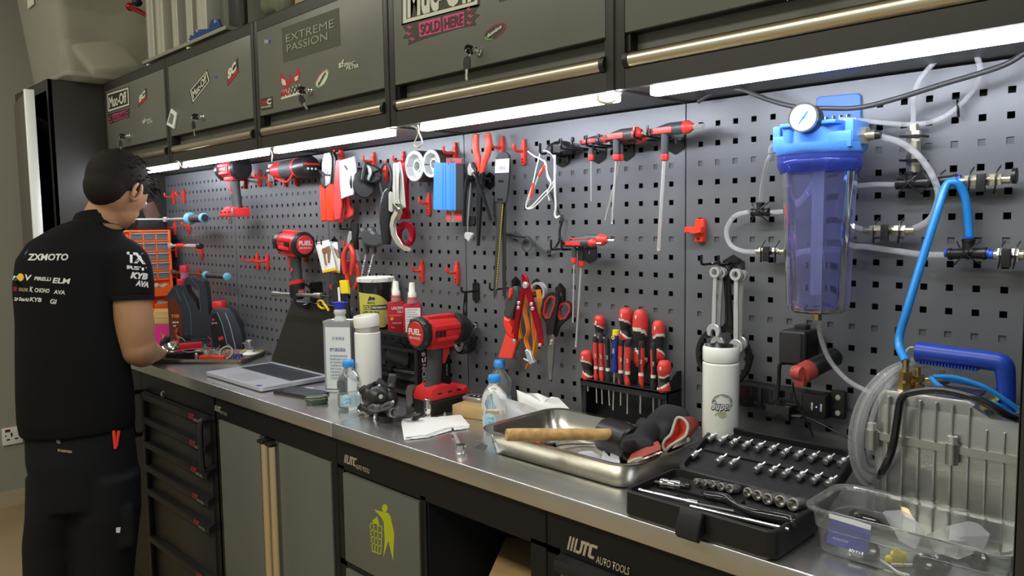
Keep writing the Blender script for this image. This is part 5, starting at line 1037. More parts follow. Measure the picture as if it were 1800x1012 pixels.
# hoses
M_hose = mat('clear hose', (.85, .86, .88), .10, trans=.5, ior=1.18, spec=1, alpha=.5); HO = 'clear water hoses on the board'
def hose(pts, r, lab, name='clear_hose', m_=None, g=HO, P0_=None, P1_=None, inner=True):
    P = ([P0_] if P0_ else [])+[W(*p, d_) for p, d_ in zip(K([(a[0], a[1]) for a in pts]), [a[2] for a in pts])]+([P1_] if P1_ else [])
    tag(B().tube(P, r, 10, sm=7).build(name, m_ or M_hose), lab, 'hose', g if m_ is None else None); return P
hose([(700, 182, .09), (780, 205, .07), (850, 250, .055), (905, 320, .045), (940, 400, .04), (935, 460, .035), (905, 520, .03), (840, 558, .025)], .0052, 'clear hose curving from the large nickel fitting down to the lower valve', P0_=HX)
hose([(250, 285, .085), (232, 360, .05), (222, 440, .022)], .0035, 'thin clear hose dropping from the left side of the filter cap', P0_=HL)
hose([(545, 115, .085), (640, 120, .06), (760, 132, .035), (850, 134, .025), (940, 115, .02), (1010, 72, .02), (1060, 25, .02), (1098, -30, .02), (1110, -90, .025), (1090, -150, .03), (1040, -180, .03), (980, -165, .03), (920, -110, .03), (870, -50, .03), (848, 0, .03), (840, 70, .026), (840, 130, .025)], .0042, 'clear hose making a large loop at top right behind the black cable')
hose([(175, 488, .024), (120, 505, .024), (85, 560, .024), (100, 620, .024), (150, 646, .024), (205, 650, .024)], .0045, 'clear hose bending in a half loop left of the filter')
hose([(265, 490, .024), (330, 484, .024), (380, 460, .024), (420, 400, .024), (440, 360, .024)], .0045, 'clear hose from the left tee fitting passing behind the bowl')
hose([(325, 645, .024), (450, 632, .024), (620, 628, .024), (760, 645, .024), (880, 660, .024), (1000, 662, .026)], .0052, 'long clear hose running right behind the bowl to the blue tee')
hose([(600, 385, .024), (680, 378, .024), (775, 378, .026)], .0045, 'short clear hose from behind the bowl to the upper manifold')
hose([(560, 545, .024), (530, 480, .024), (545, 420, .024), (570, 380, .024)], .004, 'clear hose seen curving through the violet bowl'); hose([(600, 548, .024), (640, 560, .024)], .0045, 'short clear hose into the lower valve')
# fittings along the board
def tee(cx_, cy_, d_, arms, lab, r=.0085, blue=()):
    q = W(*K([(cx_, cy_)])[0], d_); t = thing('push_fitting', lab, 'fitting', q, group='black push-in hose fittings')
    b = B().ell(q, r*1.15, n=14, k=8)
    for (dx, dz) in arms: b.cyl(q, q+Vector((dx, 0, dz)), r, n=14).lathe([(r*1.15, 0), (r*1.15, .004)], q+Vector((dx, 0, dz))*.8, (dx, 0, dz), 14)
    b.build('fitting_body', M_pfit, t)
    for (dx, dz) in blue: e = q+Vector((dx, 0, dz)); B().lathe([(r*.85, 0), (r*.85, .003), (r*.5, .003)], e, (dx, 0, dz), 14).build('blue_collar', M_bcol, t)
    for s_ in (-1, 1): B().band([q+Vector((s_*.016, -.0, .018)), q+Vector((s_*.008, -r-.003, .008)), q+Vector((-s_*.008, -r-.003, -.008)), q+Vector((-s_*.018, 0, -.018))], .003, .0015, sm=3, up=(0, 1, 0)).build('cable_tie_wrap', M_pfit, t)
    return q
tee(222, 490, .024, ((-.016, 0), (.016, 0), (0, .018)), 'black tee fitting tied to the board left of the filter bowl', .007)
tee(830, 372, .026, ((-.022, 0), (.03, .0), (0, .018)), 'black tee fitting on the upper manifold under the vertical nickel valve', .0085, ((.030, 0),))
tee(925, 368, .026, ((-.012, 0), (.035, .003)), 'black connector between the tee and right valve of the upper manifold', .008, ((.035, .003),))
tee(1062, 655, .028, ((-.028, -.002), (.026, 0), (0, .022)), 'black tee fitting where the bright blue hose ends', .0085, ((-.029, 0), (.026, 0), (0, .023)))
def valve(x0_, x1_, y, d_, lab, vert=False, tap=True, r=.008):
    a, c = (W(*K([(x0_, y)])[0], d_), W(*K([(x1_, y)])[0], d_)) if not vert else (W(*K([(y, x0_)])[0], d_), W(*K([(y, x1_)])[0], d_))
    if not vert: c = Vector((c.x, a.y, (a.z+c.z)/2)); a = Vector((a.x, a.y, c.z))
    t = thing('hose_valve', lab, 'valve', (a+c)/2, group='nickel hose valves'); e = (c-a); L = e.length; e.normalize()
    B().cyl(a, a+e*L*.16, r*.75, n=12).cyl(a+e*L*.14, a+e*L*.36, r*1.15, n=6).cyl(a+e*L*.34, a+e*L*.66, r, n=12).cyl(a+e*L*.62, a+e*L*.84, r*1.15, n=6).cyl(a+e*L*.84, c, r*.8, n=12).build('valve_body', M_nick, t)
    m_ = (a+c)/2
    if tap: B().cyl(m_+Vector((0, -r*.8, 0)), m_+Vector((0, -r-.008, 0)), .007, n=12).box(m_+Vector((0, -r-.009, -.004 if not vert else 0)), (.013 if not vert else .02, .006, .028 if not vert else .012), bev=.002).build('tap_lever', M_pfit, t)
    for f_ in (.25, .75):
        p_ = a+e*L*f_; B().band([p_+Vector((.004, .0, .020)), p_+Vector((0, -r-.002, .008)), p_+Vector((0, -r-.002, -.008)), p_+Vector((-.004, 0, -.02))] if not vert else [p_+Vector((-.022, 0, .002)), p_+Vector((-.008, -r-.002, 0)), p_+Vector((.008, -r-.002, 0)), p_+Vector((.022, 0, -.002))], .004, .0014, sm=3, up=(0, 1, 0) if not vert else None).build('cable_tie_wrap', M_pfit, t)
valve(205, 320, 648, .024, 'small nickel valve with black tap left of the bowl', r=.0065); valve(640, 845, 563, .026, 'nickel valve with black tap right of the bowl, lower one')
valve(1022, 1235, 360, .028, 'nickel valve at the right end of the upper manifold'); valve(1168, 1290, 662, .030, 'nickel valve at far right on the lower line', r=.0095)
valve(135, 330, 843, .026, 'vertical nickel valve above the upper manifold', vert=True, tap=False, r=.010)
e_ = W(1779, 309, .03); t = B().lathe([(.007, 0), (.012, .001), (.012, .006), (.007, .007)], (e_.x, -.03, e_.z), (1, 0, 0), 18); tag(t.build('end_nut', M_pfit), 'black round end nut at right end of the upper manifold', 'nut')
B_ = B().lathe([(.0065, 0), (.0065, .014)], (W(*K([(1122, 660)])[0], .028)), (1, 0, 0), 12); tag(B_.build('blue_nipple', M_bcol), 'short blue nipple between the lower tee and far right valve', 'fitting')
cable('cable_tie', [W(1683, 176, .012), W(1684, 190, .024), W(1685, 205, .012)], .002, M_black, 'black cable tie holding the looped clear hose')
# black mains cable at the top
cable('mains_cable', [W(1228, 178, .03), W(1262, 160, .05), W(1300, 157, .06), W(1350, 175, .07), W(1400, 188, .08), W(1450, 190, .09), W(1510, 189, .08), W(1580, 172, .07), W(1660, 147, .07), W(1725, 128, .07), W(1770, 112, .07), W(1800, 94, .07), W(1830, 80, .07)], .0042, mat('dark grey cable', (.04, .04, .043), .35), 'dark mains cable sagging across the board above the filter', n=10)
# ================================================================== THINGS ON THE WORKTOP
def camrot(x): return 44.8+math.degrees(math.atan((900-x)/FP))
def rr_ring(x0, x1, y0, y1, r, z, n=6):
    out = []
    for cx, cy, a0 in ((x1-r, y1-r, 0), (x0+r, y1-r, PI/2), (x0+r, y0+r, PI), (x1-r, y0+r, 1.5*PI)):
        out += [Vector((cx+r*math.cos(a0+PI/2*k/n), cy+r*math.sin(a0+PI/2*k/n), z)) for k in range(n+1)]
    return out
def phit(x, y, O, n): d = _ray(x, y); return CC+d*((O-CC).dot(n)/d.dot(n))
def loc_up(R): return [R @ v for v in (XA, YA, ZA)]
# ---- orange parts organiser facing right from the locker side
M_org = mat('organiser orange', (.86, .13, .02), .38); M_drw = mat('clear drawer', (.30, .30, .31), .12, trans=.35, alpha=.8)
Xo = -2.58; y1, y0 = at(298, 400, X=Xo).y, at(214, 400, X=Xo).y; zt = at(270, 404, X=Xo).z
t = thing('parts_organiser', 'bright orange parts organiser with clear drawers between person and pegboard', 'organiser', (Xo-.06, (y0+y1)/2, TZ))
zz = lambda py: at(280, py, X=Xo).z
b = B(); b.box((Xo-.075, (y0+y1)/2, (TZ+zt)/2), (.13, y1-y0, zt-TZ), bev=.004)
ys = [y1-.008-(y1-y0-.012)*k/3.5 for k in range(5)]; yb = max(y0, ys[3])
rows = [406, 423, 441, 458, 475, 491]
for k in range(4): b.box((Xo-.004, ys[k], (zz(404)+zz(492))/2), (.016, .005, zz(404)-zz(492)), bev=.001)
b.box((Xo-.004, y1-.004, (TZ+zt)/2), (.022, .009, zt-TZ), bev=.002)
for py in rows: b.box((Xo-.004, (y0+y1)/2, zz(py)), (.016, y1-y0, .006), bev=.001)
b.build('frame', M_org, t)
for i in range(5):
    for k in range(3):
        za, zb = zz(rows[i])-.004, zz(rows[i+1])+.004; ya, yb_ = ys[k]-.003, ys[k+1]+.003
        dr = B().box((Xo-.003, (ya+yb_)/2, (za+zb)/2), (.010, ya-yb_, za-zb), bev=.001).build('small_drawer', M_drw, t)
        B().box((Xo+.004, (ya+yb_)/2, za-.006), (.006, (ya-yb_)*.95, .003)).build('drawer_lip', mat('pale drawer lip', (.5, .48, .48), .3), dr)
for i, (pa, pb) in enumerate(((494, 521), (523, 550))):
    for k in range(2):
        ya, yb_ = y1-.012-k*.085, y1-.092-k*.085; za, zb = zz(pa), zz(pb)
        b = B().prism([(.0, zb), (.03, zb+.004), (.036, za-.024), (.0, za-.03)], (Xo-.002, ya, 0), XA, ZA, (ya-yb_)*1.0); bn = b.build('open_bin', M_org, t)
        b = B(); random.seed(i*3+k)
        for q in range(9): b.box((Xo+.008, ya-.012-random.random()*.05, za-.030+random.random()*.012), (.02, .018, .010), rotm(random.uniform(-40, 40), random.uniform(-40, 40), 30), bev=.001)
        b.build('bagged_parts', mat('clear bag bits', (.42, .38, .36), .25, trans=.2), bn)
q = at(269, 378, X=Xo-.06); b = B().box((Xo-.065, (at(247, 390, X=Xo).y+y1)/2-.004, zt+.022), (.10, y1-at(247, 390, X=Xo).y, .042), bev=.002); bx = tag(b.build('storage_box', mat('matt black box', (.012, .012, .013), .5)), 'black box with white lid on top of the orange organiser', 'box')
B().box((Xo-.065, (at(247, 390, X=Xo).y+y1)/2-.004, zt+.0465), (.102, y1-at(247, 390, X=Xo).y+.002, .006), bev=.001).build('white_lid', M_white, bx)
b = B().at((Xo-.07, at(276, 370, X=Xo).y, zt+.080), rotm(25, 0, 0)).box((0, 0, 0), (.035, .060, .075), bev=.012, seg=3); tag(b.build('leather_case', mat('brown leather', (.09, .045, .035), .45)), 'brown leather case leaning on the black box above the orange organiser', 'case')
# ---- pink box with wooden box
M_wood = mat('light wood', (.52, .33, .12), .55, var=.18, vscale=6, streak=(1, 1, 14))
def openbox(x0, x1, y0, y1, z0, z1, th, name, m_, lab, cat, R=None, c=None):
    b = B()
    if R is not None: b.at(c, R)
    b.box(((x0+x1)/2, (y0+y1)/2, z0+th/2), (x1-x0, y1-y0, th)); b.box(((x0+x1)/2, y0+th/2, (z0+z1)/2), (x1-x0, th, z1-z0), bev=.0008); b.box(((x0+x1)/2, y1-th/2, (z0+z1)/2), (x1-x0, th, z1-z0), bev=.0008)
    b.box((x0+th/2, (y0+y1)/2, (z0+z1)/2), (th, y1-y0-2*th, z1-z0)); b.box((x1-th/2, (y0+y1)/2, (z0+z1)/2), (th, y1-y0-2*th, z1-z0)); return tag(b.build(name, m_), lab, cat)
c = Vector((-2.395, -.150, 0)); R = rotm(0, 0, 46)
openbox(-.085, .095, -.055, .055, TZ, TZ+.083, .004, 'pink_box', mat('magenta plastic', (.62, .01, .22), .35), 'magenta plastic box under the wooden box', 'box', R, c)
openbox(-.085, .10, -.050, .060, TZ+.0835, TZ+.140, .007, 'wooden_box', M_wood, 'small pale wooden box resting on the magenta box', 'box', R, c)
# ---- oil jug and bottle
M_jug = mat('jug slate plastic', (.030, .036, .047), .38); M_cap = mat('oil cap red', (.58, .02, .03), .35)
c = Vector((-2.215, -.112, TZ)); R = rotm(0, 0, camrot(384)-8); S_ = .00232; t = thing('oil_jug', 'large slate grey oil jug with open handle and red cap behind the wire tray', 'jug', c, R)
kp = lambda L: [((x-385+0)*S_, (604-y)*S_) for x, y in [(340+a/5.95, 440+b_/5.95) for a, b_ in L]]
b = B(); b.prism(kp([(45, 990), (40, 420), (70, 380), (95, 345), (120, 325), (205, 320), (205, 300), (225, 250), (262, 245), (385, 300), (412, 380), (420, 620), (465, 700), (470, 990)]), (0, .05, 0), XA, ZA, .10, holes=[kp([(218, 330), (250, 318), (330, 385), (345, 600), (318, 560), (300, 500), (235, 400)])])
lpart(b, 'jug_body', M_jug, t, 30)
b = B(); b.prism(kp([(50, 470), (75, 440), (110, 450), (165, 570), (170, 880), (60, 860)]), (0, -.0505, 0), XA, ZA, .001); lpart(b, 'brown_label', mat('label brown', (.12, .03, .015), .3), t)
b = B(); b.prism(kp([(72, 868), (150, 880), (160, 935), (75, 920)]), (0, -.0512, 0), XA, ZA, .001); lpart(b, 'red_tag', mat('label red', (.6, .03, .03), .4), t)
for s, x, y, h, m_, w_ in (('7100', 72, 650, .013, mat('label orange', (.8, .25, .03), .5), .027), ('10W-40', 78, 705, .007, M_wtxt, .022), ('4T', 82, 740, .006, M_wtxt, .012), ('MOTUL', 78, 918, .010, M_wtxt, .030)):
    p = kp([(x, y)])[0]; text(s, (p[0], -.0522, p[1]), XA, ZA, h, m_, t, w=w_, bold=.02, world=False)
b = B()
for y in (880, 905, 930): b.prism(kp([(245, y), (470, y-4), (470, y+2), (245, y+6)]), (0, -.0505, 0), XA, ZA, .0012)
for P in ([(180, 380), (240, 560), (250, 615), (250, 940)], [(265, 250), (340, 360), (345, 600)], [(120, 350), (165, 480)]): pp = kp(P); b.tube([(x, -.0505, z) for x, z in pp], .0016, 5, sm=0)
lpart(b, 'raised_ribs', mat('jug rib pale', (.10, .12, .15), .3), t)
cx_, cz_ = kp([(162, 300)])[0]; lpart(B().lathe([(.019, -.016), (.019, .008), (.017, .010)], (cx_, 0, cz_), n=20), 'cap_ring', M_cap, t); lpart(B().lathe([(.0155, 0), (.0155, .026), (.016, .030)], (cx_+.010, 0, cz_+.012), n=20), 'spout_neck', mat('pink translucent spout', (.65, .22, .33), .2, trans=.4), t)
lpart(B().lathe([(.017, 0), (.017, .020), (.015, .024), (.0001, .024)], (cx_+.010, 0, cz_+.040), n=20).box((cx_+.022, 0, cz_+.066), (.03, .012, .003), rotm(0, -15, 0)), 'spout_cap', M_cap, t)
c = Vector((-1.985, -.078, TZ)); R = rotm(0, 0, camrot(445)-12); S_ = .00225; t = thing('oil_bottle', 'smaller slate oil bottle with red cap between jug and laptop', 'bottle', c, R)
kp2 = lambda L: [((x-445)*S_, (601-y)*S_) for x, y in [(340+a/5.95, 440+b_/5.95) for a, b_ in L]]
b = B(); b.prism(kp2([(490, 960), (470, 850), (445, 700), (460, 600), (480, 520), (500, 500), (640, 500), (700, 560), (735, 660), (765, 800), (782, 960)]), (0, .032, 0), XA, ZA, .064, bev=.006, seg=2); lpart(b, 'bottle_body', M_jug, t)
b = B(); b.prism(kp2([(462, 700), (480, 560), (530, 545), (570, 660), (620, 950), (505, 945)]), (0, -.0322, 0), XA, ZA, .001); lpart(b, 'black_label', mat('label black', (.012, .012, .014), .35), t)
b = B(); b.prism(kp2([(535, 790), (580, 780), (585, 812), (540, 826)]), (0, -.0332, 0), XA, ZA, .001); b.prism(kp2([(482, 605), (505, 600), (508, 620), (485, 625)]), (0, -.0332, 0), XA, ZA, .001); lpart(b, 'red_marks', mat('label red', (.6, .03, .03), .4), t)
for s, x, y, h in (('5W40', 478, 655, .006), ('300V', 540, 930, .008)): p = kp2([(x, y)])[0]; text(s, (p[0], -.034, p[1]), XA, ZA, h, M_wtxt, t, w=.02, world=False)
pp = kp2([(610, 545), (655, 680), (705, 955)]); b = B().tube([(x, -.033, z) for x, z in pp], .0016, 5, sm=2); pp = kp2([(535, 540), (580, 670), (632, 960)]); b.tube([(x, -.033, z) for x, z in pp], .0011, 5, sm=2); lpart(b, 'pale_rib', mat('pale rib', (.35, .42, .55), .3), t)
p = kp2([(537, 505)])[0]; lpart(B().lathe([(.024, 0), (.026, .002), (.026, .022), (.023, .026), (.0001, .026)], (p[0], 0, p[1]), n=28), 'bottle_cap', M_cap, t)
# ---- metal tray with electrical parts
p0, p1, p2 = T(276, 640), T(428, 641), T(487, 612, .012); u = (p1-p0); u.z = 0; L1 = .40; u.normalize(); v = Vector((-u.y, u.x, 0)); L2 = .22
ang = math.degrees(math.atan2(u.y, u.x)); R = rotm(0, 0, ang); O = Vector((p1.x, p1.y, TZ)); t = thing('metal_tray', 'shallow dark metal tray full of coloured wires beside the person', 'tray', O-u*.2+v*.1, R)
WT = lambda a, c_, h: O-u*a+v*c_+Vector((0, 0, h))     # a: leftwards, c_: depth
b = B().at((O.x, O.y, 0), R)
rs = [rr_ring(-L1+.012, -.012, .012, L2-.012, .02, TZ), rr_ring(-L1+.004, -.004, .004, L2-.004, .024, TZ+.016), rr_ring(-L1, 0, 0, L2, .026, TZ+.017), rr_ring(-L1, 0, 0, L2, .026, TZ+.018), rr_ring(-L1+.006, -.006, .006, L2-.006, .022, TZ+.0175), rr_ring(-L1+.014, -.014, .014, L2-.014, .018, TZ+.002)]
b.rings(rs); b.build('tray_pan', mat('dark tray steel', (.22, .20, .17), .35, metal=.9), t)
M_wr = [mat('wire green', (.04, .32, .22), .4), mat('wire red', (.65, .05, .07), .4), mat('wire yellow', (.72, .55, .05), .4), mat('wire pink', (.7, .2, .25), .4), mat('wire teal', (.16, .42, .38), .4)]
K = kc(270, 560, 7.826); WP = lambda pts, h: [at(*p, Z=TZ+h_) for p, h_ in zip(K([(a, c_) for a, c_ in pts]), h)]
def wire(pts, hs, k, lab, r=.0013):
    P = WP(pts, hs); tag(B().tube(P, r, 6, sm=6).build('hookup_wire', M_wr[k]), lab, 'wire', 'coloured wires in the metal tray')
wire([(250, 230), (290, 340), (380, 430), (500, 460), (640, 420), (760, 400)], [.05, .03, .02, .03, .03, .02], 4, 'teal wire arching at the left end of the wire tray')
wire([(240, 230), (340, 245), (420, 290), (450, 340), (520, 390)], [.05, .055, .045, .03, .02], 4, 'teal wire running from the red clips to the middle of the tray')
random.seed(11)
nm = ['green', 'red', 'yellow', 'pink', 'teal']
for k_, (cx_, cy_, rx, ry, h0) in enumerate([(790, 400, 110, 110, .035), (760, 420, 80, 90, .03), (860, 370, 130, 80, .03), (830, 440, 100, 60, .025), (980, 370, 120, 60, .022), (920, 430, 150, 60, .02), (800, 350, 120, 90, .04), (700, 430, 80, 60, .02)]):
    a0 = random.uniform(0, 6); P = []
    for i in range(9): a = a0+i*.75; P.append((cx_+rx*math.cos(a)*(.7+.3*random.random()), cy_+ry*math.sin(a)*(.7+.3*random.random())))
    k = (0, 0, 1, 1, 2, 4, 0, 3)[k_]; wire(P, [h0*(.5+.5*random.random()) for _ in P], k, '%s wire loop in the tangle, %s' % (nm[k], ['highest at the back', 'left lower of the greens', 'spread over the centre', 'low across the front', 'curving to the bulb', 'spread wide at right', 'widest green arc', 'pinkish at left front'][k_]))
wire([(860, 380), (960, 350), (1080, 320), (1200, 325), (1270, 360), (1250, 430), (1180, 470)], [.02, .03, .04, .04, .035, .02, .01], 2, 'yellow wire arching toward the glass bulb'); wire([(740, 230), (790, 290), (800, 340), (780, 420)], [.05, .045, .03, .02], 1, 'red wire rising by the jug label')
wire([(200, 460), (400, 430), (640, 410), (900, 395), (1080, 400), (1180, 480), (1210, 560)], [.022, .022, .022, .02, .018, .012, .006], 1, 'long red wire running the length of the wire tray', .0018)
wire([(830, 330), (920, 300), (1010, 330), (1060, 400), (1130, 480), (1160, 550)], [.04, .045, .04, .025, .014, .006], 3, 'pink wire dropping at right of the tangle')
def traypart(pts, h, th, name, m_, lab, cat, ht=None):
    P = [at(*p, Z=TZ+h) for p in K(pts)]; b = B(); b.prism([(p.x, p.y) for p in P], (0, 0, TZ+h-th), XA, YA, th, bev=.001); return tag(b.build(name, m_), lab, cat)
def testbar(a, c_, h, w_, th, name, m_, lab, cat='tester'):
    p, q = [at(*x, Z=TZ+h) for x in K([a, c_])]; d = (q-p); ln = d.length; b = B().at((p+q)/2, rotm(0, 0, math.degrees(math.atan2(d.y, d.x)))).box((0, 0, 0), (ln, w_, th), bev=.003); return tag(b.build(name, m_), lab, cat)
testbar((165, 490), (660, 500), .014, .03, .022, 'test_probe', M_blackg, 'black test probe body along the front of the tray'); testbar((345, 385), (665, 355), .032, .03, .022, 'relay_holder', M_cap, 'red block with black cover in the wire tray middle')
testbar((640, 530), (980, 535), .014, .02, .014, 'probe_handle', M_redb, 'bright red probe handle at the tray front'); testbar((350, 340), (600, 330), .028, .06, .012, 'black_pouch', M_blackm, 'black flat pouch behind the red block')
b = B(); P = [at(*p, Z=TZ+h_) for p, h_ in zip(K([(600, 330), (400, 330), (380, 180), (590, 120), (620, 200)]), (.02, .02, .08, .09, .04))]; c0 = sum(P, Vector())/5; b.ell(c0, (.055, .03, .035), rotm(0, 10, camrot(330))); tag(b.build('fabric_pouch', M_blackm), 'black fabric pouch in front of the oil jug', 'pouch')
for i, (pts, hs) in enumerate(((([(95, 160), (130, 250), (120, 290)]), (.075, .05, .045)), (([(225, 215), (160, 250), (120, 290)]), (.06, .05, .045)), (([(390, 150), (330, 150), (310, 220), (350, 300), (300, 310)]), (.07, .08, .06, .04, .03)))):
    P = WP(pts, hs); tag(B().band(P, .012, .004, sm=5, up=(0, 0, 1)).build('crocodile_clip', mat('clip rubber red', (.40, .08, .08), .45)), ['red crocodile clip, left blade near the forearm', 'red crocodile clip jaw opening toward the magenta box', 'coiled brown red clip before the magenta box'][i], 'clip', 'crocodile clips')
for i, (x, y) in enumerate(((150, 330), (205, 320))): tag(B().ell(at(*K([(x, y)])[0], Z=TZ+.028), (.016, .02, .025), rotm(20, 20, 40)).build('clip_boot', M_blackm), ['black rubber boot nearest the forearm', 'black rubber boot right of its twin by the forearm'][i], 'boot')
p = at(*K([(235, 430)])[0], Z=TZ+.018); tag(B().lathe([(.010, 0), (.020, .006), (.026, .016), (.027, .018), (.014, .010)], (p.x, p.y, p.z), (.3, -.4, .6), 20).build('lamp_reflector', M_chrome), 'small chrome reflector bowl at left of the tray', 'reflector')
p = at(*K([(1005, 470)])[0], Z=TZ+.02); t = thing('wire_spool', 'small grey ring spool of red and green wire in the tray', 'spool', p); B().lathe([(.022, -.006), (.026, -.006), (.026, .006), (.022, .006), (.022, -.006)], p, (.5, -.6, .5), 26, cap=False).build('spool_ring', mat('spool grey', (.3, .3, .28), .4), t)
b = B(); random.seed(4)
for k in range(10): b.cyl(p+Vector((random.uniform(-.015, .015), random.uniform(-.012, .012), random.uniform(-.006, .01))), p+Vector((random.uniform(-.015, .015), random.uniform(-.012, .012), random.uniform(-.006, .01))), .0012, n=5)
b.build('copper_ends', mat('spool red', (.55, .12, .06), .4), t)
p = at(*K([(1320, 490)])[0], Z=TZ+.003); t = thing('light_bulb', 'clear glass bulb standing on a white round base in the tray', 'bulb', p); B().lathe([(.028, 0), (.029, .003), (.022, .006), (.012, .010), (.012, .018), (.0001, .018)], p, n=26).build('base', M_white, t)
B().lathe([(.010, .016), (.012, .024), (.017, .034), (.0175, .042), (.012, .052), (.0001, .056)], p, n=22).build('glass', mat('bulb glass', (.95, .96, .96), .02, trans=.95, ior=1.3), t); B().tube([p+Vector((-.006, 0, .018)), p+Vector((-.004, 0, .036)), p+Vector((.004, 0, .036)), p+Vector((.006, 0, .018))], .0007, 5).build('filament', M_steel, t)
p = at(*K([(590, 520)])[0], Z=TZ+.018); tag(B().lathe([(.010, -.014), (.010, -.011), (.005, -.010), (.006, -.002), (.007, .004), (.005, .011), (.0001, .014)], p, n=16).build('small_bulb', M_chrome), 'tiny silver topped bulb at the tray front edge', 'bulb')
b = B(); P = [at(*p_, Z=TZ+.004) for p_ in K([(880, 400), (1280, 380), (1620, 400), (1480, 470), (1260, 500)])]; b.prism([(q.x, q.y) for q in P], (0, 0, TZ+.003), XA, YA, .002); tag(b.build('paper_sheet', mat('violet white paper', (.62, .60, .68), .6)), 'pale printed sheet lying under the bulb in the tray', 'paper')
b = B(); P = [at(*p_, Z=TZ+.006) for p_ in K([(1530, 390), (1680, 400), (1640, 440), (1540, 440)])]; b.prism([(q.x, q.y) for q in P], (0, 0, TZ+.0055), XA, YA, .0015); tag(b.build('sticky_note', mat('note yellow', (.75, .60, .30), .6)), 'yellow paper corner at the tray right end', 'paper')
b = B(); p = at(*K([(1160, 510)])[0], Z=TZ+.012); b.box(p, (.03, .018, .014), rotm(0, 0, 40), bev=.002); tag(b.build('fuse_connector', mat('connector navy', (.03, .05, .25), .4)), 'navy blue connector beside the pink wire', 'connector')
# ---- laptop
x0, x1 = -1.585, -1.215; yf, yb = -.348, -.118; zl = TZ+.004
t = thing('laptop', 'open silver laptop with black screen on the left worktop', 'laptop', ((x0+x1)/2, (yf+yb)/2, TZ)); M_lap = mat('laptop silver', (.55, .56, .62), .35, metal=.5)
b = B(); b.rings([rr_ring(x0+.002, x1-.002, yf+.002, yb, .008, zl), rr_ring(x0, x1, yf, yb, .009, zl+.006), rr_ring(x0, x1, yf, yb, .009, zl+.011), rr_ring(x0+.0008, x1-.0008, yf+.0008, yb-.0008, .008, zl+.0118)]); base = b.build('base', M_lap, t)
for sx in (x0+.03, x1-.03):
    for sy in (yf+.02, yb-.02): B().cyl((sx, sy, TZ), (sx, sy, zl+.001), .006, n=12).build('foot', M_blackm, base)
B().box(((x0+x1)/2, yf+.048, zl+.0119), (.13, .075, .0004)).build('touchpad', mat('touchpad', (.42, .42, .46), .3, metal=.3), base)
b = B(); kw = (x1-x0-.05)/15
for r in range(6):
    for k in range(15):
        if r == 5 and 4 <= k <= 8: continue
        b.box((x0+.025+kw*(k+.5), yb-.024-r*.0175, zl+.0126), (kw*.86, .0148 if r else .009, .0014), bev=.0003, seg=1)
b.box((x0+.025+kw*6.5, yb-.024-5*.0175, zl+.0126), (kw*4.85, .0148, .0014)); b.build('keys', mat('laptop key', (.02, .022, .03), .45), base); B().box(((x0+x1)/2, yb-.068, zl+.0117), (x1-x0-.04, .112, .0006)).build('key_bed', mat('key bed', (.10, .10, .12), .4), base)
q = at(452, 678, Z=zl+.012); B().box((q.x, yf+.012, zl+.0121), (.02, .014, .0004)).build('blue_sticker', mat('sticker navy', (.04, .05, .30), .4), base)
O = Vector((0, yb-.004, zl+.012)); tip = at(520.6, 537, X=x0-.0); dv = Vector((0, tip.y-O.y, tip.z-O.z)); dv = Vector((0, .085, .195)).normalized(); L = .222; nn = XA.cross(dv)
b = B(); P = lambda a, c_: O+XA*a+dv*c_
b.prism([(x0, 0), (x1, 0), (x1, L), (x0, L)], O+nn*-.005, XA, dv, .005, bev=.002); lid = b.build('lid', M_lap, t)
b = B(); b.prism([(x0+.002, .002), (x1-.002, .002), (x1-.002, L-.002), (x0+.002, L-.002)], O+nn*.0002, XA, dv, .0006); b.build('bezel', M_blackg, lid)
b = B(); b.prism([(x0+.007, .014), (x1-.007, .014), (x1-.007, L-.008), (x0+.007, L-.008)], O+nn*.0009, XA, dv, .0003); b.build('screen', mat('laptop screen off', (.010, .010, .008), .32), lid)
text('HONOR', P((x0+x1)/2-.008, .0045)+nn*.0013, XA, dv, .0035, mat('bezel print', (.12, .12, .12), .4), lid, w=.018)
# ---- phone, earbud case
p = [T(471, 693), T(560, 708), T(588, 693), T(500, 682)]; c = (p[0]+p[2])/2; u = (p[1]-p[0]); ang = math.degrees(math.atan2(u.y, u.x)); wph = .16; dph = .077
t = thing('smartphone', 'black smartphone lying face up before the laptop', 'phone', (c.x, c.y, TZ), rotm(0, 0, ang)); b = B(); b.rings([[Vector((q.x*k_, q.y*k_, h_)) for q in rr_ring(-.08, .08, -.0385, .0385, .012, 0)] for h_, k_ in ((.0005, .97), (.002, 1), (.008, 1), (.0095, .98))]); lpart(b, 'phone_body', mat('phone frame', (.06, .055, .05), .3, metal=.7), t)
b = B(); b.rings([[Vector((q.x, q.y, h_)) for q in rr_ring(-.077, .077, -.0355, .0355, .010, 0)] for h_ in (.0092, .0101)]); lpart(b, 'phone_screen', mat('phone glass', (.02, .022, .03), .06, spec=.8), t)
p = T(557, 709); t = thing('earbud_case', 'small rounded green earbud case with gold trim in front of the phone', 'case', (p.x, p.y, TZ), rotm(0, 0, camrot(557)))
def puck(z0, z1, k): return [[Vector((q.x*s_, q.y*s_, z)) for q in rr_ring(-.030*k, .030*k, -.022*k, .022*k, .0215*k, 0, 8)] for z, s_ in ((z0, .86), (z0+.002, .95), (z0+.004, 1), (z1-.004, 1), (z1-.0015, .94), (z1, .82))]
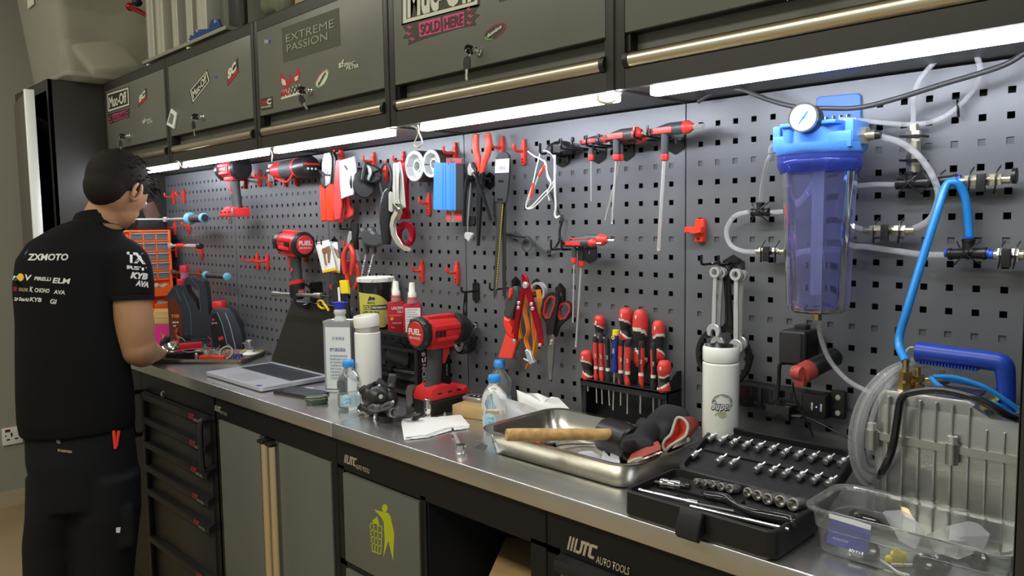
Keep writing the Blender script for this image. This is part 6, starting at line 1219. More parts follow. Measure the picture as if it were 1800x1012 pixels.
lpart(B().rings(puck(.0, .016, 1)), 'case_body', mat('case dark green', (.035, .06, .045), .2, coat=.5), t); lpart(B().rings(puck(.0165, .023, 1)), 'case_lid', mat('case lid green', (.07, .11, .09), .18, coat=.5), t); lpart(B().rings([[Vector((q.x, q.y, z)) for q in rr_ring(-.0302, .0302, -.0222, .0222, .0217, 0, 8)] for z in (.0145, .0175)]), 'gold_trim', mat('gold trim', (.6, .5, .3), .25, metal=1), t)
tag(B().at((T(543, 682)), rotm(0, 0, 30)).box((0, 0, .0005), (.03, .018, .001)).build('paper_scrap', mat('scrap pink white', (.5, .42, .38), .6)), 'small worn paper scrap between the laptop and phone', 'paper')
# ---- rectangular oil can
c = Vector((-1.075, -.165, TZ)); R = rotm(0, 0, camrot(592)-22); t = thing('oil_can', 'rectangular pale tin can with blue cap and small blue lettering beside the laptop', 'can', c, R); H = .205
b = B(); b.rings([[Vector((q.x, q.y, z)) for q in rr_ring(-.043*k_, .043*k_, -.030*k_, .030*k_, .007, 0, 5)] for z, k_ in ((.001, .97), (.004, 1.02), (.008, 1), (H-.010, 1), (H-.006, 1.02), (H-.001, 1.02), (H-.003, .96), (H-.004, .9))]); lpart(b, 'tin_body', mat('tin side', (.5, .53, .58), .28, metal=.7), t)
lpart(B().box((.003, -.0304, H/2-.004), (.074, .001, H-.028)), 'label', mat('label paper white', (.70, .74, .74), .45), t)
M_lt = mat('label navy text', (.08, .12, .28), .5); text('ZT 泉州机油', (-.014, -.0314, H*.74), XA, ZA, .0075, M_lt, t, w=.036, world=False); text('燃气减压阀油', (-.022, -.0314, H*.58), XA, ZA, .008, M_lt, t, w=.046, world=False, bold=.01)
for k in range(8): text(['燃气减压阀专用机油适用', '减压阀机油适用产品说明', '本产品适用各种机器', '产品适用机油各种减压', '使用方法说明', '产品适用机油', '注意事项产品', '产品适用'][k], (-.022, -.0314, H*(.50-.045*k)), XA, ZA, .0045, M_lt, t, w=(.052, .050, .052, .050, .034, .036, .04, .03)[k], world=False)
lpart(B().lathe([(.017, H-.004), (.018, H+.003), (.014, H+.012), (.018, H+.020), (.017, H+.028), (.013, H+.032), (.0001, H+.032)], (0, 0, 0), n=22), 'spout', mat('milky spout', (.72, .72, .68), .2, trans=.3), t)
b = B().lathe([(.015, H+.032), (.0165, H+.034), (.0165, H+.050), (.014, H+.052), (.0001, H+.052)], (0, 0, 0), n=24); b.tube([(-.024, 0, H+.058), (-.022, 0, H+.050), (0, -.018, H+.052), (.022, 0, H+.050), (.024, 0, H+.058)], .002, 6); lpart(b, 'blue_cap', mat('royal blue cap', (.03, .05, .50), .35), t)
# ---- white thermos flasks
M_fl = mat('flask white enamel', (.90, .92, .87), .16, coat=.4)
def flask(c, r, H, hc, lab, tilt=0, band=.004):
    t = thing('vacuum_flask', lab, 'flask', c); b = B().lathe([(r*.93, 0), (r, .003), (r, H-hc-band), (r*.93, H-hc-band+.002)], c, n=40); b.build('flask_body', M_fl, t)
    B().lathe([(r*.92, H-hc-band), (r*.92, H-hc+.004)], c, n=40).build('steel_neck', M_steel, t)
    b = B().at(Vector(c)+Vector((0, 0, H-hc+(.004 if tilt else 0))), rotm(0, tilt, camrot(640))); b.lathe([(r*.97, 0), (r, .002), (r, hc-.004), (r*.94, hc), (r*.9, hc), (.0001, hc-.001)], n=40); b.build('flask_cap', M_fl, t); return t
flask((-.848, -.228, TZ), .034, .238, .030, 'white vacuum flask with tilted cap, standing left of the impact wrench', tilt=-5, band=.012)
fc = Vector((.105, -.098, TZ)); t = flask(fc, .0335, .243, .028, 'white vacuum flask with round vehicle badge print, before the ring wrench')
def wr(c, r, a0, z0): return lambda a, h: Vector((c.x+(r+.0004)*math.sin(a0+a/r), c.y-(r+.0004)*math.cos(a0+a/r), z0+h))
B().lathe([(.0300, 0), (.0001, .0003)], fc+Vector((0, 0, .2432)), n=36).build('mouth_shade', M_blackg, t)  # dark disc painted for the shade inside the open cap
M_ink = mat('print black', (.03, .035, .03), .4); M_oli = mat('print olive', (.42, .42, .28), .5); va = math.atan2(CC.x-fc.x, -(CC.y-fc.y)); a0 = va-.25
zc_ = W(1262, 715, .13).z+.0
for s, dx, dz, h, w_, bo in (('Super', -.021, -.006, .016, .040, .06),): text(s, 0*XA, XA, ZA, h, M_ink, t, w=w_, bold=bo, shear=.3, wrap=wr(fc, .0337, a0+dx/.0335+.35, zc_+dz))
text('Super', 0*XA, XA, ZA, .0145, M_fl, t, w=.037, bold=.0, shear=.3, wrap=wr(fc, .0341, a0-.0195/.0335+.35, zc_-.005))
wq = wr(fc, .0335, a0+.35, zc_)
def wpoly(b, pts, th=.0004):
    P = [wq(x, y) for x, y in pts]; o = sum(P, Vector())/len(P); e = Vector((o.x-fc.x, o.y-fc.y, 0)).normalized(); V = [b._v(p+e*th) for p in P]; b._f(V)
b = B()
for k in range(22):
    a, a2 = [PI*.05+PI*.9*q/22 for q in (k, k+1)]; wpoly(b, [(.0195*math.cos(a), .004+.0195*math.sin(a)), (.0185*math.cos(a), .004+.0185*math.sin(a)), (.0185*math.cos(a2), .004+.0185*math.sin(a2)), (.0195*math.cos(a2), .004+.0195*math.sin(a2))])
b.keep = 1; b.build('badge_arc', M_ink, t)
b = B(); wpoly(b, [(.008*math.cos(a), -.014+.0065*math.sin(a)) for a in np.linspace(0, 2*PI, 14)[:-1]]); wpoly(b, [(-.014, -.017), (.004, -.019), (.004, -.011), (-.010, -.010)]); b.keep = 1; b.build('badge_motif', M_oli, t)
for k, ch in enumerate('AUTO TOURING'):
    a = PI*(.88-.76*k/11); p_ = wq(.0145*math.cos(a), .004+.0145*math.sin(a)); text(ch, 0*XA, XA, ZA, .0036, M_ink, t, name='badge_letter', wrap=(lambda a_, h, a=a: wq(.0145*math.cos(a)+(a_-.0012)*math.sin(a)+h*math.cos(a), .004+.0145*math.sin(a)-(a_-.0012)*math.cos(a)+h*math.sin(a)))) if ch != ' ' else None
# ---- water bottles
M_pet = mat('clear bottle plastic', (.93, .97, .99), .04, trans=.93, ior=1.28, spec=.7, bump=.25, bscale=70); M_bcap = mat('sky blue cap', (.05, .33, .80), .35); M_blab = mat('bottle label', (.50, .72, .85), .35); M_wat = mat('water', (.9, .95, .98), .02, trans=.96, ior=1.2)
def bottle(c, H, r, lab, facing):
    t = thing('water_bottle', lab, 'bottle', (c[0], c[1], TZ), group='small water bottles with sky blue caps'); P = [(.55, .002), (.85, .0), (.97, .03), (1, .08), (1, .34), (.95, .37), (.95, .40), (1.0, .43), (1.04, .50), (1.02, .58), (.97, .64), (.80, .74), (.55, .82), (.42, .86), (.42, .97)]
    n = 40; b = B(); rs = []
    for k_, z in P: rs.append([Vector((c[0]+r*k_*(1+(.018*math.sin(8*a+z*30) if .4 < z < .75 else 0))*math.cos(a), c[1]+r*k_*(1+(.018*math.sin(8*a+z*30) if .4 < z < .75 else 0))*math.sin(a), TZ+.0005+H*z)) for a in np.linspace(0, 2*PI, n+1)[:-1]])
    b.rings(rs); b.build('bottle_shell', M_pet, t)
    cap = B().lathe([(r*.47, 0), (r*.49, .001), (r*.49, .010), (r*.46, .0155), (r*.42, .017), (.0001, .017)], (c[0], c[1], TZ+H*.90), n=28); 
    for k in range(24): a = 2*PI*k/24; cap.box((c[0]+r*.49*math.cos(a), c[1]+r*.49*math.sin(a), TZ+H*.90+.006), (.0009, .0009, .009), rotm(0, 0, math.degrees(a)))
    cap.build('screw_cap', M_bcap, t)
    def patch(a0, a1, z0, z1, name, m_, ov=False, k=1.012):
        b = B(); N = 14; V = []
        for i in range(N+1):
            f_ = i/N; a = a0+(a1-a0)*f_; e = math.sqrt(max(0, 1-(2*f_-1)**2)) if ov else 1; zm_ = (z0+z1)/2; V.append([b._v((c[0]+r*k*math.sin(a), c[1]-r*k*math.cos(a), TZ+zm_+(z-zm_)*max(.15, e))) for z in (z0, z1)])
        for i in range(N): b._f((V[i][0], V[i+1][0], V[i+1][1], V[i][1]))
        b.keep = 1; return b.build(name, m_, t)
    patch(facing-.95, facing+2.0, H*.09, H*.34, 'wrap_label', mat('bottle label clear', (.55, .78, .88), .3, trans=.4, alpha=.7)); patch(facing-.75, facing+.25, H*.12, H*.36, 'oval_label', M_blab, True, 1.02)
    for s, dz in (('LIVE', .23), ('LIFE', .15)): text(s, 0*XA, XA, ZA, H*.06, mat('label sea blue', (.05, .28, .5), .4), t, w=r*.75, bold=.01, wrap=lambda a, h, dz=dz: Vector((c[0]+r*1.03*math.sin(facing-.6+a/r), c[1]-r*1.03*math.cos(facing-.6+a/r), TZ+H*dz+h)))
cf = lambda x, y: math.atan2(CC.x-x, -(CC.y-y))
bottle((-.862, -.280), .123, .0300, 'small water bottle left of the black mount cluster', cf(-.86, -.28)); bottle((-.436, -.165), .123, .0290, 'small water bottle at the brown box corner before the metal tray', cf(-.46, -.16)-.2); bottle((-.545, -.042), .128, .0290, 'small water bottle farthest back, against the pegboard', cf(-.55, -.04)+.3)
# ---- rack with shelf
M_rk = mat('rack black steel', (.016, .016, .018), .38)
sx0, sx1, sz = -1.21, -.762, 1.104
t = thing('shelf_unit', 'black steel shelf fixed to the board carrying grease tub and threadlocker', 'shelf', ((sx0+sx1)/2, 0, sz)); B().box(((sx0+sx1)/2, -.062, sz-.0015), (sx1-sx0, .123, .003), bev=.0006).box(((sx0+sx1)/2, -.1225, sz+.004), (sx1-sx0, .002, .012)).build('shelf_plate', mat('shelf plate', (.05, .05, .055), .35, metal=.5), t)
B().box(((sx0+sx1)/2, -.003, sz+.016), (sx1-sx0, .003, .04)).build('rear_flange', M_rk, t)
for x in (sx0+.003, sx1-.003): B().prism([(-.002, 0), (-.11, 0), (-.002, -.03)], (x, 0, sz-.003), YA, ZA, .002).build('side_gusset', M_rk, t)
gx0, gx1, gz, gy = -1.20, -.782, 1.072, -.112; t = thing('open_rack', 'black open metal rack with white side lettering under the shelf', 'rack', ((gx0+gx1)/2, gy/2, TZ))
for z in (TZ+.018, gz-.006): B().box(((gx0+gx1)/2, gy, z), (gx1-gx0, .010, .010), bev=.001).build('front_rail', M_rk, t)
B().box(((gx0+gx1)/2, gy/2, TZ+.014), (gx1-gx0, -gy, .004)).build('base_plate', M_rk, t)
for x in (gx0, gx1): 
    sp = B().box((x, gy/2-.002, (TZ+gz)/2), (.004, -gy-.004, gz-TZ-.002)).box((x-.006, gy, (TZ+gz)/2), (.012, .012, gz-TZ-.002), bev=.001).build('side_plate', M_rk, t)
for y, z in ((-.098, gz-.014), (-.012, gz-.02)): B().lathe([(.0062, 0), (.0062, .002), (.0045, .0032), (.0001, .0034)], (gx1+.002, y, z), (1, 0, 0), 16).build('plate_screw', M_steel, t)
text('NICECNC', (gx1+.0024, -.104, gz-.040), -ZA, YA, .0125, M_wtxt, t, bold=.02, w=.082); text('NICECNC', (gx1+.0024, -.020, gz-.052), -ZA, YA, .005, M_wtxt, t, w=.032)
b = B().at((0, 0, 0)).tube([(gx1+.0028, -.0885-.0, gz-.024), (gx1+.0028, -.0930, gz-.024), (gx1+.0028, -.0930, gz-.034)], .0016, 6, sm=0).tube([(gx1+.0028, -.1020, gz-.024), (gx1+.0028, -.1020, gz-.034), (gx1+.0028, -.0965, gz-.034)], .0016, 6, sm=0); b.build('logo_mark', M_wtxt, t)
p = Vector((-.985, -.03, 1.02)); t = thing('suction_disc', 'dark disc with holes leaning inside the open rack', 'disc', p); B().lathe([(.042, 0), (.043, .003), (.042, .006)], p, (.3, -1, 0), 32).build('disc', M_gas, t)
b = B().cyl((-1.0, -.075, .992), (-.965, -.075, .993), .010, n=14).cyl((-.968, -.075, .993), (-.945, -.075, .993), .013, n=6).cyl((-.945, -.075, .993), (-.80, -.07, .995), .007, n=12); tag(b.build('socket_extension', mat('dark chrome', (.14, .14, .13), .25, metal=1)), 'dark socket extension bar lying inside the open rack', 'bar')
# ---- grease tub, threadlocker bottles
c = Vector((-1.035, -.066, sz)); t = thing('grease_tub', 'black tub with white lid and yellow GOLD LITHIUM label on the shelf', 'tub', c); Ht = .148; rt = .0535; B().lathe([(rt*.86, 0), (rt*.88, .003), (rt*.985, Ht-.004)], c, n=44).build('tub_body', M_blackg, t); B().lathe([(rt*1.02, Ht-.010), (rt*1.03, Ht-.004), (rt*1.03, Ht+.001), (rt*.98, Ht+.003), (rt*.95, Ht), (.0001, Ht)], c, n=44).build('tub_lid', mat('tub lid white', (.72, .72, .66), .5, wear=((.45, .42, .35), .6), vscale=60), t)
fa = cf(c.x, c.y)-.12; rz_ = lambda h: rt*(.88+.105*h/Ht)+.0006; tw = lambda a, h, k=0: Vector((c.x+(rz_(h)+k)*math.sin(fa+a/rt), c.y-(rz_(h)+k)*math.cos(fa+a/rt), c.z+h))
M_ty = mat('tub label yellow', (.55, .50, .10), .4); b = B(); V = []
for i in range(25): f_ = i/24; a = -.062+.115*f_; zt_ = Ht*(.74-.06*f_) if f_ < .45 else Ht*(.713-.26*((f_-.45)/.55)**2.2); zb_ = Ht*.05 if f_ < .8 else Ht*(.05+.35*((f_-.8)/.2)**2); V.append((b._v(tw(a, zb_)), b._v(tw(a, zt_))))
for i in range(24): b._f((V[i][0], V[i+1][0], V[i+1][1], V[i][1]))
b.keep = 1; b.build('yellow_label', M_ty, t)
def tpatch(pts, m_, name, k=.0006):
    b = B(); V = [b._v(tw(x, y, k)) for x, y in pts]; b._f(V); b.keep = 1; b.build(name, m_, t)
for i in range(8): x = -.040+.085*i/8; tpatch([(x, Ht*.40), (x+.0107, Ht*.40), (x+.0107, Ht*.49), (x, Ht*.49)], M_ink, 'black_band')
for s, x, z, h, w_, m_, bo in (('GOLD', -.040, Ht*.415, .0095, .031, M_ty, .05), ('PERFORMANCE', -.007, Ht*.425, .006, .044, M_wtxt, .02), ('LITHIUM', -.042, Ht*.28, .0135, .055, M_ink, .03), ('EP-1 GREASE', -.025, Ht*.2, .006, .035, M_ink, .01), ('BENZOL', -.021, Ht*.52, .0055, .024, M_ink, .02)):
    text(s, c, XA, ZA, h, m_, t, w=w_, bold=bo, shear=.2 if s == 'PERFORMANCE' else 0, wrap=lambda a, q, x=x, z=z: tw(x+a, z+q, .0012))
b = B(); tw_ = [b._v(tw(x, z, .001)) for x, z in ((-.02, Ht*.58), (-.014, Ht*.66), (-.010, Ht*.67), (-.008, Ht*.64), (0, Ht*.65), (.003, Ht*.62), (.0, Ht*.58), (-.004, Ht*.6), (-.012, Ht*.6), (-.014, Ht*.58))]; b._f(tw_); b.keep = 1; b.build('animal_mark', M_ink, t)
b = B()
for x, z, r_ in ((.036, .27, .006), (.044, .24, .006), (.038, .18, .006), (.048, .2, .005), (.042, .13, .005)): V = [b._v(tw(x+r_*math.cos(a), Ht*z+r_*math.sin(a), .0016)) for a in np.linspace(0, 2*PI, 12)[:-1]]; b._f(V)
b.keep = 1; b.build('bearing_picture', mat('picture grey', (.6, .6, .55), .4), t)
M_lr = mat('threadlocker red', (.42, .015, .035), .35); M_lc = mat('nozzle cap cream', (.78, .77, .66), .45); M_col = mat('collar pink red', (.55, .20, .20), .3, trans=.2)
def locker_bottle(px, py, d, lab, white):
    q = at(px, py, Y=-d); c = Vector((q.x, -d, sz)); R = rotm(0, 0, camrot(px)-6); t = thing('threadlocker_bottle', lab, 'bottle', c, R, 'red threadlocker bottles on the shelf')
    b = B(); b.rings([[Vector((p.x*k_, p.y*k_, z)) for p in rr_ring(-.025, .025, -.0125, .0125, .006, 0, 4)] for z, k_ in ((0, .94), (.003, 1), (.080, 1), (.086, .9), (.088, .6))]); lpart(b, 'bottle_body', M_lr, t)
    lpart(B().lathe([(.0145, .087), (.0145, .094), (.013, .095), (.013, .105)], n=22), 'ribbed_collar', M_col, t); lpart(B().lathe([(.0115, .105), (.0115, .116), (.009, .119), (.0075, .142), (.007, .144), (.0001, .144)], n=12), 'nozzle_cap', M_lc, t)
    if white: lpart(B().box((.002, -.0128, .043), (.041, .0006, .066)), 'white_label', M_lbl, t)
    if white:
        for k in range(9): text(['THREADLOCKER', 'Medium strength', 'oil resistant blend', '乐泰螺纹锁固胶', 'apply to thread', '使用方法说明', 'keep away heat', '50 ml', 'made under licence'][k], (-.016, -.0134, .070-k*.0065), XA, ZA, .003, M_gas, t, w=(.03, .026, .032, .03, .022, .03, .026, .01, .03)[k], world=False)
    else:
        text('LOCTITE', (-.012, -.0130, .066), XA, ZA, .0075, M_wtxt, t, w=.034, bold=.02, world=False); text('263', (.003, -.0130, .056), XA, ZA, .007, M_wtxt, t, w=.016, world=False)
        lpart(B().box((-.001, -.0128, .049), (.036, .0006, .004)), 'orange_strip', mat('strip orange red', (.75, .10, .04), .4), t); lpart(B().lathe([(.0045, 0), (.0001, .0002)], (-.012, -.0128, .040), (0, -1, 0), 16), 'orange_dot', mat('dot orange', (.85, .35, .05), .4), t)
        text('THREADLOCKER', (-.012, -.0130, .026), XA, ZA, .0035, M_wtxt, t, w=.026, world=False); text('50 ml', (-.014, -.0130, .014), XA, ZA, .003, M_wtxt, t, w=.007, world=False)
locker_bottle(698, 578, .082, 'red threadlocker bottle with white lettering, between tub and white-labelled bottle', False); locker_bottle(726, 578, .088, 'red threadlocker bottle with large white label, rightmost on the shelf', True); locker_bottle(693, 570, .035, 'red threadlocker bottle mostly hidden behind its neighbour', False)
# ---- big impact wrench and small things around it
pistol('large red impact wrench with FUEL cap standing on its battery on the worktop', (-.675, -.131, TZ+.205), rotm(0, 0, -90), 1.0, battery='block', hl=.111)
c = T(752, 738); t = thing('socket_adapter', 'upright chrome swivel socket in front of the impact wrench battery', 'socket', c); B().lathe([(.0075, 0), (.0085, .003), (.0085, .014), (.007, .017), (.0085, .021), (.0095, .030), (.0085, .036), (.0075, .040), (.0075, .052), (.006, .053), (.0001, .050)], c, n=22).build('socket_body', M_chrome, t); B().box(c+Vector((0, 0, .044)), (.017, .006, .008), rotm(0, 0, 20)).build('dark_slot', M_sdk, t)
c = T(782, 731); tag(B().lathe([(.004, 0), (.004, .004), (.0025, .005), (.0025, .009), (.0001, .009)], c, n=12).build('small_bolt', M_steel), 'tiny silver bolt at the brown box corner', 'bolt')
# ---- black camera-mount cluster
K = kc(620, 640, 8.436); D_ = .285; Pk = lambda x, y, d=D_: at(*K([(x, y)])[0], Y=-d)
t = thing('mount_cluster', 'black handlebar camera mount cluster with clamps and thumb screws', 'mount', T(672, 742)); M_mt = mat('mount black', (.016, .016, .017), .38)
b = B(); b.ell(Pk(400, 500), (.034, .030, .032), rotm(0, 0, 45)).ell(Pk(260, 470), (.024, .022, .028)).ell(Pk(520, 520, .27), (.026, .025, .026)); b.cyl(Pk(420, 480, .30), Pk(420, 480, .322), .012, n=18); b.box(Pk(230, 420), (.024, .03, .034), rotm(0, -35, 45), bev=.003).box(Pk(170, 400), (.02, .02, .024), rotm(10, -30, 45), bev=.003); b.cyl(Pk(300, 350), Pk(345, 330), .013, n=16).box(Pk(330, 560, .30), (.03, .02, .014), rotm(0, -25, 45), bev=.003).cyl(Pk(160, 640), Pk(310, 740), .009, n=12).box(Pk(130, 640), (.016, .014, .016), rotm(0, 30, 45), bev=.003).cyl(Pk(270, 690), Pk(560, 670), .012, n=14); b.build('clamp_body', M_mt, t, ang=35)
b = B(); b.box(Pk(460, 310, .27), (.042, .018, .015), rotm(0, 40, 45), bev=.004).box(Pk(580, 240, .26), (.020, .014, .034), rotm(0, 12, 45), bev=.006, seg=3).cyl(Pk(580, 300, .26), Pk(560, 350, .265), .009, n=12).cyl(Pk(470, 350, .27), Pk(560, 420, .27), .008, n=12); b.build('thumb_levers', M_knob, t)
b = B().tube([Pk(240, 650, .318), Pk(300, 610, .322), Pk(345, 625, .322), Pk(420, 640, .322), Pk(480, 600, .322), Pk(560, 575, .318), Pk(590, 600, .318), Pk(540, 640, .318), Pk(450, 665, .322), Pk(380, 685, .322), Pk(290, 680, .322)], .0042, 8, closed=True, sm=4); b.cyl(Pk(360, 650, .320), Pk(430, 650, .320), .009, n=10); b.build('finger_loops', mat('loop purple grey', (.10, .095, .105), .4), t)
b = B().cyl(Pk(660, 710, .30), Pk(735, 690, .30), .0115, n=24).cyl(Pk(560, 725, .30), Pk(600, 718, .30), .010, n=12); 
b.build('knurled_knob', mat('knob graphite', (.10, .10, .105), .4), t); B().cyl(Pk(575, 722, .30), Pk(660, 706, .30), .0095, n=16).build('joint_collar', M_mt, t); B().cyl(Pk(600, 720, .30), Pk(612, 718, .30), .0118, n=16).build('steel_band', M_steel, t)
b = B().cyl(Pk(470, 830, .30), Pk(470, 760, .30), .013, n=16).ell(Pk(470, 840, .30), .0135).box(Pk(400, 790, .30), (.008, .014, .03), bev=.002).box(Pk(540, 790, .295), (.01, .014, .03), bev=.002); b.build('ball_joint', M_mt, t)
B().lathe([(.0055, 0), (.005, .003), (.0001, .0035)], Pk(420, 480, .3225), (.6, -.75, 0), 16).build('hex_bolt', M_steel, t); B().ell(Pk(595, 560, .30), .0042).ell(Pk(395, 320, .29), .004).build('bolt_heads', M_steel, t); B().cyl(Pk(345, 740, .30), Pk(325, 850, .30), .004, n=10).coil(Pk(345, 740, .30), Pk(325, 850, .30)-Pk(345, 740, .30), .0044, .0009, 6, .0022).build('threaded_screw', M_steel, t)
t = thing('allen_pins', 'two brass-coloured rods with black end lying beside the mount cluster', 'rod', T(720, 735)); B().cyl(Pk(740, 745, .25), Pk(930, 720, .25), .0022, n=8).cyl(Pk(665, 805, .27), Pk(880, 790, .27), .0026, n=8).build('rods', mat('brassy steel', (.5, .46, .36), .3, metal=1), t); B().tube([Pk(880, 790, .262), Pk(960, 770, .255), Pk(1020, 745, .25)], [.007, .008, .005], 10, sm=4).build('rubber_end', M_mt, t)
# ---- paper towels, ratchet, plate scrap
M_tis = mat('white tissue', (.80, .80, .78), .8, bump=.3, bscale=90)
def sheet_stack(pts, n, th, lab, seed, name='paper_towels', lift=0):
    random.seed(seed); t = thing(name, lab, 'paper towel', T(*pts[0]))
    for k in range(n):
        b = B(); P = [T(x+random.uniform(-3, 3), y-k*1.1+random.uniform(-1.2, 1.2)) for x, y in pts]; c = sum(P, Vector())/len(P); N = 10; m = len(P)
        Q = []
        for i in range(m):
            for j in range(6): f_ = j/6; Q.append(P[i].lerp(P[(i+1) % m], f_))
        z = TZ+.0006+k*th; R1 = [Vector((q.x, q.y, z+lift*k+abs(.0012*math.sin(i*1.3+k)))) for i, q in enumerate(Q)]; R2 = [q+Vector((0, 0, th*.8)) for q in R1]
        b.rings([[c.lerp(q, .02)+Vector((0, 0, 0)) for q in R1], R1, R2, [Vector((c.x+(q.x-c.x)*.55, c.y+(q.y-c.y)*.55, q.z+.0007*math.sin(i))) for i, q in enumerate(R2)], [Vector((c.x+(q.x-c.x)*.05, c.y+(q.y-c.y)*.05, z+th)) for q in R2]])
        b.build('folded_sheet', M_tis, t)
sheet_stack([(712, 774), (706, 742), (760, 739), (810, 734), (824, 755), (790, 758), (750, 770)], 3, .0018, 'stack of white paper towels in front of the impact wrench', 3)
def tissue(pts, lab):
    P = [at(x, y, Y=-d_) for x, y, d_ in pts]; c = sum(P, Vector())/len(P); b = B(); lo = [Vector((c.x+(p.x-c.x)*.9, c.y+(p.y-c.y)*.9, TZ+.0008)) for p in P]; up = [p.lerp(c, .45)+Vector((0, 0, .006*math.sin(2.1*i))) for i, p in enumerate(P)]
    o = b.rings([lo, P, up, [p.lerp(c, .9)-Vector((0, 0, .006)) for p in P]]).build('crumpled_tissue', M_tis); tag(o, lab, 'tissue', 'crumpled tissues')
tissue([(868, 694, .13), (895, 701, .12), (925, 710, .10), (945, 719, .075), (942, 727, .08), (925, 729, .10), (902, 726, .13), (884, 712, .15)], 'crumpled white tissue lying low behind the metal tray, nearer the bottles')
tissue([(908, 685, .05), (925, 691, .05), (946, 691, .035), (966, 700, .045), (982, 699, .035), (1000, 717, .03), (1004, 722, .045), (970, 718, .05), (935, 708, .055), (914, 699, .06)], 'crumpled white tissue with raised folds against the pegboard')
a, c = T(799, 762, .006), T(810, 788, .010); t = thing('ratchet', 'small chrome ratchet with round head on the worktop edge side', 'ratchet', (a+c)/2); d = (c-a); b = B().cyl(a, c, .0035, .005, n=10).box(a+Vector((0, 0, .001)), (.012, .010, .006), bev=.002); b.build('shank', M_steel, t)
b = B().lathe([(.010, -.009), (.0115, -.006), (.0115, .006), (.010, .009)], (c.x, c.y, TZ+.0095), n=24); b.build('ratchet_head', M_chrome, t); B().lathe([(.005, -.009), (.005, -.0088)], (c.x, c.y, TZ+.0185), n=16).build('selector_dial', M_steel, t); B().tube([a, a-d*.35], .003, 8, sm=0).build('black_end', M_mt, t)
b = B(); P = [T(*q) for q in ((834, 787), (846, 779), (857, 783), (850, 792))]; b.prism([(q.x, q.y) for q in P], (0, 0, TZ+.0004), XA, YA, .0008, bev=.0001); tag(b.build('steel_plate', mat('scrap plate', (.25, .25, .24), .35, metal=.9)), 'small steel plate sticking out beside the metal tray', 'plate')
# ---- brown box with remote
p = [T(783, 728), T(843, 742)]; ang = 12; c = Vector((-.532, -.092, TZ)); R = rotm(0, 0, ang); t = thing('cardboard_box', 'flat brown cardboard box between impact wrench and water bottle', 'box', c, R); lpart(B().box((0, 0, .0145), (.165, .085, .028), bev=.0012), 'carton', mat('kraft card', (.48, .33, .15), .75, var=.06, vscale=30), t); lpart(B().box((.018, -.010, .0287), (.040, .022, .0004), rotm(0, 0, 12)), 'white_label', M_lbl, t)
lpart(B().tube([(.080, -.0415, .027), (.074, -.0425, .020), (.081, -.0428, .014)], .0006, 4), 'torn_flap', mat('kraft card dark', (.36, .23, .10), .8), t)
c2 = at(836, 703, Z=TZ+.0292); R2 = rotm(0, 0, 8); t = thing('remote_fob', 'silver electronic fob with black glass face on the brown box', 'remote', c2, R2); b = B(); b.rings([[Vector((q.x*k_, q.y*k_, z)) for q in rr_ring(-.032, .032, -.020, .020, .009, 0, 5)] for z, k_ in ((0, .96), (.002, 1), (.008, 1), (.0105, .92))]); lpart(b, 'fob_body', mat('fob silver', (.45, .45, .43), .3, metal=.7), t)
b = B(); b.rings([[Vector((q.x+.0, q.y, z)) for q in rr_ring(-.016, .020, -.011, .011, .005, 0, 5)] for z in (.0103, .0112)]); lpart(b, 'glass_face', M_blackg, t); b = B()
for x in (-.004, .010): b.tube([Vector((x+.003*math.cos(a), .003*math.sin(a), .0115)) for a in np.linspace(0, 2*PI, 9)[:-1]], .0005, 4, closed=True, sm=0)
lpart(b, 'button_rings', M_wtxt, t)
# ================================================================== RIGHT PART OF THE WORKTOP
M_tr = mat('tray stainless', (.62, .60, .54), .24, metal=1, bump=.02, bscale=60)
x0, x1, y0, y1, h = -.340, .056, -.318, -.060, .052; t = thing('steel_tray', 'deep stainless steel tray holding mallet and gloves', 'tray', ((x0+x1)/2, (y0+y1)/2, TZ))
def rg(i, r, z): return rr_ring(x0+i, x1-i, y0+i, y1-i, r, TZ+z, 8)
B().rings([rg(.028, .03, .0008), rg(.020, .034, .004), rg(.012, .038, h-.004), rg(.004, .044, h-.002), rg(0, .048, h-.003), rg(0, .048, h-.001), rg(.004, .044, h), rg(.013, .037, h-.002), rg(.021, .033, .006), rg(.029, .03, .002)]).build('pan', M_tr, t, ang=60)
# mallet
e0 = at(890, 764, Z=1.0); P = at(1072, 763, Z=.985); d = (P-e0); t = thing('rubber_mallet', 'black rubber mallet with wooden handle lying across the steel tray', 'mallet', e0)
B().tube([e0, e0+d*.1, e0+d*.5, e0+d*.92, e0+d], [.0115, .0125, .0120, .0115, .011], 18, sm=2).build('handle', mat('mallet wood', (.55, .33, .12), .6, var=.22, vscale=60, streak=(1, 1, 1)), t)
hd = Vector((.97, -.24, 0)).normalized(); hc = at(1083, 772, Z=.970)+Vector((.004, .006, 0)); B().lathe([(.031, -.045), (.035, -.041), (.0365, 0), (.035, .041), (.031, .045)], hc, hd, 30).build('head', mat('mallet rubber', (.015, .014, .013), .32, bump=.25, bscale=40), t)
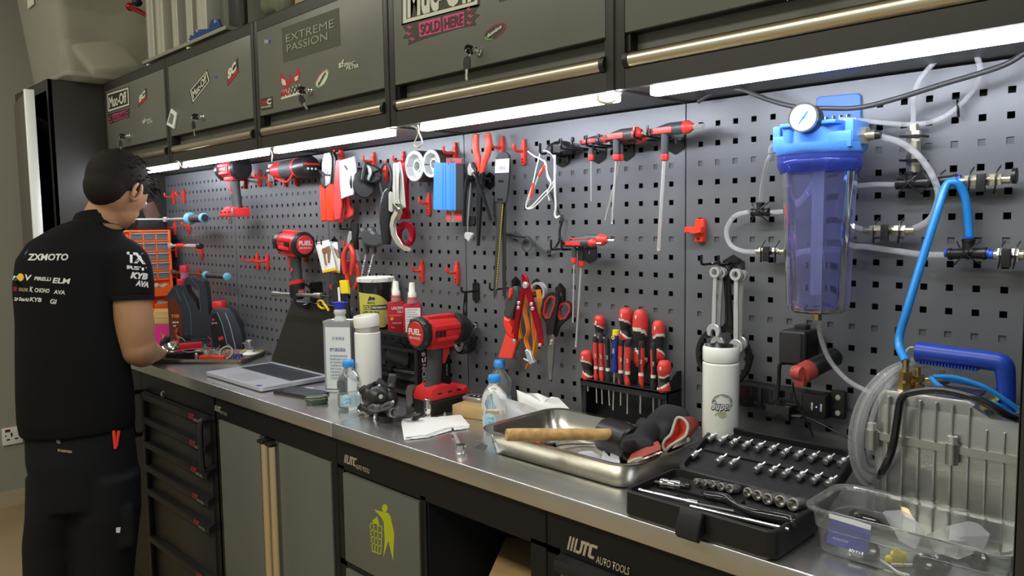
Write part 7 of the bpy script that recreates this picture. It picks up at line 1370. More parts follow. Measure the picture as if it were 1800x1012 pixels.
# red and black pliers, cable, plastic scraps in tray
t = thing('side_cutters', 'red and black cutters lying under the mallet handle in the tray', 'pliers', T(945, 780, .008)); B().tube([T(925, 779, .012), T(945, 781, .012), T(950, 776, .012)], .006, 8).build('red_handle', M_grip, t); b = B().tube([T(950, 780, .012), T(962, 784, .012), T(975, 782, .012)], .006, 8); b.build('black_handle', M_blackg, t)
cable('thin_cable', [T(970, 790, .008), T(985, 782, .008), T(1020, 780, .006), T(1058, 781, .006), T(1066, 786, .006)], .0012, M_black, 'thin black cable lying in the steel tray')
M_scr = mat('translucent scrap', (.66, .70, .80), .35, trans=.2)
def flat(pts, hz, th, name, m_, lab, cat, tilt=0):
    P = [T(x, y, hz) for x, y in pts]; c = sum(P, Vector())/len(P); b = B(); b.prism([(p.x-c.x, p.y-c.y) for p in P], (0, 0, 0), XA, YA, th, bev=.0002); b.bm.transform(Matrix.Translation(c) @ rotm(tilt, 0, 0).to_4x4()); return tag(b.build(name, m_), lab, cat)
flat([(1008, 802), (1020, 794), (1040, 793), (1058, 803), (1062, 812), (1040, 812)], .006, .0012, 'plastic_scrap', M_scr, 'rounded translucent plastic scrap in the steel tray', 'scrap'); flat([(1053, 807), (1062, 797), (1072, 804), (1086, 790), (1090, 812), (1070, 816)], .012, .0012, 'plastic_scrap', M_scr, 'jagged translucent plastic scrap at the tray front rim', 'scrap', 30)
# gloves
def fuse(o, vox, sm=3):
    m_ = o.modifiers.new('r', 'REMESH'); m_.mode = 'VOXEL'; m_.voxel_size = vox; s_ = o.modifiers.new('s', 'SMOOTH'); s_.iterations = sm; s_.factor = .6
    dg = bpy.context.evaluated_depsgraph_get(); me = bpy.data.meshes.new_from_object(o.evaluated_get(dg)); ms = list(o.data.materials); o.modifiers.clear(); o.data = me; me.materials.clear()
    for q in ms: me.materials.append(q)
    for p_ in me.polygons: p_.use_smooth = True
    return o
K = kc(1060, 700, 7.785); G = lambda x, y, d: at(*K([(x, y)])[0], Y=-d); M_gl = mat('glove black knit', (.022, .022, .024), .9, bump=.5, bscale=500); M_gr = mat('glove red knit', (.36, .07, .055), .85, bump=.8, bscale=400); M_gt = mat('glove trim', (.45, .43, .36), .9, bump=.3, bscale=400); M_gi = mat('glove lining red', (.60, .06, .03), .8)
def glove(lab, blobs, fingers, cuff, trim, lining):
    t = thing('work_glove', lab, 'glove', G(*blobs[0][:3]), group='black and red work gloves'); b = B()
    for x, y, d, r in blobs: b.ell(G(x, y, d), r)
    for P, r in fingers: b.tube([G(*p) for p in P], r, 10, sm=4)
    fuse(b.build('glove_body', M_gl, t), .004)
    b = B().rings([[G(*p) for p in r] for r in cuff]); o = b.build('cuff', M_gr, t)
    if lining: b = B(); V = [b._v(G(*p)) for p in lining]; c = b._v(sum((v.co for v in V), Vector())/len(V)+Vector((0, .02, 0))); [b._f((V[i], V[(i+1) % len(V)], c)) for i in range(len(V))]; b.build('lining', M_gi, t)
    B().tube([G(*p) for p in trim], .0028, 8, sm=4, closed=bool(lining)).build('trim', M_gt, t)
glove('work glove at left with red knit cuff against the tray front', [(560, 560, .20, (.022, .022, .024)), (620, 480, .19, (.022, .022, .028)), (540, 650, .22, (.026, .018, .016))],
      [([(520, 420, .17), (540, 340, .16), (600, 330, .15)], [.012, .012, .010]), ([(400, 700, .24), (350, 600, .25), (340, 560, .25)], [.012, .013, .011]), ([(480, 640, .215), (410, 570, .22), (330, 600, .23), (300, 720, .24)], [.013, .012, .011])],
      [[(440, 690, .225), (600, 640, .222), (750, 580, .20), (770, 600, .18), (600, 680, .19), (450, 720, .20)], [(400, 740, .245), (590, 700, .245), (790, 650, .215), (790, 700, .19), (600, 760, .20), (400, 800, .215)], [(330, 860, .27), (560, 790, .262), (790, 700, .225), (788, 722, .20), (560, 812, .225), (330, 885, .24)]],
      [(340, 880, .285), (440, 835, .278), (540, 815, .272)], None)
glove('work glove at right with open red cuff edged in cream by the white flask', [(900, 330, .13, (.036, .032, .036)), (760, 400, .14, (.028, .026, .032)), (840, 500, .15, (.024, .022, .034)), (1000, 300, .12, (.03, .028, .028))],
      [([(780, 340, .14), (740, 310, .14), (760, 290, .13)], [.011, .012, .010]), ([(860, 380, .15), (830, 480, .17), (800, 600, .18)], [.014, .014, .010])],
      [[(1030, 270, .16), (1090, 250, .15), (1160, 380, .15), (1140, 520, .16), (1010, 600, .17), (900, 560, .17), (960, 400, .17)], [(1100, 250, .13), (1200, 245, .12), (1240, 380, .12), (1200, 500, .13), (1080, 570, .15), (980, 520, .15), (1030, 380, .15)], [(1240, 260, .10), (1290, 290, .09), (1325, 350, .09), (1290, 420, .10), (1200, 520, .12), (1120, 480, .12), (1180, 350, .11)]],
      [(1030, 262, .168), (1090, 275, .165), (1150, 340, .165), (1160, 420, .168), (1120, 520, .175), (1000, 600, .185), (920, 650, .19), (850, 712, .19), (820, 650, .19), (850, 570, .188), (930, 490, .182), (970, 370, .175), (1000, 290, .17)],
      [(1040, 275, .166), (1100, 300, .165), (1140, 380, .165), (1130, 470, .17), (1040, 570, .18), (900, 660, .185), (850, 700, .188), (850, 620, .186), (920, 540, .182), (980, 420, .174), (1010, 300, .169)])
# ---- socket set case
M_cs = mat('case black', (.012, .012, .013), .38, bump=.1, bscale=200); M_csi = mat('case tray black', (.006, .006, .007), .5); M_bit = mat('satin bit steel', (.50, .49, .47), .3, metal=.9)
x0, x1, y0, y1, h = .096, .356, -.392, -.238, .044; t = thing('socket_case', 'open black socket set case on the worktop edge', 'case', ((x0+x1)/2, (y0+y1)/2, TZ))
b = B().rings([rr_ring(x0+.004, x1-.004, y0+.004, y1-.004, .014, TZ+.0005), rr_ring(x0, x1, y0, y1, .016, TZ+.006), rr_ring(x0, x1, y0, y1, .016, TZ+h-.002), rr_ring(x0+.002, x1-.002, y0+.002, y1-.002, .014, TZ+h), rr_ring(x0+.007, x1-.007, y0+.007, y1-.007, .010, TZ+h), rr_ring(x0+.009, x1-.009, y0+.009, y1-.009, .009, TZ+h-.012)])
xm = (x0+x1)/2; b.box((x1-.012, (y0+y1)/2, TZ+.02), (.022, .12, .03), bev=.003); b.build('lower_shell', M_cs, t, ang=30)
b = B()
for (a, c, e, f) in ((x0+.012, x0+.125, y1-.075, y1-.05), (x0+.09, x0+.16, y1-.068, y1-.048), (xm+.02, x1-.02, y0+.03, y0+.05), (x0+.02, x0+.07, y0+.045, y0+.06)): b.box(((a+c)/2, (e+f)/2, TZ+h-.010), (c-a, f-e, .006), bev=.002)
b.build('moulded_inlay', M_csi, t)
lb = B().prism([(0, 0), (0, .030), (-.006, .034), (-.018, .012), (-.020, -.004), (-.014, -.010)], (xm-.018-.0, y0-.001, TZ+.012), YA, ZA, .040, bev=.002); lb.build('latch', M_cs, t)
O = Vector((x0, y1+.002, TZ+h-.002)); q = at(1257, 743, X=x0+.0); dv = Vector((0, q.y-O.y, q.z-O.z)); Ll = dv.length; dv.normalize(); nn = XA.cross(dv)
if nn.z < 0: nn = -nn
LP_ = lambda a, c, k=0: O+XA*a+dv*c+nn*k; Wd = x1-x0
b = B(); R8 = lambda i, k: [LP_(p.x, p.y, k) for p in rr_ring(i, Wd-i, i, Ll-i, .016, 0)]
b.rings([R8(.004, -.026), R8(0, -.022), R8(0, -.002), R8(.002, 0), R8(.007, 0), R8(.009, -.010)]); 
for a, c in ((Wd*.36, Ll+.002), (Wd*.72, Ll+.002)): b.box(LP_(a, c-.004, -.008), (.045, .012, .012), bev=.003)
b.build('lid_shell', M_cs, t, ang=30)
b = B()
for c in (Ll*.50, Ll*.80): b.prism([(.014, c), (Wd-.014, c), (Wd-.014, c+.006), (.014, c+.006)], LP_(0, 0, -.010), XA, dv, .004, bev=.001)
for a in (.02, Wd*.46, Wd*.84): b.prism([(a, .012), (a+.036, .012), (a+.036, .022), (a, .022)], LP_(0, 0, -.010), XA, dv, .0008)
b.build('lid_ridges', M_blackm, t); B().cyl(LP_(.02, -.001, -.001), LP_(Wd-.02, -.001, -.001), .0022, n=8).build('hinge_pin', M_steel, t)
K = kc(1080, 730, 3.893); row1 = [(665, 150), (740, 165), (820, 182), (903, 200), (992, 212), (1083, 228), (1170, 250), (1263, 265), (1360, 283), (1463, 300), (1562, 315)]; row2 = [(553, 265), (725, 300), (815, 322), (988, 355), (1088, 372), (1178, 390), (1278, 410), (1380, 430), (1478, 452)]
nth = ['first', 'second', 'third', 'fourth', 'fifth', 'sixth', 'seventh', 'eighth', 'ninth', 'tenth', 'eleventh']; proto = None
for rname, row in (('upper', row1), ('lower', row2)):
    for i, (x, y) in enumerate(row):
        q = phit(*K([(x, y)])[0], LP_(0, 0, -.002), nn); a = (dv+XA*.32+nn*.1).normalized(); Fm = frame_z(a); mw = Matrix.Translation(q) @ Fm.to_4x4(); lab = '%s socket bit from the left in the %s row of the case lid' % (nth[i], rname)
        if proto is None:
            proto = t2 = thing('socket_bit', lab, 'socket bit', q, Fm, 'socket bits in the case lid'); lpart(B().lathe([(.0042, -.0095), (.0056, -.0085), (.0056, -.003), (.0050, -.002), (.0050, .001), (.0056, .002), (.0052, .006), (.003, .008)], n=16), 'bit_socket', M_bit, t2); lpart(B().cyl((0, 0, .006), (0, 0, .016), .0021, .0019, n=6), 'bit_tip', M_bit, t2)
        else: dup(proto, mw, lab)
proto = None
for i, (x, y) in enumerate([(555, 455), (612, 465), (668, 475), (728, 492), (790, 505), (912, 530), (980, 550), (1052, 575), (1140, 590), (1228, 612)]):
    r = .0052+.0006*i; q = at(*K([(x, y)])[0], Z=TZ+h-.002); mw = Matrix.Translation(q+Vector((0, .004, 0))) @ frame_z(Vector((-.1, -1, .25))).to_4x4() @ Matrix.Scale(r/.006, 4); lab = '%s small chrome socket from the left in the lower half of the case' % nth[i]
    if proto is None:
        proto = t2 = thing('small_socket', lab, 'socket', q, None, 'chrome sockets in the case'); t2.matrix_world = mw; WM[t2.name] = mw.copy(); lpart(B().lathe([(.0055, -.016), (.006, -.014), (.006, .003), (.0054, .004), (.0042, .0042), (.0040, -.004), (.0001, -.004)], n=20), 'socket_shell', M_bit, t2)
    else: dup(proto, mw, lab)
def cs(p, hz=h-.004): return at(*K([p])[0], Z=TZ+hz)
a, c = cs((275, 455)), cs((520, 492)); u = (c-a).normalized(); L = (c-a).length; t = thing('bit_driver', 'chrome and black bit driver lying at left of the case', 'driver', a); B().lathe([(.003, 0), (.0045, L*.14), (.0045, L*.16)], a, u, 16).lathe([(.006, L*.72), (.0065, L*.8), (.0065, L*.97), (.005, L)], a, u, 16).build('black_ends', M_blackg, t); B().lathe([(.006, L*.16), (.0085, L*.18), (.0085, L*.36), (.0075, L*.38), (.0075, L*.44), (.0085, L*.46), (.0085, L*.6), (.0078, L*.62), (.0078, L*.7), (.006, L*.74)], a, u, 20).build('chrome_barrel', M_chrome, t)
a, c = cs((175, 512)), cs((560, 600)); e = cs((820, 652)); t = thing('sliding_bar', 'long chrome bar with sleeve running across the case', 'bar', a); B().cyl(a, c, .0032, n=12).cyl(c, e, .0026, n=8).ell(a, .0042).build('bar', M_chrome, t); B().cyl(cs((500, 590)), cs((572, 603)), .0052, n=18).build('sleeve', M_chrome, t)
a, c = cs((520, 622)), cs((1195, 780)); tag(B().cyl(a, c, .0030, n=12).build('extension_bar', M_chrome), 'chrome extension bar along the front edge of the case', 'bar')
P = [cs(p, h) for p in ((610, 545), (760, 570), (850, 625), (960, 665), (1080, 690), (1200, 715), (1235, 745))]; tag(fuse(B().tube(P, [.007, .009, .006, .008, .010, .010, .006], 12, sm=4).build('ratchet_wrench', M_blackg), .002, 1), 'black curved ratchet handle in the case', 'handle')
# ---- silver vacuum pump
M_pump = mat('cast silver paint', (.52, .52, .50), .30, metal=.9, bump=.12, bscale=260); px0, px1, yf, yb = .404, .614, -.172, -.055; zf = 1.078; zt = 1.148
t = thing('vacuum_pump', 'silver cast vacuum pump with blue carrying handle at right end of worktop', 'pump', ((px0+px1)/2, (yf+yb)/2, TZ))
def pr(i, z, xr=0): return rr_ring(px0+i, px1-i-xr, yf+i, yb-i, .016, z)
b = B().rings([pr(.004, TZ+.002), pr(0, TZ+.01), pr(0, zf)]); b.rings([pr(0, zf), pr(.001, zt-.030), pr(.003, zt-.022)], cap=True)
b.prism([(px0+.003, zf), (px1-.003, zf), (px1-.003, zt-.030), (px1-.055, zt-.030), (px1-.075, zt-.004), (px1-.085, zt), (px0+.014, zt), (px0+.004, zt-.010)], (0, yb-.003, 0), XA, ZA, (yb-yf)-.006, bev=.006, seg=2); 
for k in range(9): x = px0+.022+k*.0215; b.box((x, yf-.001, (TZ+zf)/2), (.0025, .008, zf-TZ-.02), bev=.0008); b.box((x, yf-.001, (zf+min(zt-.008, zt-.008 if k < 6 else zt-.036))/2), (.0025, .008, (zt-.010 if k < 6 else zt-.038)-zf), bev=.0008)
b.build('cast_body', M_pump, t, ang=30)
b = B().rings([[p+Vector((0, 0, 0)) for p in rr_ring(px0-.005, px1+.005, yf-.006, yb+.006, .018, z)] for z in (zf-.007, zf+.004)])
for x in (px0+.002, (px0+px1)/2+.006, px1-.006): b.cyl((x, yf-.009, zf-.022), (x, yf-.009, zf+.008), .0085, n=16)
b.build('flange', M_pump, t, ang=30)
for x in (px0+.002, (px0+px1)/2+.006, px1-.006): B().cyl((x, yf-.009, zf+.008), (x, yf-.009, zf+.018), .0065, n=16).cyl((x, yf-.009, zf+.018), (x, yf-.009, zf+.0185), .0035, n=6).build('flange_bolt', M_steel, t)
ym = -.112; a, c, e, f_ = at(1612, 618, Y=ym), at(1740, 634, Y=ym), at(1768, 665, Y=ym), at(1770, 705, Y=ym)
M_ph = mat('handle blue', (.012, .05, .36), .35); B().tube([a, a.lerp(c, .5), c, c+Vector((.016, 0, -.004)), e, f_+Vector((0, 0, .0)), Vector((f_.x, ym, zt-.038))], [.016, .0145, .014, .014, .0125, .011, .0115], 16, sm=6).build('carrying_handle', M_ph, t)
b = B(); 
for k in range(18): b.box(a.lerp(c, .08+.045*k)+Vector((0, -.002, -.0135)), (.0022, .022, .005))
b.build('grip_ribs', M_ph, t); B().lathe([(.017, -.02), (.016, .006), (.0001, .006)], (f_.x, ym, zt-.026), n=20).build('handle_boss', M_pump, t)
b = B(); b.box((px1-.068, (yf+yb)/2+.01, zt-.014), (.005, .07, .030), rotm(0, 38, 0)); b.build('yellow_label', mat('warning yellow', (.70, .58, .04), .5), t); b = B().box((px1-.080, (yf+yb)/2-.012, zt-.0045), (.014, .060, .0015), rotm(0, 30, 0)); b.build('red_label', mat('warning red', (.5, .03, .03), .5), t); B().box((px0+.10, (yf+yb)/2, zt+.0006), (.06, .05, .001)).build('navy_label', mat('label navy', (.02, .03, .16), .4), t)
for i, (x, y, h_, r) in enumerate(((1578, 690, .030, .010), (1612, 683, .022, .010), (1664, 671, .014, .008))):
    q = at(x, y, Z=zt); q.y = min(max(q.y, yf+.02), yb-.02); B().cyl(q, q+Vector((0, 0, h_*.35)), r, n=6).cyl(q+Vector((0, 0, h_*.35)), q+Vector((0, 0, h_*.5)), r*.65, n=14).cyl(q+Vector((0, 0, h_*.5)), q+Vector((0, 0, h_*.9)), r*.95, n=6).cyl(q+Vector((0, 0, h_*.9)), q+Vector((0, 0, h_*1.5)), r*.45, n=12).build('brass_fitting', mat('brass', (.60, .42, .16), .3, metal=1), t)
    if i == 0: QF = q+Vector((0, 0, h_*1.4))
q = at(1608, 672, Y=-.13); B().lathe([(.009, 0), (.011, .003), (.011, .016), (.008, .018), (.005, .018), (.005, .010)], q, (-.5, -.85, .1), 8).build('brass_cap', mat('brass', (.60, .42, .16), .3, metal=1), t); B().cyl(q+Vector((.012, .008, .004)), q+Vector((.04, .02, .006)), .005, n=12).build('spring_stem', mat('brass', (.60, .42, .16), .3, metal=1), t)
tag(B().tube([W(1597, 638, .10), W(1590, 626, .10), W(1597, 612, .10), W(1606, 610, .10)], .0016, 6).build('tag_loop', M_white), 'white loop tag with red end at the blue pump handle', 'tag')
# hoses around the pump
M_bh = mat('bright blue hose', (.02, .24, .66), .3); tag(B().tube([W(1704, 424, .028), W(1702, 390, .028), W(1696, 345, .035), W(1680, 321, .045), W(1662, 328, .05), W(1645, 380, .07), W(1620, 460, .09), W(1596, 540, .11), W(1580, 600, .12), QF], .0062, 12, sm=7).build('blue_hose', M_bh), 'bright blue hose arching from the lower tee down to the pump', 'hose')
for i, P in enumerate((((1640, 662, .16), (1680, 664, .15), (1730, 680, .14), (1770, 705, .13), (1790, 720, .12)), ((1635, 663, .165), (1660, 684, .17), (1700, 698, .16), (1750, 710, .15), (1780, 728, .13)), ((1655, 664, .14), (1700, 672, .12), (1740, 684, .10), (1762, 700, .09)))):
    tag(B().tube([W(*p) for p in P], .0035, 8, sm=6).build('blue_tube', M_bh), 'thin blue tube on top of the pump, %s' % ['upper of the front pair', 'lower one crossing the labels', 'short one behind the handle'][i], 'hose', 'thin blue tubes on the pump')
random.seed(2); M_coil = mat('clear coil hose', (.85, .87, .88), .08, trans=.6, ior=1.2, alpha=.4, spec=1)
for k in range(5):
    j = 9*k+random.uniform(-3, 3); P = [(1700-j, 660+j*.2, .10), (1650, 626+j*.4, .10), (1600-j*.2, 632+j*.5, .12), (1548+j*.3, 655+j*.7, .14+.006*k), (1508+j*.8, 705+j*.3, .15+.006*k), (1492+j*.9, 770, .15+.006*k), (1502+j*.8, 830-j*.5, .14), (1530+j*.5, 862-j*1.4, .12), (1560, 850-j, .10)]
    tag(B().tube([W(x, y, d_) for x, y, d_ in P], .0036, 8, sm=7).build('hose_coil', M_coil), 'clear hose turn left of the pump, %s of five' % nth[k], 'hose', 'clear hose coil beside the pump')
tag(B().tube([W(1440, 556, .09), W(1442, 590, .09), W(1458, 632, .09), W(1490, 668, .10), W(1530, 690, .12)], .004, 10, sm=6).build('drain_hose', M_coil), 'clear drain hose falling from the filter bottom to the coil', 'hose')
tag(B().tube([W(1800, 740, .15), W(1770, 730, .19), W(1720, 702, .20), W(1660, 686, .20), (W(1610, 688, .20)), W(1585, 700, .20), W(1577, 740, .20), W(1568, 790, .20), W(1550, 830, .19), T(1530, 856, .012)], .0055, 10, sm=7).build('pump_cable', M_blackg), 'thick black cable draped over the front of the pump', 'cable')
# ---- clear bin
M_bin = mat('clear bin plastic', (.90, .92, .92), .06, trans=.92, ior=1.22, spec=.8); bx0, bx1, by0, by1, bh = .362, .625, -.332, -.190, .068
t = thing('clear_bin', 'clear plastic bin with rolled rim full of small parts in the bottom right corner', 'bin', ((bx0+bx1)/2, (by0+by1)/2, TZ)); rb_ = lambda i, r, z: rr_ring(bx0+i, bx1-i, by0+i, by1-i, r, TZ+z, 8)
B().rings([rb_(.020, .024, .0006), rb_(.015, .028, .004), rb_(.013, .028, bh*.55), rb_(.010, .028, bh*.58), rb_(.008, .028, bh-.006), rb_(.0, .030, bh-.003), rb_(0, .030, bh), rb_(.009, .028, bh), rb_(.0105, .026, bh-.006), rb_(.0125, .026, bh*.58), rb_(.0155, .026, bh*.55), rb_(.0175, .024, .004), rb_(.022, .022, .0024)]).build('bin_shell', M_bin, t)
K = kc(1380, 820, 4.286); N_ = lambda x, y, hz: at(*K([(x, y)])[0], Z=TZ+hz)
def bitm(b, name, m_, lab, cat, g=None): return tag(b.build(name, m_), lab, cat, g)
c = N_(480, 520, .03); b = B().box(c, (.055, .003, .036), rotm(-18, 4, 4), bev=.0006); o = bitm(b, 'blue_card', mat('card royal blue', (.03, .05, .42), .35), 'royal blue packet card inside the clear bin', 'card'); text('TECHNOTUNE', c+Vector((-.020, -.006, -.008)), XA, Vector((0, .3, 1)), .003, M_wtxt, o, w=.022, lift=.001)
bitm(B().box(c+Vector((0, .003, .019)), (.056, .002, .006), rotm(-18, 4, 4)), 'card_strip', M_lbl, 'white strip along the top of the blue card', 'card')
a = N_(490, 640, .010); b = B().cyl(a, a+Vector((.018, .002, 0)), .005, n=14); b.coil(a, (1, .1, 0), .0058, .0012, 5, .0034); bitm(b, 'spring_bolt', M_chrome, 'silver ribbed bolt at left inside the clear bin', 'bolt')
c = N_(855, 680, .012); b = B().box(c, (.020, .010, .014), rotm(10, 0, 20), bev=.002).box(c+Vector((.002, -.004, .008)), (.014, .008, .008), rotm(0, 20, 20), bev=.001).box(c+Vector((-.01, -.004, -.004)), (.01, .012, .006), bev=.001); bitm(b, 'yellow_clip', mat('clip yellow', (.85, .68, .01), .4), 'bright yellow electrical clip inside the clear bin', 'clip')
for i, (x, y, r, hz) in enumerate(((640, 640, .013, .012), (1050, 740, .014, .014), (1180, 740, .012, .014), (1300, 640, .016, .012), (360, 540, .012, .010), (1450, 700, .014, .012))): bitm(B().lathe([(r*.8, -.010), (r, -.006), (r, .008), (r*.6, .011), (r*.3, .010)], N_(x, y, hz), (.2, -.7, .5), 20), 'rubber_bush', M_blackg, ['black rubber bush in the bin beside the ribbed bolt', 'black rubber bush right of the yellow clip', 'smaller black bush at bin centre', 'wide black bush under the crumpled bag', 'black bush under the blue card', 'black bush at the right of the bin'][i], 'bush', 'black rubber bushes in the bin')
a, c = N_(800, 740, .006), N_(990, 745, .008); t2 = bitm(B().cyl(a, c, .0035, n=12), 'brass_pin', mat('pin grey brass', (.45, .40, .25), .35, metal=.9), 'grey brass pin in front of the yellow clip', 'pin'); B().cyl(a.lerp(c, .45), a.lerp(c, .52), .0038, n=12).build('green_band', mat('green band', (.02, .30, .06), .4), t2)
bitm(B().tube([N_(720, 700, .005), N_(780, 740, .004), N_(850, 790, .004), N_(940, 815, .004)], .0016, 8), 'white_tie', M_white, 'white cable tie lying at the front of the bin', 'tie'); bitm(B().ell(N_(650, 400, .02), (.035, .02, .016)), 'rubber_plug', M_blackg, 'large glossy black cap at the back of the bin', 'cap')
M_zip = mat('zip bag film', (.80, .82, .84), .15, trans=.6, ior=1.15, bump=1, bscale=60, alpha=.55)
def bag(pts, lab):
    b = B(); P = [N_(*p) for p in pts]; c = sum(P, Vector())/len(P); V = [b._v(p) for p in P]; U = [b._v(p+Vector((.001, .006, .001))) for p in P]; cv = b._v(c+Vector((0, -.010, .006))); cu = b._v(c+Vector((0, .012, -.004))); n = len(P)
    for i in range(n): b._f((V[i], V[(i+1) % n], cv)); b._f((U[(i+1) % n], U[i], cu)); b._f((V[i], U[i], U[(i+1) % n], V[(i+1) % n]))
    tag(b.build('zip_bag', M_zip), lab, 'bag', 'zip bags in the clear bin')
bag([(735, 345, .060), (860, 338, .062), (930, 375, .060), (1040, 500, .045), (980, 620, .025), (860, 560, .03), (790, 440, .045)], 'clear zip bag sticking up at the centre of the bin'); bag([(1060, 520, .040), (1200, 460, .055), (1370, 422, .060), (1440, 440, .058), (1530, 520, .050), (1490, 640, .030), (1300, 700, .02), (1120, 640, .02)], 'large crumpled clear bag at the right of the bin')
b = B()
for k in range(7): b.cyl(N_(865+k*10, 292+k*4, .055), N_(900+k*12, 372+k*6, .045), .0006, n=5)
bitm(b, 'pin_bundle', mat('gold pins', (.65, .5, .25), .3, metal=1), 'bundle of fine gold pins leaning at the back of the bin', 'pins')
# ================================================================== STICKERS ON THE WALL CABINETS
M_st = mat('sticker charcoal', (.035, .033, .022), .45); M_pk = mat('sticker pink', (.62, .06, .18), .5); M_iv2 = mat('sticker ivory', (.62, .62, .50), .5); M_srd = mat('sticker red', (.45, .02, .03), .5); M_mid = mat('sticker dark olive', (.070, .070, .045), .5); M_gry = mat('sticker grey line', (.30, .30, .24), .5)
S = lambda x, y, k=0: at(x, y, Y=CY-.0004-.0005*k)
def spoly(b, pts, k=0, holes=None): b.prism([((q := S(x, y, k)).x, q.z) for x, y in pts], (0, CY-.0002-.0004*k, 0), XA, ZA, .0004, holes=[[((q := S(x, y, k)).x, q.z) for x, y in h_] for h_ in holes] if holes else None); return b
def stick(cab, pts, m_, k=0, name='sticker', holes=None): return spoly(B(), pts, k, holes).build(name, m_, cab)
def stext(s, pa, pb, hpx, m_, par, k=1, **kw):
    a, c = S(*pa, k), S(*pb, k); u = c-a; hh = (S(pa[0], pa[1]-hpx, k)-a).z; text(s, a, u, Vector((-u.z, 0, u.x)), hh, m_, par, w=u.length, lift=.0006+.0004*k, **kw)
def framed(cab, q, name='Muc-Off', th=.10):
    (ax, ay), (bx, by), (cx, cy), (dx, dy) = q; L = lambda s, t_: ((1-t_)*((1-s)*ax+s*bx)+t_*((1-s)*dx+s*cx), (1-t_)*((1-s)*ay+s*by)+t_*((1-s)*dy+s*cy))
    o = stick(cab, q, M_st); b = B(); spoly(b, [L(.04, .05), L(.96, .05), L(.96, .95), L(.04, .95)], 1, [[L(.08, .13), L(.92, .13), L(.92, .87), L(.08, .87)]]); b.build('ivory_frame', M_iv2, o); a, c = L(.12, .76), L(.88, .76); stext(name, a, c, (L(.12, .76)[1]-L(.12, .24)[1]), M_iv2, o, 1, bold=.03)
    return o
def ribbon(cab, q, s='SOLD HERE'):
    (ax, ay), (bx, by), (cx, cy), (dx, dy) = q; L = lambda s, t_: ((1-t_)*((1-s)*ax+s*bx)+t_*((1-s)*dx+s*cx), (1-t_)*((1-s)*ay+s*by)+t_*((1-s)*dy+s*cy))
    o = stick(cab, [L(0, 0), L(1, 0), L(.93, .35), L(1, .5), L(.93, .7), L(.96, .95), L(.75, .9), L(.25, 1.0), L(.06, 1.1), L(.08, .8), L(0, .7), L(.06, .5)], M_st)
    for a, c, s_ in ((.22, .50, s.split()[0]), (.53, .80, s.split()[-1])):
        p = spoly(B(), [L(a, .15), L(c, .15), L(c, .85), L(a, .85)], 1).build('pink_block', M_pk, o)
        stext(s_, L(a+.015, .75), L(c-.015, .75), (L(a, .75)[1]-L(a, .25)[1]), M_st, o, 2, bold=.02)
    b = B()
    for x, y in ((.10, .25), (.08, .55), (.12, .85), (.86, .12), (.88, .45), (.86, .75)): spoly(b, [L(x-.04, y-.02), L(x+.01, y-.10), L(x, y), L(x+.05, y-.02), L(x-.01, y+.12), L(x, y+.03)], 1)
    b.build('pink_flashes', M_pk, o)
K = kc(150, 60, 3.893); C0, C1, C2, C3, C4 = CABS
framed(C0, K([(140, 405), (300, 355), (305, 490), (150, 540)])); ribbon(C0, K([(150, 550), (305, 505), (310, 570), (160, 615)]))
def sc(cab, q, s='SC'):
    o = stick(cab, q, M_st); (ax, ay), (bx, by), (cx, cy), (dx, dy) = q; L = lambda s, t_: ((1-t_)*((1-s)*ax+s*bx)+t_*((1-s)*dx+s*cx), (1-t_)*((1-s)*ay+s*by)+t_*((1-s)*dy+s*cy))
    stext(s, L(.08, .62), L(.92, .62), L(0, .62)[1]-L(0, .1)[1], M_iv2, o, 1, bold=.08, shear=.2); p = spoly(B(), [L(.06, .70), L(.94, .70), L(.94, .95), L(.06, .95)], 1).build('red_strip', M_srd, o)
sc(C0, K([(362, 430), (420, 365), (422, 440), (365, 500)])); stext('SPRINT', K([(408, 600)])[0], K([(455, 588)])[0], 4, M_iv2, C0, bold=.01); stext('FILTER', K([(425, 614)])[0], K([(462, 604)])[0], 4, M_iv2, C0, bold=.01); stext('sf', K([(395, 612)])[0], K([(412, 606)])[0], 8, M_iv2, C0, bold=.03)
framed(C1, K([(712, 385), (835, 242), (855, 320), (732, 478)])); sc(C1, K([(968, 255), (1045, 160), (1050, 260), (975, 355)])); stick(C1, K([(888, 285), (900, 285), (900, 305), (888, 300)]), mat('blue fleck', (.03, .08, .35), .5))
q = kc(0, 0, 3.373)([(1022, 645), (1056, 672), (1040, 765), (995, 740)]); p = S(303, 209); t = thing('square_holder', 'small white square sensor holder stuck on the second wall cabinet', 'holder', p); b = B().prism([((v := S(x, y)).x, v.z) for x, y in q], (0, CY, 0), XA, ZA, .006, bev=.001); b.build('white_frame', M_white, t); B().prism([((v := S(x, y)).x, v.z) for x, y in kc(0, 0, 3.373)([(1022, 668), (1042, 684), (1030, 740), (1006, 726)])], (0, CY-.006, 0), XA, ZA, .0006).build('grey_face', mat('sensor grey', (.18, .18, .16), .5), t)
K = kc(440, 0, 3.747); o = stick(C2, K([(207, 187), (583, 50), (594, 297), (217, 412)]), M_mid); stext('EXTREME', K([(238, 280)])[0], K([(553, 178)])[0], 13.5, M_gry, o, ); stext('PASSION', K([(243, 345)])[0], K([(510, 262)])[0], 13.5, M_gry, o)
o = stick(C2, K([(200, 600), (325, 555), (328, 620), (203, 655)]), M_iv2); stext('MAD', K([(204, 640)])[0], K([(262, 620)])[0], 11, M_srd, o, bold=.04); stext('DOG', K([(266, 620)])[0], K([(324, 600)])[0], 11, M_st, o, bold=.04)
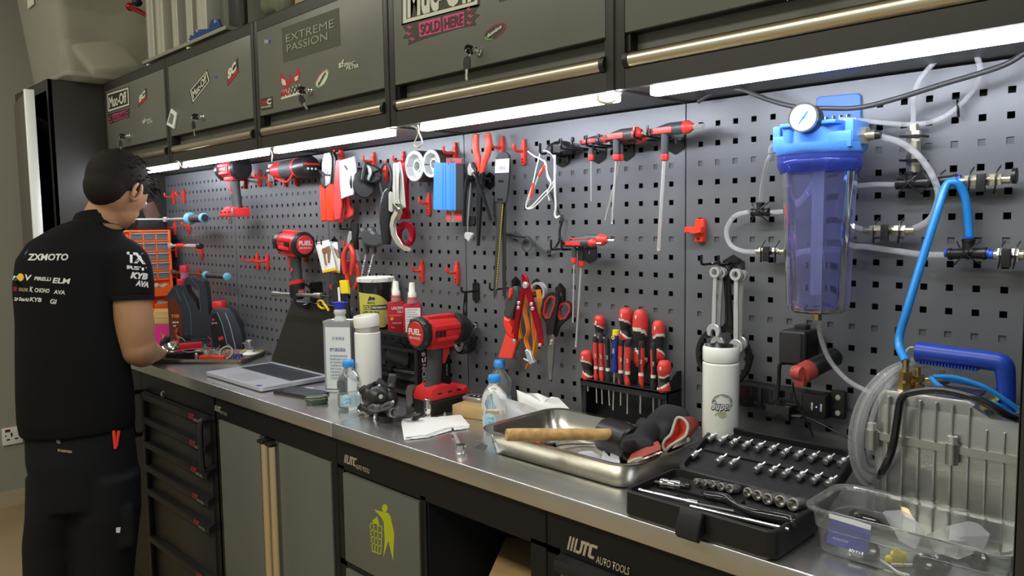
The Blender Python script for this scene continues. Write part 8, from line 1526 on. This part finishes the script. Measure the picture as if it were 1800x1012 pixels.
o = stick(C2, K([(195, 490), (205, 482), (225, 520), (258, 530), (262, 488), (270, 520), (292, 502), (305, 470), (300, 455), (312, 448), (328, 475), (322, 530), (300, 545), (280, 535), (262, 545), (250, 575), (225, 580), (200, 545)]), M_srd); spoly(B(), K([(208, 515), (230, 530), (235, 560), (215, 562), (205, 540)]), 1).build('left_lens', M_iv2, o); spoly(B(), K([(290, 510), (315, 495), (312, 525), (295, 535)]), 1).build('right_lens', M_iv2, o)
M_grn = mat('sticker green', (.08, .45, .06), .5)
def domino(cab, cx, cy, rx, ry, ang):
    e = lambda k: [(cx+k*(rx*math.cos(a)*math.cos(ang)-ry*math.sin(a)*math.sin(ang)), cy+k*(rx*math.cos(a)*math.sin(ang)+ry*math.sin(a)*math.cos(ang))) for a in np.linspace(0, 2*PI, 25)[:-1]]
    o = stick(cab, e(1), M_st if cab is C3 else M_iv2); E = e(.97); spoly(B(), E[:8]+e(.85)[:8][::-1], 1).build('red_arc', M_srd if cab is C3 else M_grn, o); spoly(B(), E[8:14]+e(.85)[8:14][::-1], 1).build('green_arc', M_grn, o); spoly(B(), E[16:24]+e(.85)[16:24][::-1], 1).build('outer_arc', M_srd, o)
    dx, dy = rx*.72*math.cos(ang), rx*.72*math.sin(ang); stext('domino', (cx-dx, cy-dy+2), (cx+dx, cy+dy+2), 6, M_iv2 if cab is C3 else M_st, o, 1, bold=.04)
domino(C2, *K([(475, 518)])[0], 18, 8, -1.05); stext('sf', K([(584, 448)])[0], K([(620, 438)])[0], 12, M_iv2, C2, bold=.03); stext('SPRINT', K([(618, 440)])[0], K([(692, 425)])[0], 6, M_iv2, C2, bold=.02); stext('FILTER', K([(636, 460)])[0], K([(718, 443)])[0], 6, M_iv2, C2, bold=.02)
o = stick(C2, K([(68, 652), (146, 635), (150, 715), (70, 730)]), M_st); b = B(); [spoly(b, K([(76+i*11, 665-i*2), (83+i*11, 663-i*2), (83+i*11, 692-i*2), (76+i*11, 694-i*2)]), 1) for i in range(3)]; b.build('red_bars', M_srd, o); stext('C', K([(112, 688)])[0], K([(140, 682)])[0], 9, M_iv2, o, bold=.06); stext('MOTOCREW', K([(76, 714)])[0], K([(140, 703)])[0], 3.2, M_iv2, o, bold=.02)
o = stick(C2, K([(93, 262), (130, 262), (130, 285), (93, 285)]), mat('pale grey sticker', (.3, .33, .33), .5)); spoly(B(), K([(118, 262), (130, 262), (130, 285), (118, 285)]), 1).build('blue_end', mat('blue fleck', (.03, .08, .35), .5), o)
K = kc(660, 0, 3.913); o = stick(C3, K([(176, -190), (720, -330), (718, 45), (560, 75), (180, 175)]), M_st); b = B(); spoly(b, K([(188, -170), (708, -308), (700, 28), (190, 162)]), 1, [K([(212, -145), (690, -275), (682, 10), (212, 132)])]); b.build('ivory_frame', M_iv2, o); stext('Muc-Off', K([(222, 112)])[0], K([(680, -8)])[0], 62, M_iv2, o, 1, bold=.04)
ribbon(C3, K([(176, 165), (718, 28), (715, 175), (190, 305)])); domino(C3, *K([(822, 217)])[0], 22, 10.5, -.62); stick(C3, K([(848, -30), (905, -45), (905, 0), (850, 16)]), M_st)
# ================================================================== THINGS ON TOP OF THE CABINETS
zt = CZ1; D2 = .15
x0, x1, y0, y1 = -3.20, -2.66, -.40, -.03; t = thing('storage_tub', 'large translucent storage tub on top of the tall locker', 'tub', ((x0+x1)/2, (y0+y1)/2, zt)); M_tub = mat('milky tub plastic', (.62, .60, .50), .22, trans=.55, ior=1.15, alpha=.5)
rt_ = lambda i, z: rr_ring(x0+i, x1-i, y0+i, y1-i, .035, zt+z); B().rings([rt_(.03, .001), rt_(.012, .012), rt_(.010, .02), rt_(-.03, .42), rt_(-.028, .42), rt_(.014, .024), rt_(.04, .008)]).build('tub_shell', M_tub, t); B().rings([rr_ring(x0+.004, x1-.004, y0+.004, y1-.004, .035, zt+z) for z in (.010, .026)], cap=False).build('foot_band', M_tub, t)
tag(B().at((-2.80, -.2, zt+.12), rotm(18, 38, 12)).box((0, 0, 0), (.22, .2, .05), bev=.02, seg=3).build('moulded_fitting', mat('white part', (.62, .60, .52), .5)), 'whitish moulded part visible inside the storage tub', 'part'); tag(B().at((-2.95, -.2, zt+.12), rotm(0, 55, 0)).box((0, 0, 0), (.26, .22, .012), bev=.003).build('wrapped_board', mat('film grey', (.35, .35, .31), .25, bump=.8, bscale=20)), 'film-wrapped grey panel leaning inside the storage tub', 'panel')
p = at(60, 6, Y=-.415); tag(B().box((p.x, -.428, p.z+.03), (.10, .001, .09)).build('paper_label', M_iv2), 'paper label on the front of the storage tub', 'label')
t = thing('extrusion_rig', 'upright aluminium extrusion rig on a grey base plate above the left cabinets', 'rig', W(340, 60, D2)); M_ext = mat('extrusion aluminium', (.66, .65, .56), .32, metal=.6); K = kc(220, 0, 4.5); zp = zt+.035
a, c = at(252, 106, Z=zp), at(440, 46, Z=zp); a.y = c.y = -.2; xa, xb = at(252, 106, Y=-.22).x, at(400, 60, Y=-.22).x; b = B(); b.box(((xa+xb)/2, -.14, zt+.024), (xb-xa, .17, .012), bev=.001); b.build('base_plate', mat('grey base plate', (.25, .24, .18), .5), t)
for x in (xa+.03, at(333, 75, Y=-.21).x): B().lathe([(.018, 0), (.02, .004), (.02, .016), (.016, .018)], (x, -.20, zt), n=18).build('white_foot', M_cream, t)
for l, r in ((273, 287), (290, 305), (314, 325), (340, 353), (365, 385)):
    u, v = at(l, 40, Y=-D2), at(r, 40, Y=-D2); w_ = v.x-u.x; b = B().box((u.x+w_/2, -D2, zt+.30), (w_*.9, w_*.9, .54), bev=.001)
    for k in (-.22, .22): b.box((u.x+w_/2+k*w_, -D2-w_*.46, zt+.30), (w_*.12, .003, .54))
    b.build('extrusion', M_ext, t)
b = B(); b.prism([((q := at(x, y, Y=-.20)).x, q.z) for x, y in K([(490, 305), (560, 235), (660, 230), (680, 155), (740, 150), (752, 200), (795, 265), (700, 300), (600, 332), (520, 330)])], (0, -.195, 0), XA, ZA, .005, bev=.001); pl = b.build('blue_bracket', mat('bracket navy blue', (.015, .07, .26), .3, metal=.4), t)
for x, y in ((712, 170), (568, 245), (535, 272), (503, 300), (572, 315), (716, 258)): q = at(*K([(x, y)])[0], Y=-.202); B().lathe([(.006, 0), (.005, .004), (.0001, .0045)], (q.x, -.2, q.z), (0, -1, 0), 12).build('silver_bolt', M_steel, pl)
a, c = at(405, 30, Y=-.12), at(433, 30, Y=-.12); B().box(((a.x+c.x)/2, -.12, zt+.25), (c.x-a.x, .012, .5), bev=.001).build('black_plate', M_blackg, t)
P = [at(*p, Y=-.17) for p in K([(40, 55), (130, 100), (245, 155)])]; B().tube(P, [.012, .010, .009], 12, sm=2).ell(P[0], .017).build('red_arm', M_crim, t); B().ell(at(*K([(95, 20)])[0], Y=-.17), (.02, .02, .016)).build('black_knob', M_black, t)
tag(fuse(B().ell(at(488, 12, Y=-.12)+Vector((0, 0, .01)), (.07, .05, .05)).ell(at(505, 6, Y=-.13), (.05, .04, .05)).build('parts_bag', mat('murky bag', (.16, .16, .10), .15, bump=1, bscale=50)), .012, 1), 'clear bag of small parts on top of the EXTREME PASSION cabinet', 'bag'); q = at(535, 8, Y=-.14); tag(B().box((q.x+.04, -.12, zt+.045), (.12, .08, .09), bev=.002).build('small_carton', mat('kraft card', (.48, .33, .15), .75)), 'small brown carton on the cabinet beside the parts bag', 'box')
q = at(457, 32, Y=-.20); tag(B().lathe([(.012, 0), (.013, .004), (.006, .008), (.005, .02), (.0001, .022)], (q.x, -.19, zt), n=16).box((q.x, -.19, zt+.012), (.035, .006, .008), rotm(0, 15, 0), bev=.001).build('wing_nut', M_steel), 'silver wing nut standing on top of the cabinet corner', 'nut')
# ================================================================== PERSON
P0v = Vector((-1.80, -.565, 0)); E_ = Vector((P0v.x-CC.x, P0v.y-CC.y, 0)).normalized(); RR = Vector((E_.y, -E_.x, 0))
def PP(x, y, dd=0.0):                                # point at the pixel, dd metres nearer the camera than the body's middle plane
    d = _ray(x, y); return CC+d*((P0v-E_*dd-CC).dot(E_)/d.dot(E_))
def oval(c, rx, ry, n=28, tilt=0.0): return [c+RR*(rx*math.cos(a))-E_*(ry*math.sin(a)*(1 if math.sin(a) > 0 else 1))+ZA*(tilt*math.sin(a)) for a in np.linspace(0, 2*PI, n+1)[:-1]]
def torso(b, rows): b.rings([oval((lambda p, q: (p+q)/2)(PP(l, y, dd), PP(r, y, dd)), (PP(r, y, dd)-PP(l, y, dd)).length/2, dp, tilt=tl) for y, l, r, dp, dd, tl in rows])
M_skin = mat('skin', (.36, .19, .10), .5, sss=.15, bump=.08, bscale=90); M_shirt = mat('black polo cotton', (.0065, .0065, .007), .9, spec=.15, bump=.25, bscale=300); M_trs = mat('black work trousers', (.008, .0085, .010), .85, spec=.2, bump=.25, bscale=160); M_hair = mat('black brown hair', (.010, .007, .005), .8, spec=.25, bump=.7, bscale=150)
ps = thing('person', 'person in black polo shirt and black work trousers bending over the bench at left', 'person', (P0v.x, P0v.y, 0))
# skin: head, neck, arms and hands in one surface
b = B(); FD = (RR*.58+E_*.62-ZA*.50).normalized(); hcx = PP(208, 330, .0); side = FD.cross(ZA).normalized(); upv = side.cross(FD).normalized(); HR = Matrix((FD, side, upv)).transposed()
b.ell(hcx, (.098, .078, .098), HR, 24, 16); b.ell(hcx+FD*.035-upv*.060, (.058, .052, .058), HR); b.ell(hcx+FD*.060-upv*.088, (.026, .030, .022), HR); b.ell(hcx+FD*.100-upv*.035, (.014, .011, .020), HR); b.ell(hcx+FD*.088-upv*.070, (.012, .022, .009), HR)
b.tube([PP(160, 425, -.03), PP(178, 392, -.005), PP(200, 352, -.0)], [.068, .060, .060], 20, sm=3)
hand = at(268, 628, Z=TZ+.048); hand.x, hand.y = -1.90, -.385
el = PP(240, 612, .03); sh = PP(222, 455, 0); b.tube([sh, PP(227, 520, .02), PP(236, 575, .035), el+ZA*.0], [.062, .063, .061, .054], 18, sm=4); b.ell(el+RR*.004, (.058, .058, .056))
wr_ = hand-E_*.055+ZA*.004; b.tube([el, el.lerp(wr_, .3)-ZA*.008, el.lerp(wr_, .7), wr_], [.050, .050, .036, .028], 16, sm=4)
FDr = (hand-wr_).normalized(); sd = FDr.cross(ZA).normalized()
def hand_at(b, w_, f, s_, mir=1):
    f = f.normalized(); s_ = s_.normalized(); u = s_.cross(f).normalized()
    if u.z < 0: u = -u
    b.ell(w_+f*.045, (.040, .040, .017), Matrix((f, s_, u)).transposed()); b.ell(w_+f*.012, (.028, .028, .020), Matrix((f, s_, u)).transposed())
    for k, (o_, L) in enumerate(((-.028, .058), (-.009, .070), (.010, .066), (.028, .050))):
        r0 = w_+f*.072+s_*o_; b.tube([r0, r0+f*L*.45-u*.004, r0+f*L*.75-u*(.016+.004*k), r0+f*L*.85-u*.034], [.0092, .0088, .0082, .0070], 8, sm=3)
    q = w_+f*.020-s_*.030*mir; b.tube([q, q+f*.024-s_*.018*mir-u*.006, q+f*.050-s_*.016*mir-u*.018], [.0115, .0100, .0080], 8, sm=3)
hand_at(b, wr_, FDr, sd)
lel = PP(70, 600, -.20); lsh = PP(78, 460, -.03); lw = hand+E_*.10-RR*.10+ZA*.03; b.tube([lsh, PP(72, 530, -.12), lel], [.058, .052, .046], 14, sm=3); b.tube([lel, lel.lerp(lw, .5), lw], [.046, .040, .026], 14, sm=3); lf = (RR*.75+E_*.5-ZA*.12).normalized(); hand_at(b, lw, lf, lf.cross(ZA), -1)
body = fuse(b.build('body', M_skin, ps), .0055, 3)
ear = hcx-upv*.018-FD*.004-E_*.0; eo = -E_*.069 if 0 else (side if side.dot(-E_) > 0 else -side)
b = B().tube([ear+eo*.075+FD*(.014*math.cos(a)-.0)+upv*(.029*math.sin(a))+eo*.006*abs(math.cos(a)) for a in np.linspace(-2.0, 4.0, 12)], [.005, .007, .0075, .006, .004], 8, sm=3).ell(ear+eo*.072, (.012, .006, .022), HR); b.build('ear', M_skin, ps)
b = B(); [b.ell(hcx+FD*.088+side*s_*.030-upv*.006, (.008, .012, .010), HR) for s_ in (-1, 1)]; b.build('eyes', mat('eye white', (.5, .5, .48), .2), ps)
# hair
b = B(); b.ell(hcx-FD*.012+upv*.022, (.103, .086, .096), HR, 24, 16); b.ell(hcx-FD*.040-upv*.018, (.066, .072, .072), HR); b.ell(hcx+FD*.052+upv*.062, (.048, .056, .034), HR); b.ell(hcx+FD*.085+upv*.058, (.030, .040, .022), HR)
hair = fuse(b.build('hair', M_hair, ps), .006, 2); b = B(); random.seed(7)
for k in range(260):
    a, e = random.uniform(0, 2*PI), random.uniform(-.1, 1.45); n_ = FD*(math.cos(a)*math.cos(e))+side*(math.sin(a)*math.cos(e))+upv*math.sin(e); p = hcx-FD*.012+upv*.022+FD*(n_.dot(FD)*.102)+side*(n_.dot(side)*.085)+upv*(n_.dot(upv)*.095); L = .012+.022*max(0, n_.dot(FD)); g = (n_*.45+FD*.9+Vector((random.uniform(-.4, .4), random.uniform(-.4, .4), random.uniform(-.4, .3)))).normalized(); b.tube([p-n_*.003, p+g*L*.5+n_*.003, p+g*L], [.0022, .0015, .0003], 4, sm=0)
for k in range(110): q = hcx+FD*random.uniform(.05, .115)+side*random.uniform(-.055, .055)+upv*random.uniform(.045, .085); g = (FD+upv*random.uniform(-.5, .6)+side*random.uniform(-.4, .4)).normalized(); b.tube([q-g*.015, q+g*.008, q+g*.024-upv*.006], [.003, .002, .0004], 4, sm=0)
o = b.build('hair_strands', M_hair, hair); o['kind'] = 'stuff'
# shirt
b = B(); torso(b, [(754, 33, 238, .125, 0, 0), (730, 28, 238, .128, 0, 0), (690, 26, 236, .125, 0, 0), (620, 25, 226, .122, 0, 0), (560, 25, 214, .120, -.005, 0), (500, 20, 216, .118, -.01, .01), (455, 26, 226, .105, -.01, .02), (428, 46, 226, .090, -.015, .03), (408, 84, 216, .078, -.015, .03), (394, 116, 208, .068, -.01, .02)])
b.tube([PP(196, 448, 0), PP(218, 465, .005), PP(225, 500, .012), PP(226, 523, .016)], [.072, .078, .077, .077], 20, sm=4); b.tube([PP(84, 452, -.01), PP(76, 480, -.05), PP(76, 525, -.12)], [.066, .066, .060], 18, sm=4)
shirt = fuse(b.build('polo_shirt', M_shirt, ps), .007, 3)
b = B(); N = 26; c0 = (PP(112, 392, -.01)+PP(214, 392, -.01))/2; rs = []
for z_, k, dz in ((0, 1.0, -.016), (0, .95, .012), (0, .86, .026), (0, .80, .024), (0, .9, .004)): rs.append([c0+RR*(.075*k*math.cos(a)+.014)-E_*(.066*k*math.sin(a)+.004)+ZA*(dz+.020*math.sin(a)-.004) for a in np.linspace(0, 2*PI, N+1)[:-1]])
b.rings(rs, cap=False); b.build('collar', M_shirt, shirt)
b = B(); q = PP(226, 521, .016); d_ = (PP(226, 523, .016)-PP(225, 500, .012)).normalized(); b.lathe([(.074, -.006), (.077, 0), (.077, .012), (.066, .013)], q, d_, 26, cap=False); b.build('sleeve_hem', M_shirt, shirt)
# trousers and shoes
b = B(); torso(b, [(745, 42, 234, .114, 0, 0), (800, 44, 240, .122, 0, 0), (850, 55, 245, .122, 0, 0), (880, 60, 247, .118, 0, 0)])
def leg(P, nm=None): b.rings([oval(PP(x, y, dd), rx, ry) for x, y, dd, rx, ry in P])
leg([(100, 830, -.02, .085, .100), (98, 900, -.02, .084, .095), (90, 950, -.03, .080, .085), (90, 1040, -.03, .076, .080), (92, 1085, -.03, .07, .08)]); leg([(188, 830, .02, .098, .105), (188, 900, .03, .100, .098), (185, 950, .03, .095, .088), (182, 1040, .03, .085, .082), (180, 1080, .03, .075, .08)])
b.box(PP(222, 915, .05), (.05, .14, .14), rotm(0, 0, 73), bev=.015)
trs = fuse(b.build('trousers', M_trs, ps), .008, 3)
for x, dd in ((92, -.03), (181, .03)):
    q = PP(x, 1075, dd); q.z = 0; b = B().at(q, Matrix((E_, -RR, ZA)).transposed()); b.rings([[Vector((cx_+rx*math.cos(a), ry*math.sin(a), z)) for a in np.linspace(0, 2*PI, 21)[:-1]] for z, cx_, rx, ry in ((.001, .055, .145, .05), (.02, .055, .147, .052), (.05, .04, .125, .048), (.085, 0, .065, .05), (.12, -.01, .06, .05))]); b.build('shoe', M_blackm, ps)
# prints draped on the cloth
def bvh_of(o): m_ = o.data; mw = WM[ps.name]; return BVHTree.FromPolygons([mw @ v.co for v in m_.vertices], [p.vertices[:] for p in m_.polygons])
BS, BT = bvh_of(shirt), bvh_of(trs)
def drape(bv, x, y, off=.0012):
    d = _ray(x, y).normalized(); h_ = bv.ray_cast(CC, d); return (h_[0]-d*off*1.0) if h_[0] is not None else None
def ptext(s, pa, pb, hpx, m_, bv=BS, par=None, shear=0, bold=.02, nm='shirt_print'):
    dx, dy = pb[0]-pa[0], pb[1]-pa[1]; q0 = drape(bv, *pa) or PP(*pa, .13)
    text(s, q0, XA, ZA, hpx, m_, par or shirt, name=nm, w=math.hypot(dx, dy), bold=bold, shear=shear, proj=lambda a, h_: drape(bv, pa[0]+a*dx/math.hypot(dx, dy), pa[1]+a*dy/math.hypot(dx, dy)-h_) or q0)
def ppoly(pts, m_, bv=BS, par=None, nm='shirt_print'):
    b = B(); V = [b._v(p) for p in (drape(bv, x, y) for x, y in pts) if p is not None]
    if len(V) > 2: b._f(V); b.keep = 1; b.build(nm, m_, par or shirt)
M_sw = mat('shirt white print', (.60, .60, .55), .6); M_sb = mat('shirt blue print', (.06, .13, .32), .6); M_sg = mat('shirt gold print', (.40, .33, .16), .6)
ptext('ZXMOTO', (48, 457), (120, 457), 11, M_sw, shear=.2, bold=.03); ppoly([(30, 452), (38, 438), (50, 438), (44, 445), (42, 454), (28, 455)], M_sb)
ptext('RST', (223, 472), (258, 476), 6, M_sw, bold=.04); ptext('TX', (223, 460), (256, 463), 17, M_sw, bold=.05); ptext('KYB', (229, 488), (260, 491), 10, M_sw, shear=.3, bold=.06); ptext('AVA', (238, 501), (261, 505), 9, M_sw, shear=.3, bold=.06)
for s, x, y, w_, h_, m_ in (('GP', 22, 492, 10, 8, M_sw), ('V', 44, 492, 12, 10, M_sw), ('PIRELLI', 60, 492, 30, 6, M_sw), ('ELM', 92, 497, 32, 9, M_sw), ('TW', 21, 511, 9, 8, M_srd), ('OHLINS', 33, 511, 16, 6, M_sg), ('K', 52, 512, 6, 9, M_sw), ('CHOHO', 61, 513, 26, 7, M_sw), ('AVA', 94, 516, 20, 7, M_sw), ('SP', 25, 528, 7, 6, M_sw), ('Starki', 33, 528, 18, 6, M_sw), ('KYB', 52, 529, 21, 7, M_sw), ('GI', 88, 533, 12, 8, M_sw)): ptext(s, (x, y), (x+w_, y+1.5), h_, m_, shear=.2, bold=.03)
ppoly([(36+6*math.cos(a), 487+7*math.sin(a)) for a in np.linspace(0, 2*PI, 10)[:-1]], mat('shirt yellow print', (.7, .45, .03), .6)); ppoly([(100, 393), (112, 386), (125, 387), (120, 394), (106, 398)], M_sg)
ptext('truemax', (101, 793), (127, 796), 6, M_sg, BT, trs, nm='trouser_print'); ppoly([(97, 771), (99, 771), (103, 779), (101, 779)], M_sg, BT, trs, 'trouser_print'); ppoly([(101, 771), (103, 771), (106, 779), (104, 779)], M_sg, BT, trs, 'trouser_print'); ppoly([(204, 927), (212, 926), (211, 936), (204, 936)], mat('reflective patch', (.75, .8, .8), .3), BT, trs, 'reflective_tab')
for i, (a, c, m_) in enumerate((((200, 762), (203, 788), M_redb), ((209, 762), (204, 785), M_redb))): p, q = drape(BT, *a, .006) or PP(*a, .13), drape(BT, *c, .006) or PP(*c, .13); b = B().tube([p+ZA*.01, q], .005, 8, sm=0); (b.build('pocket_pliers_grip', m_, trs))
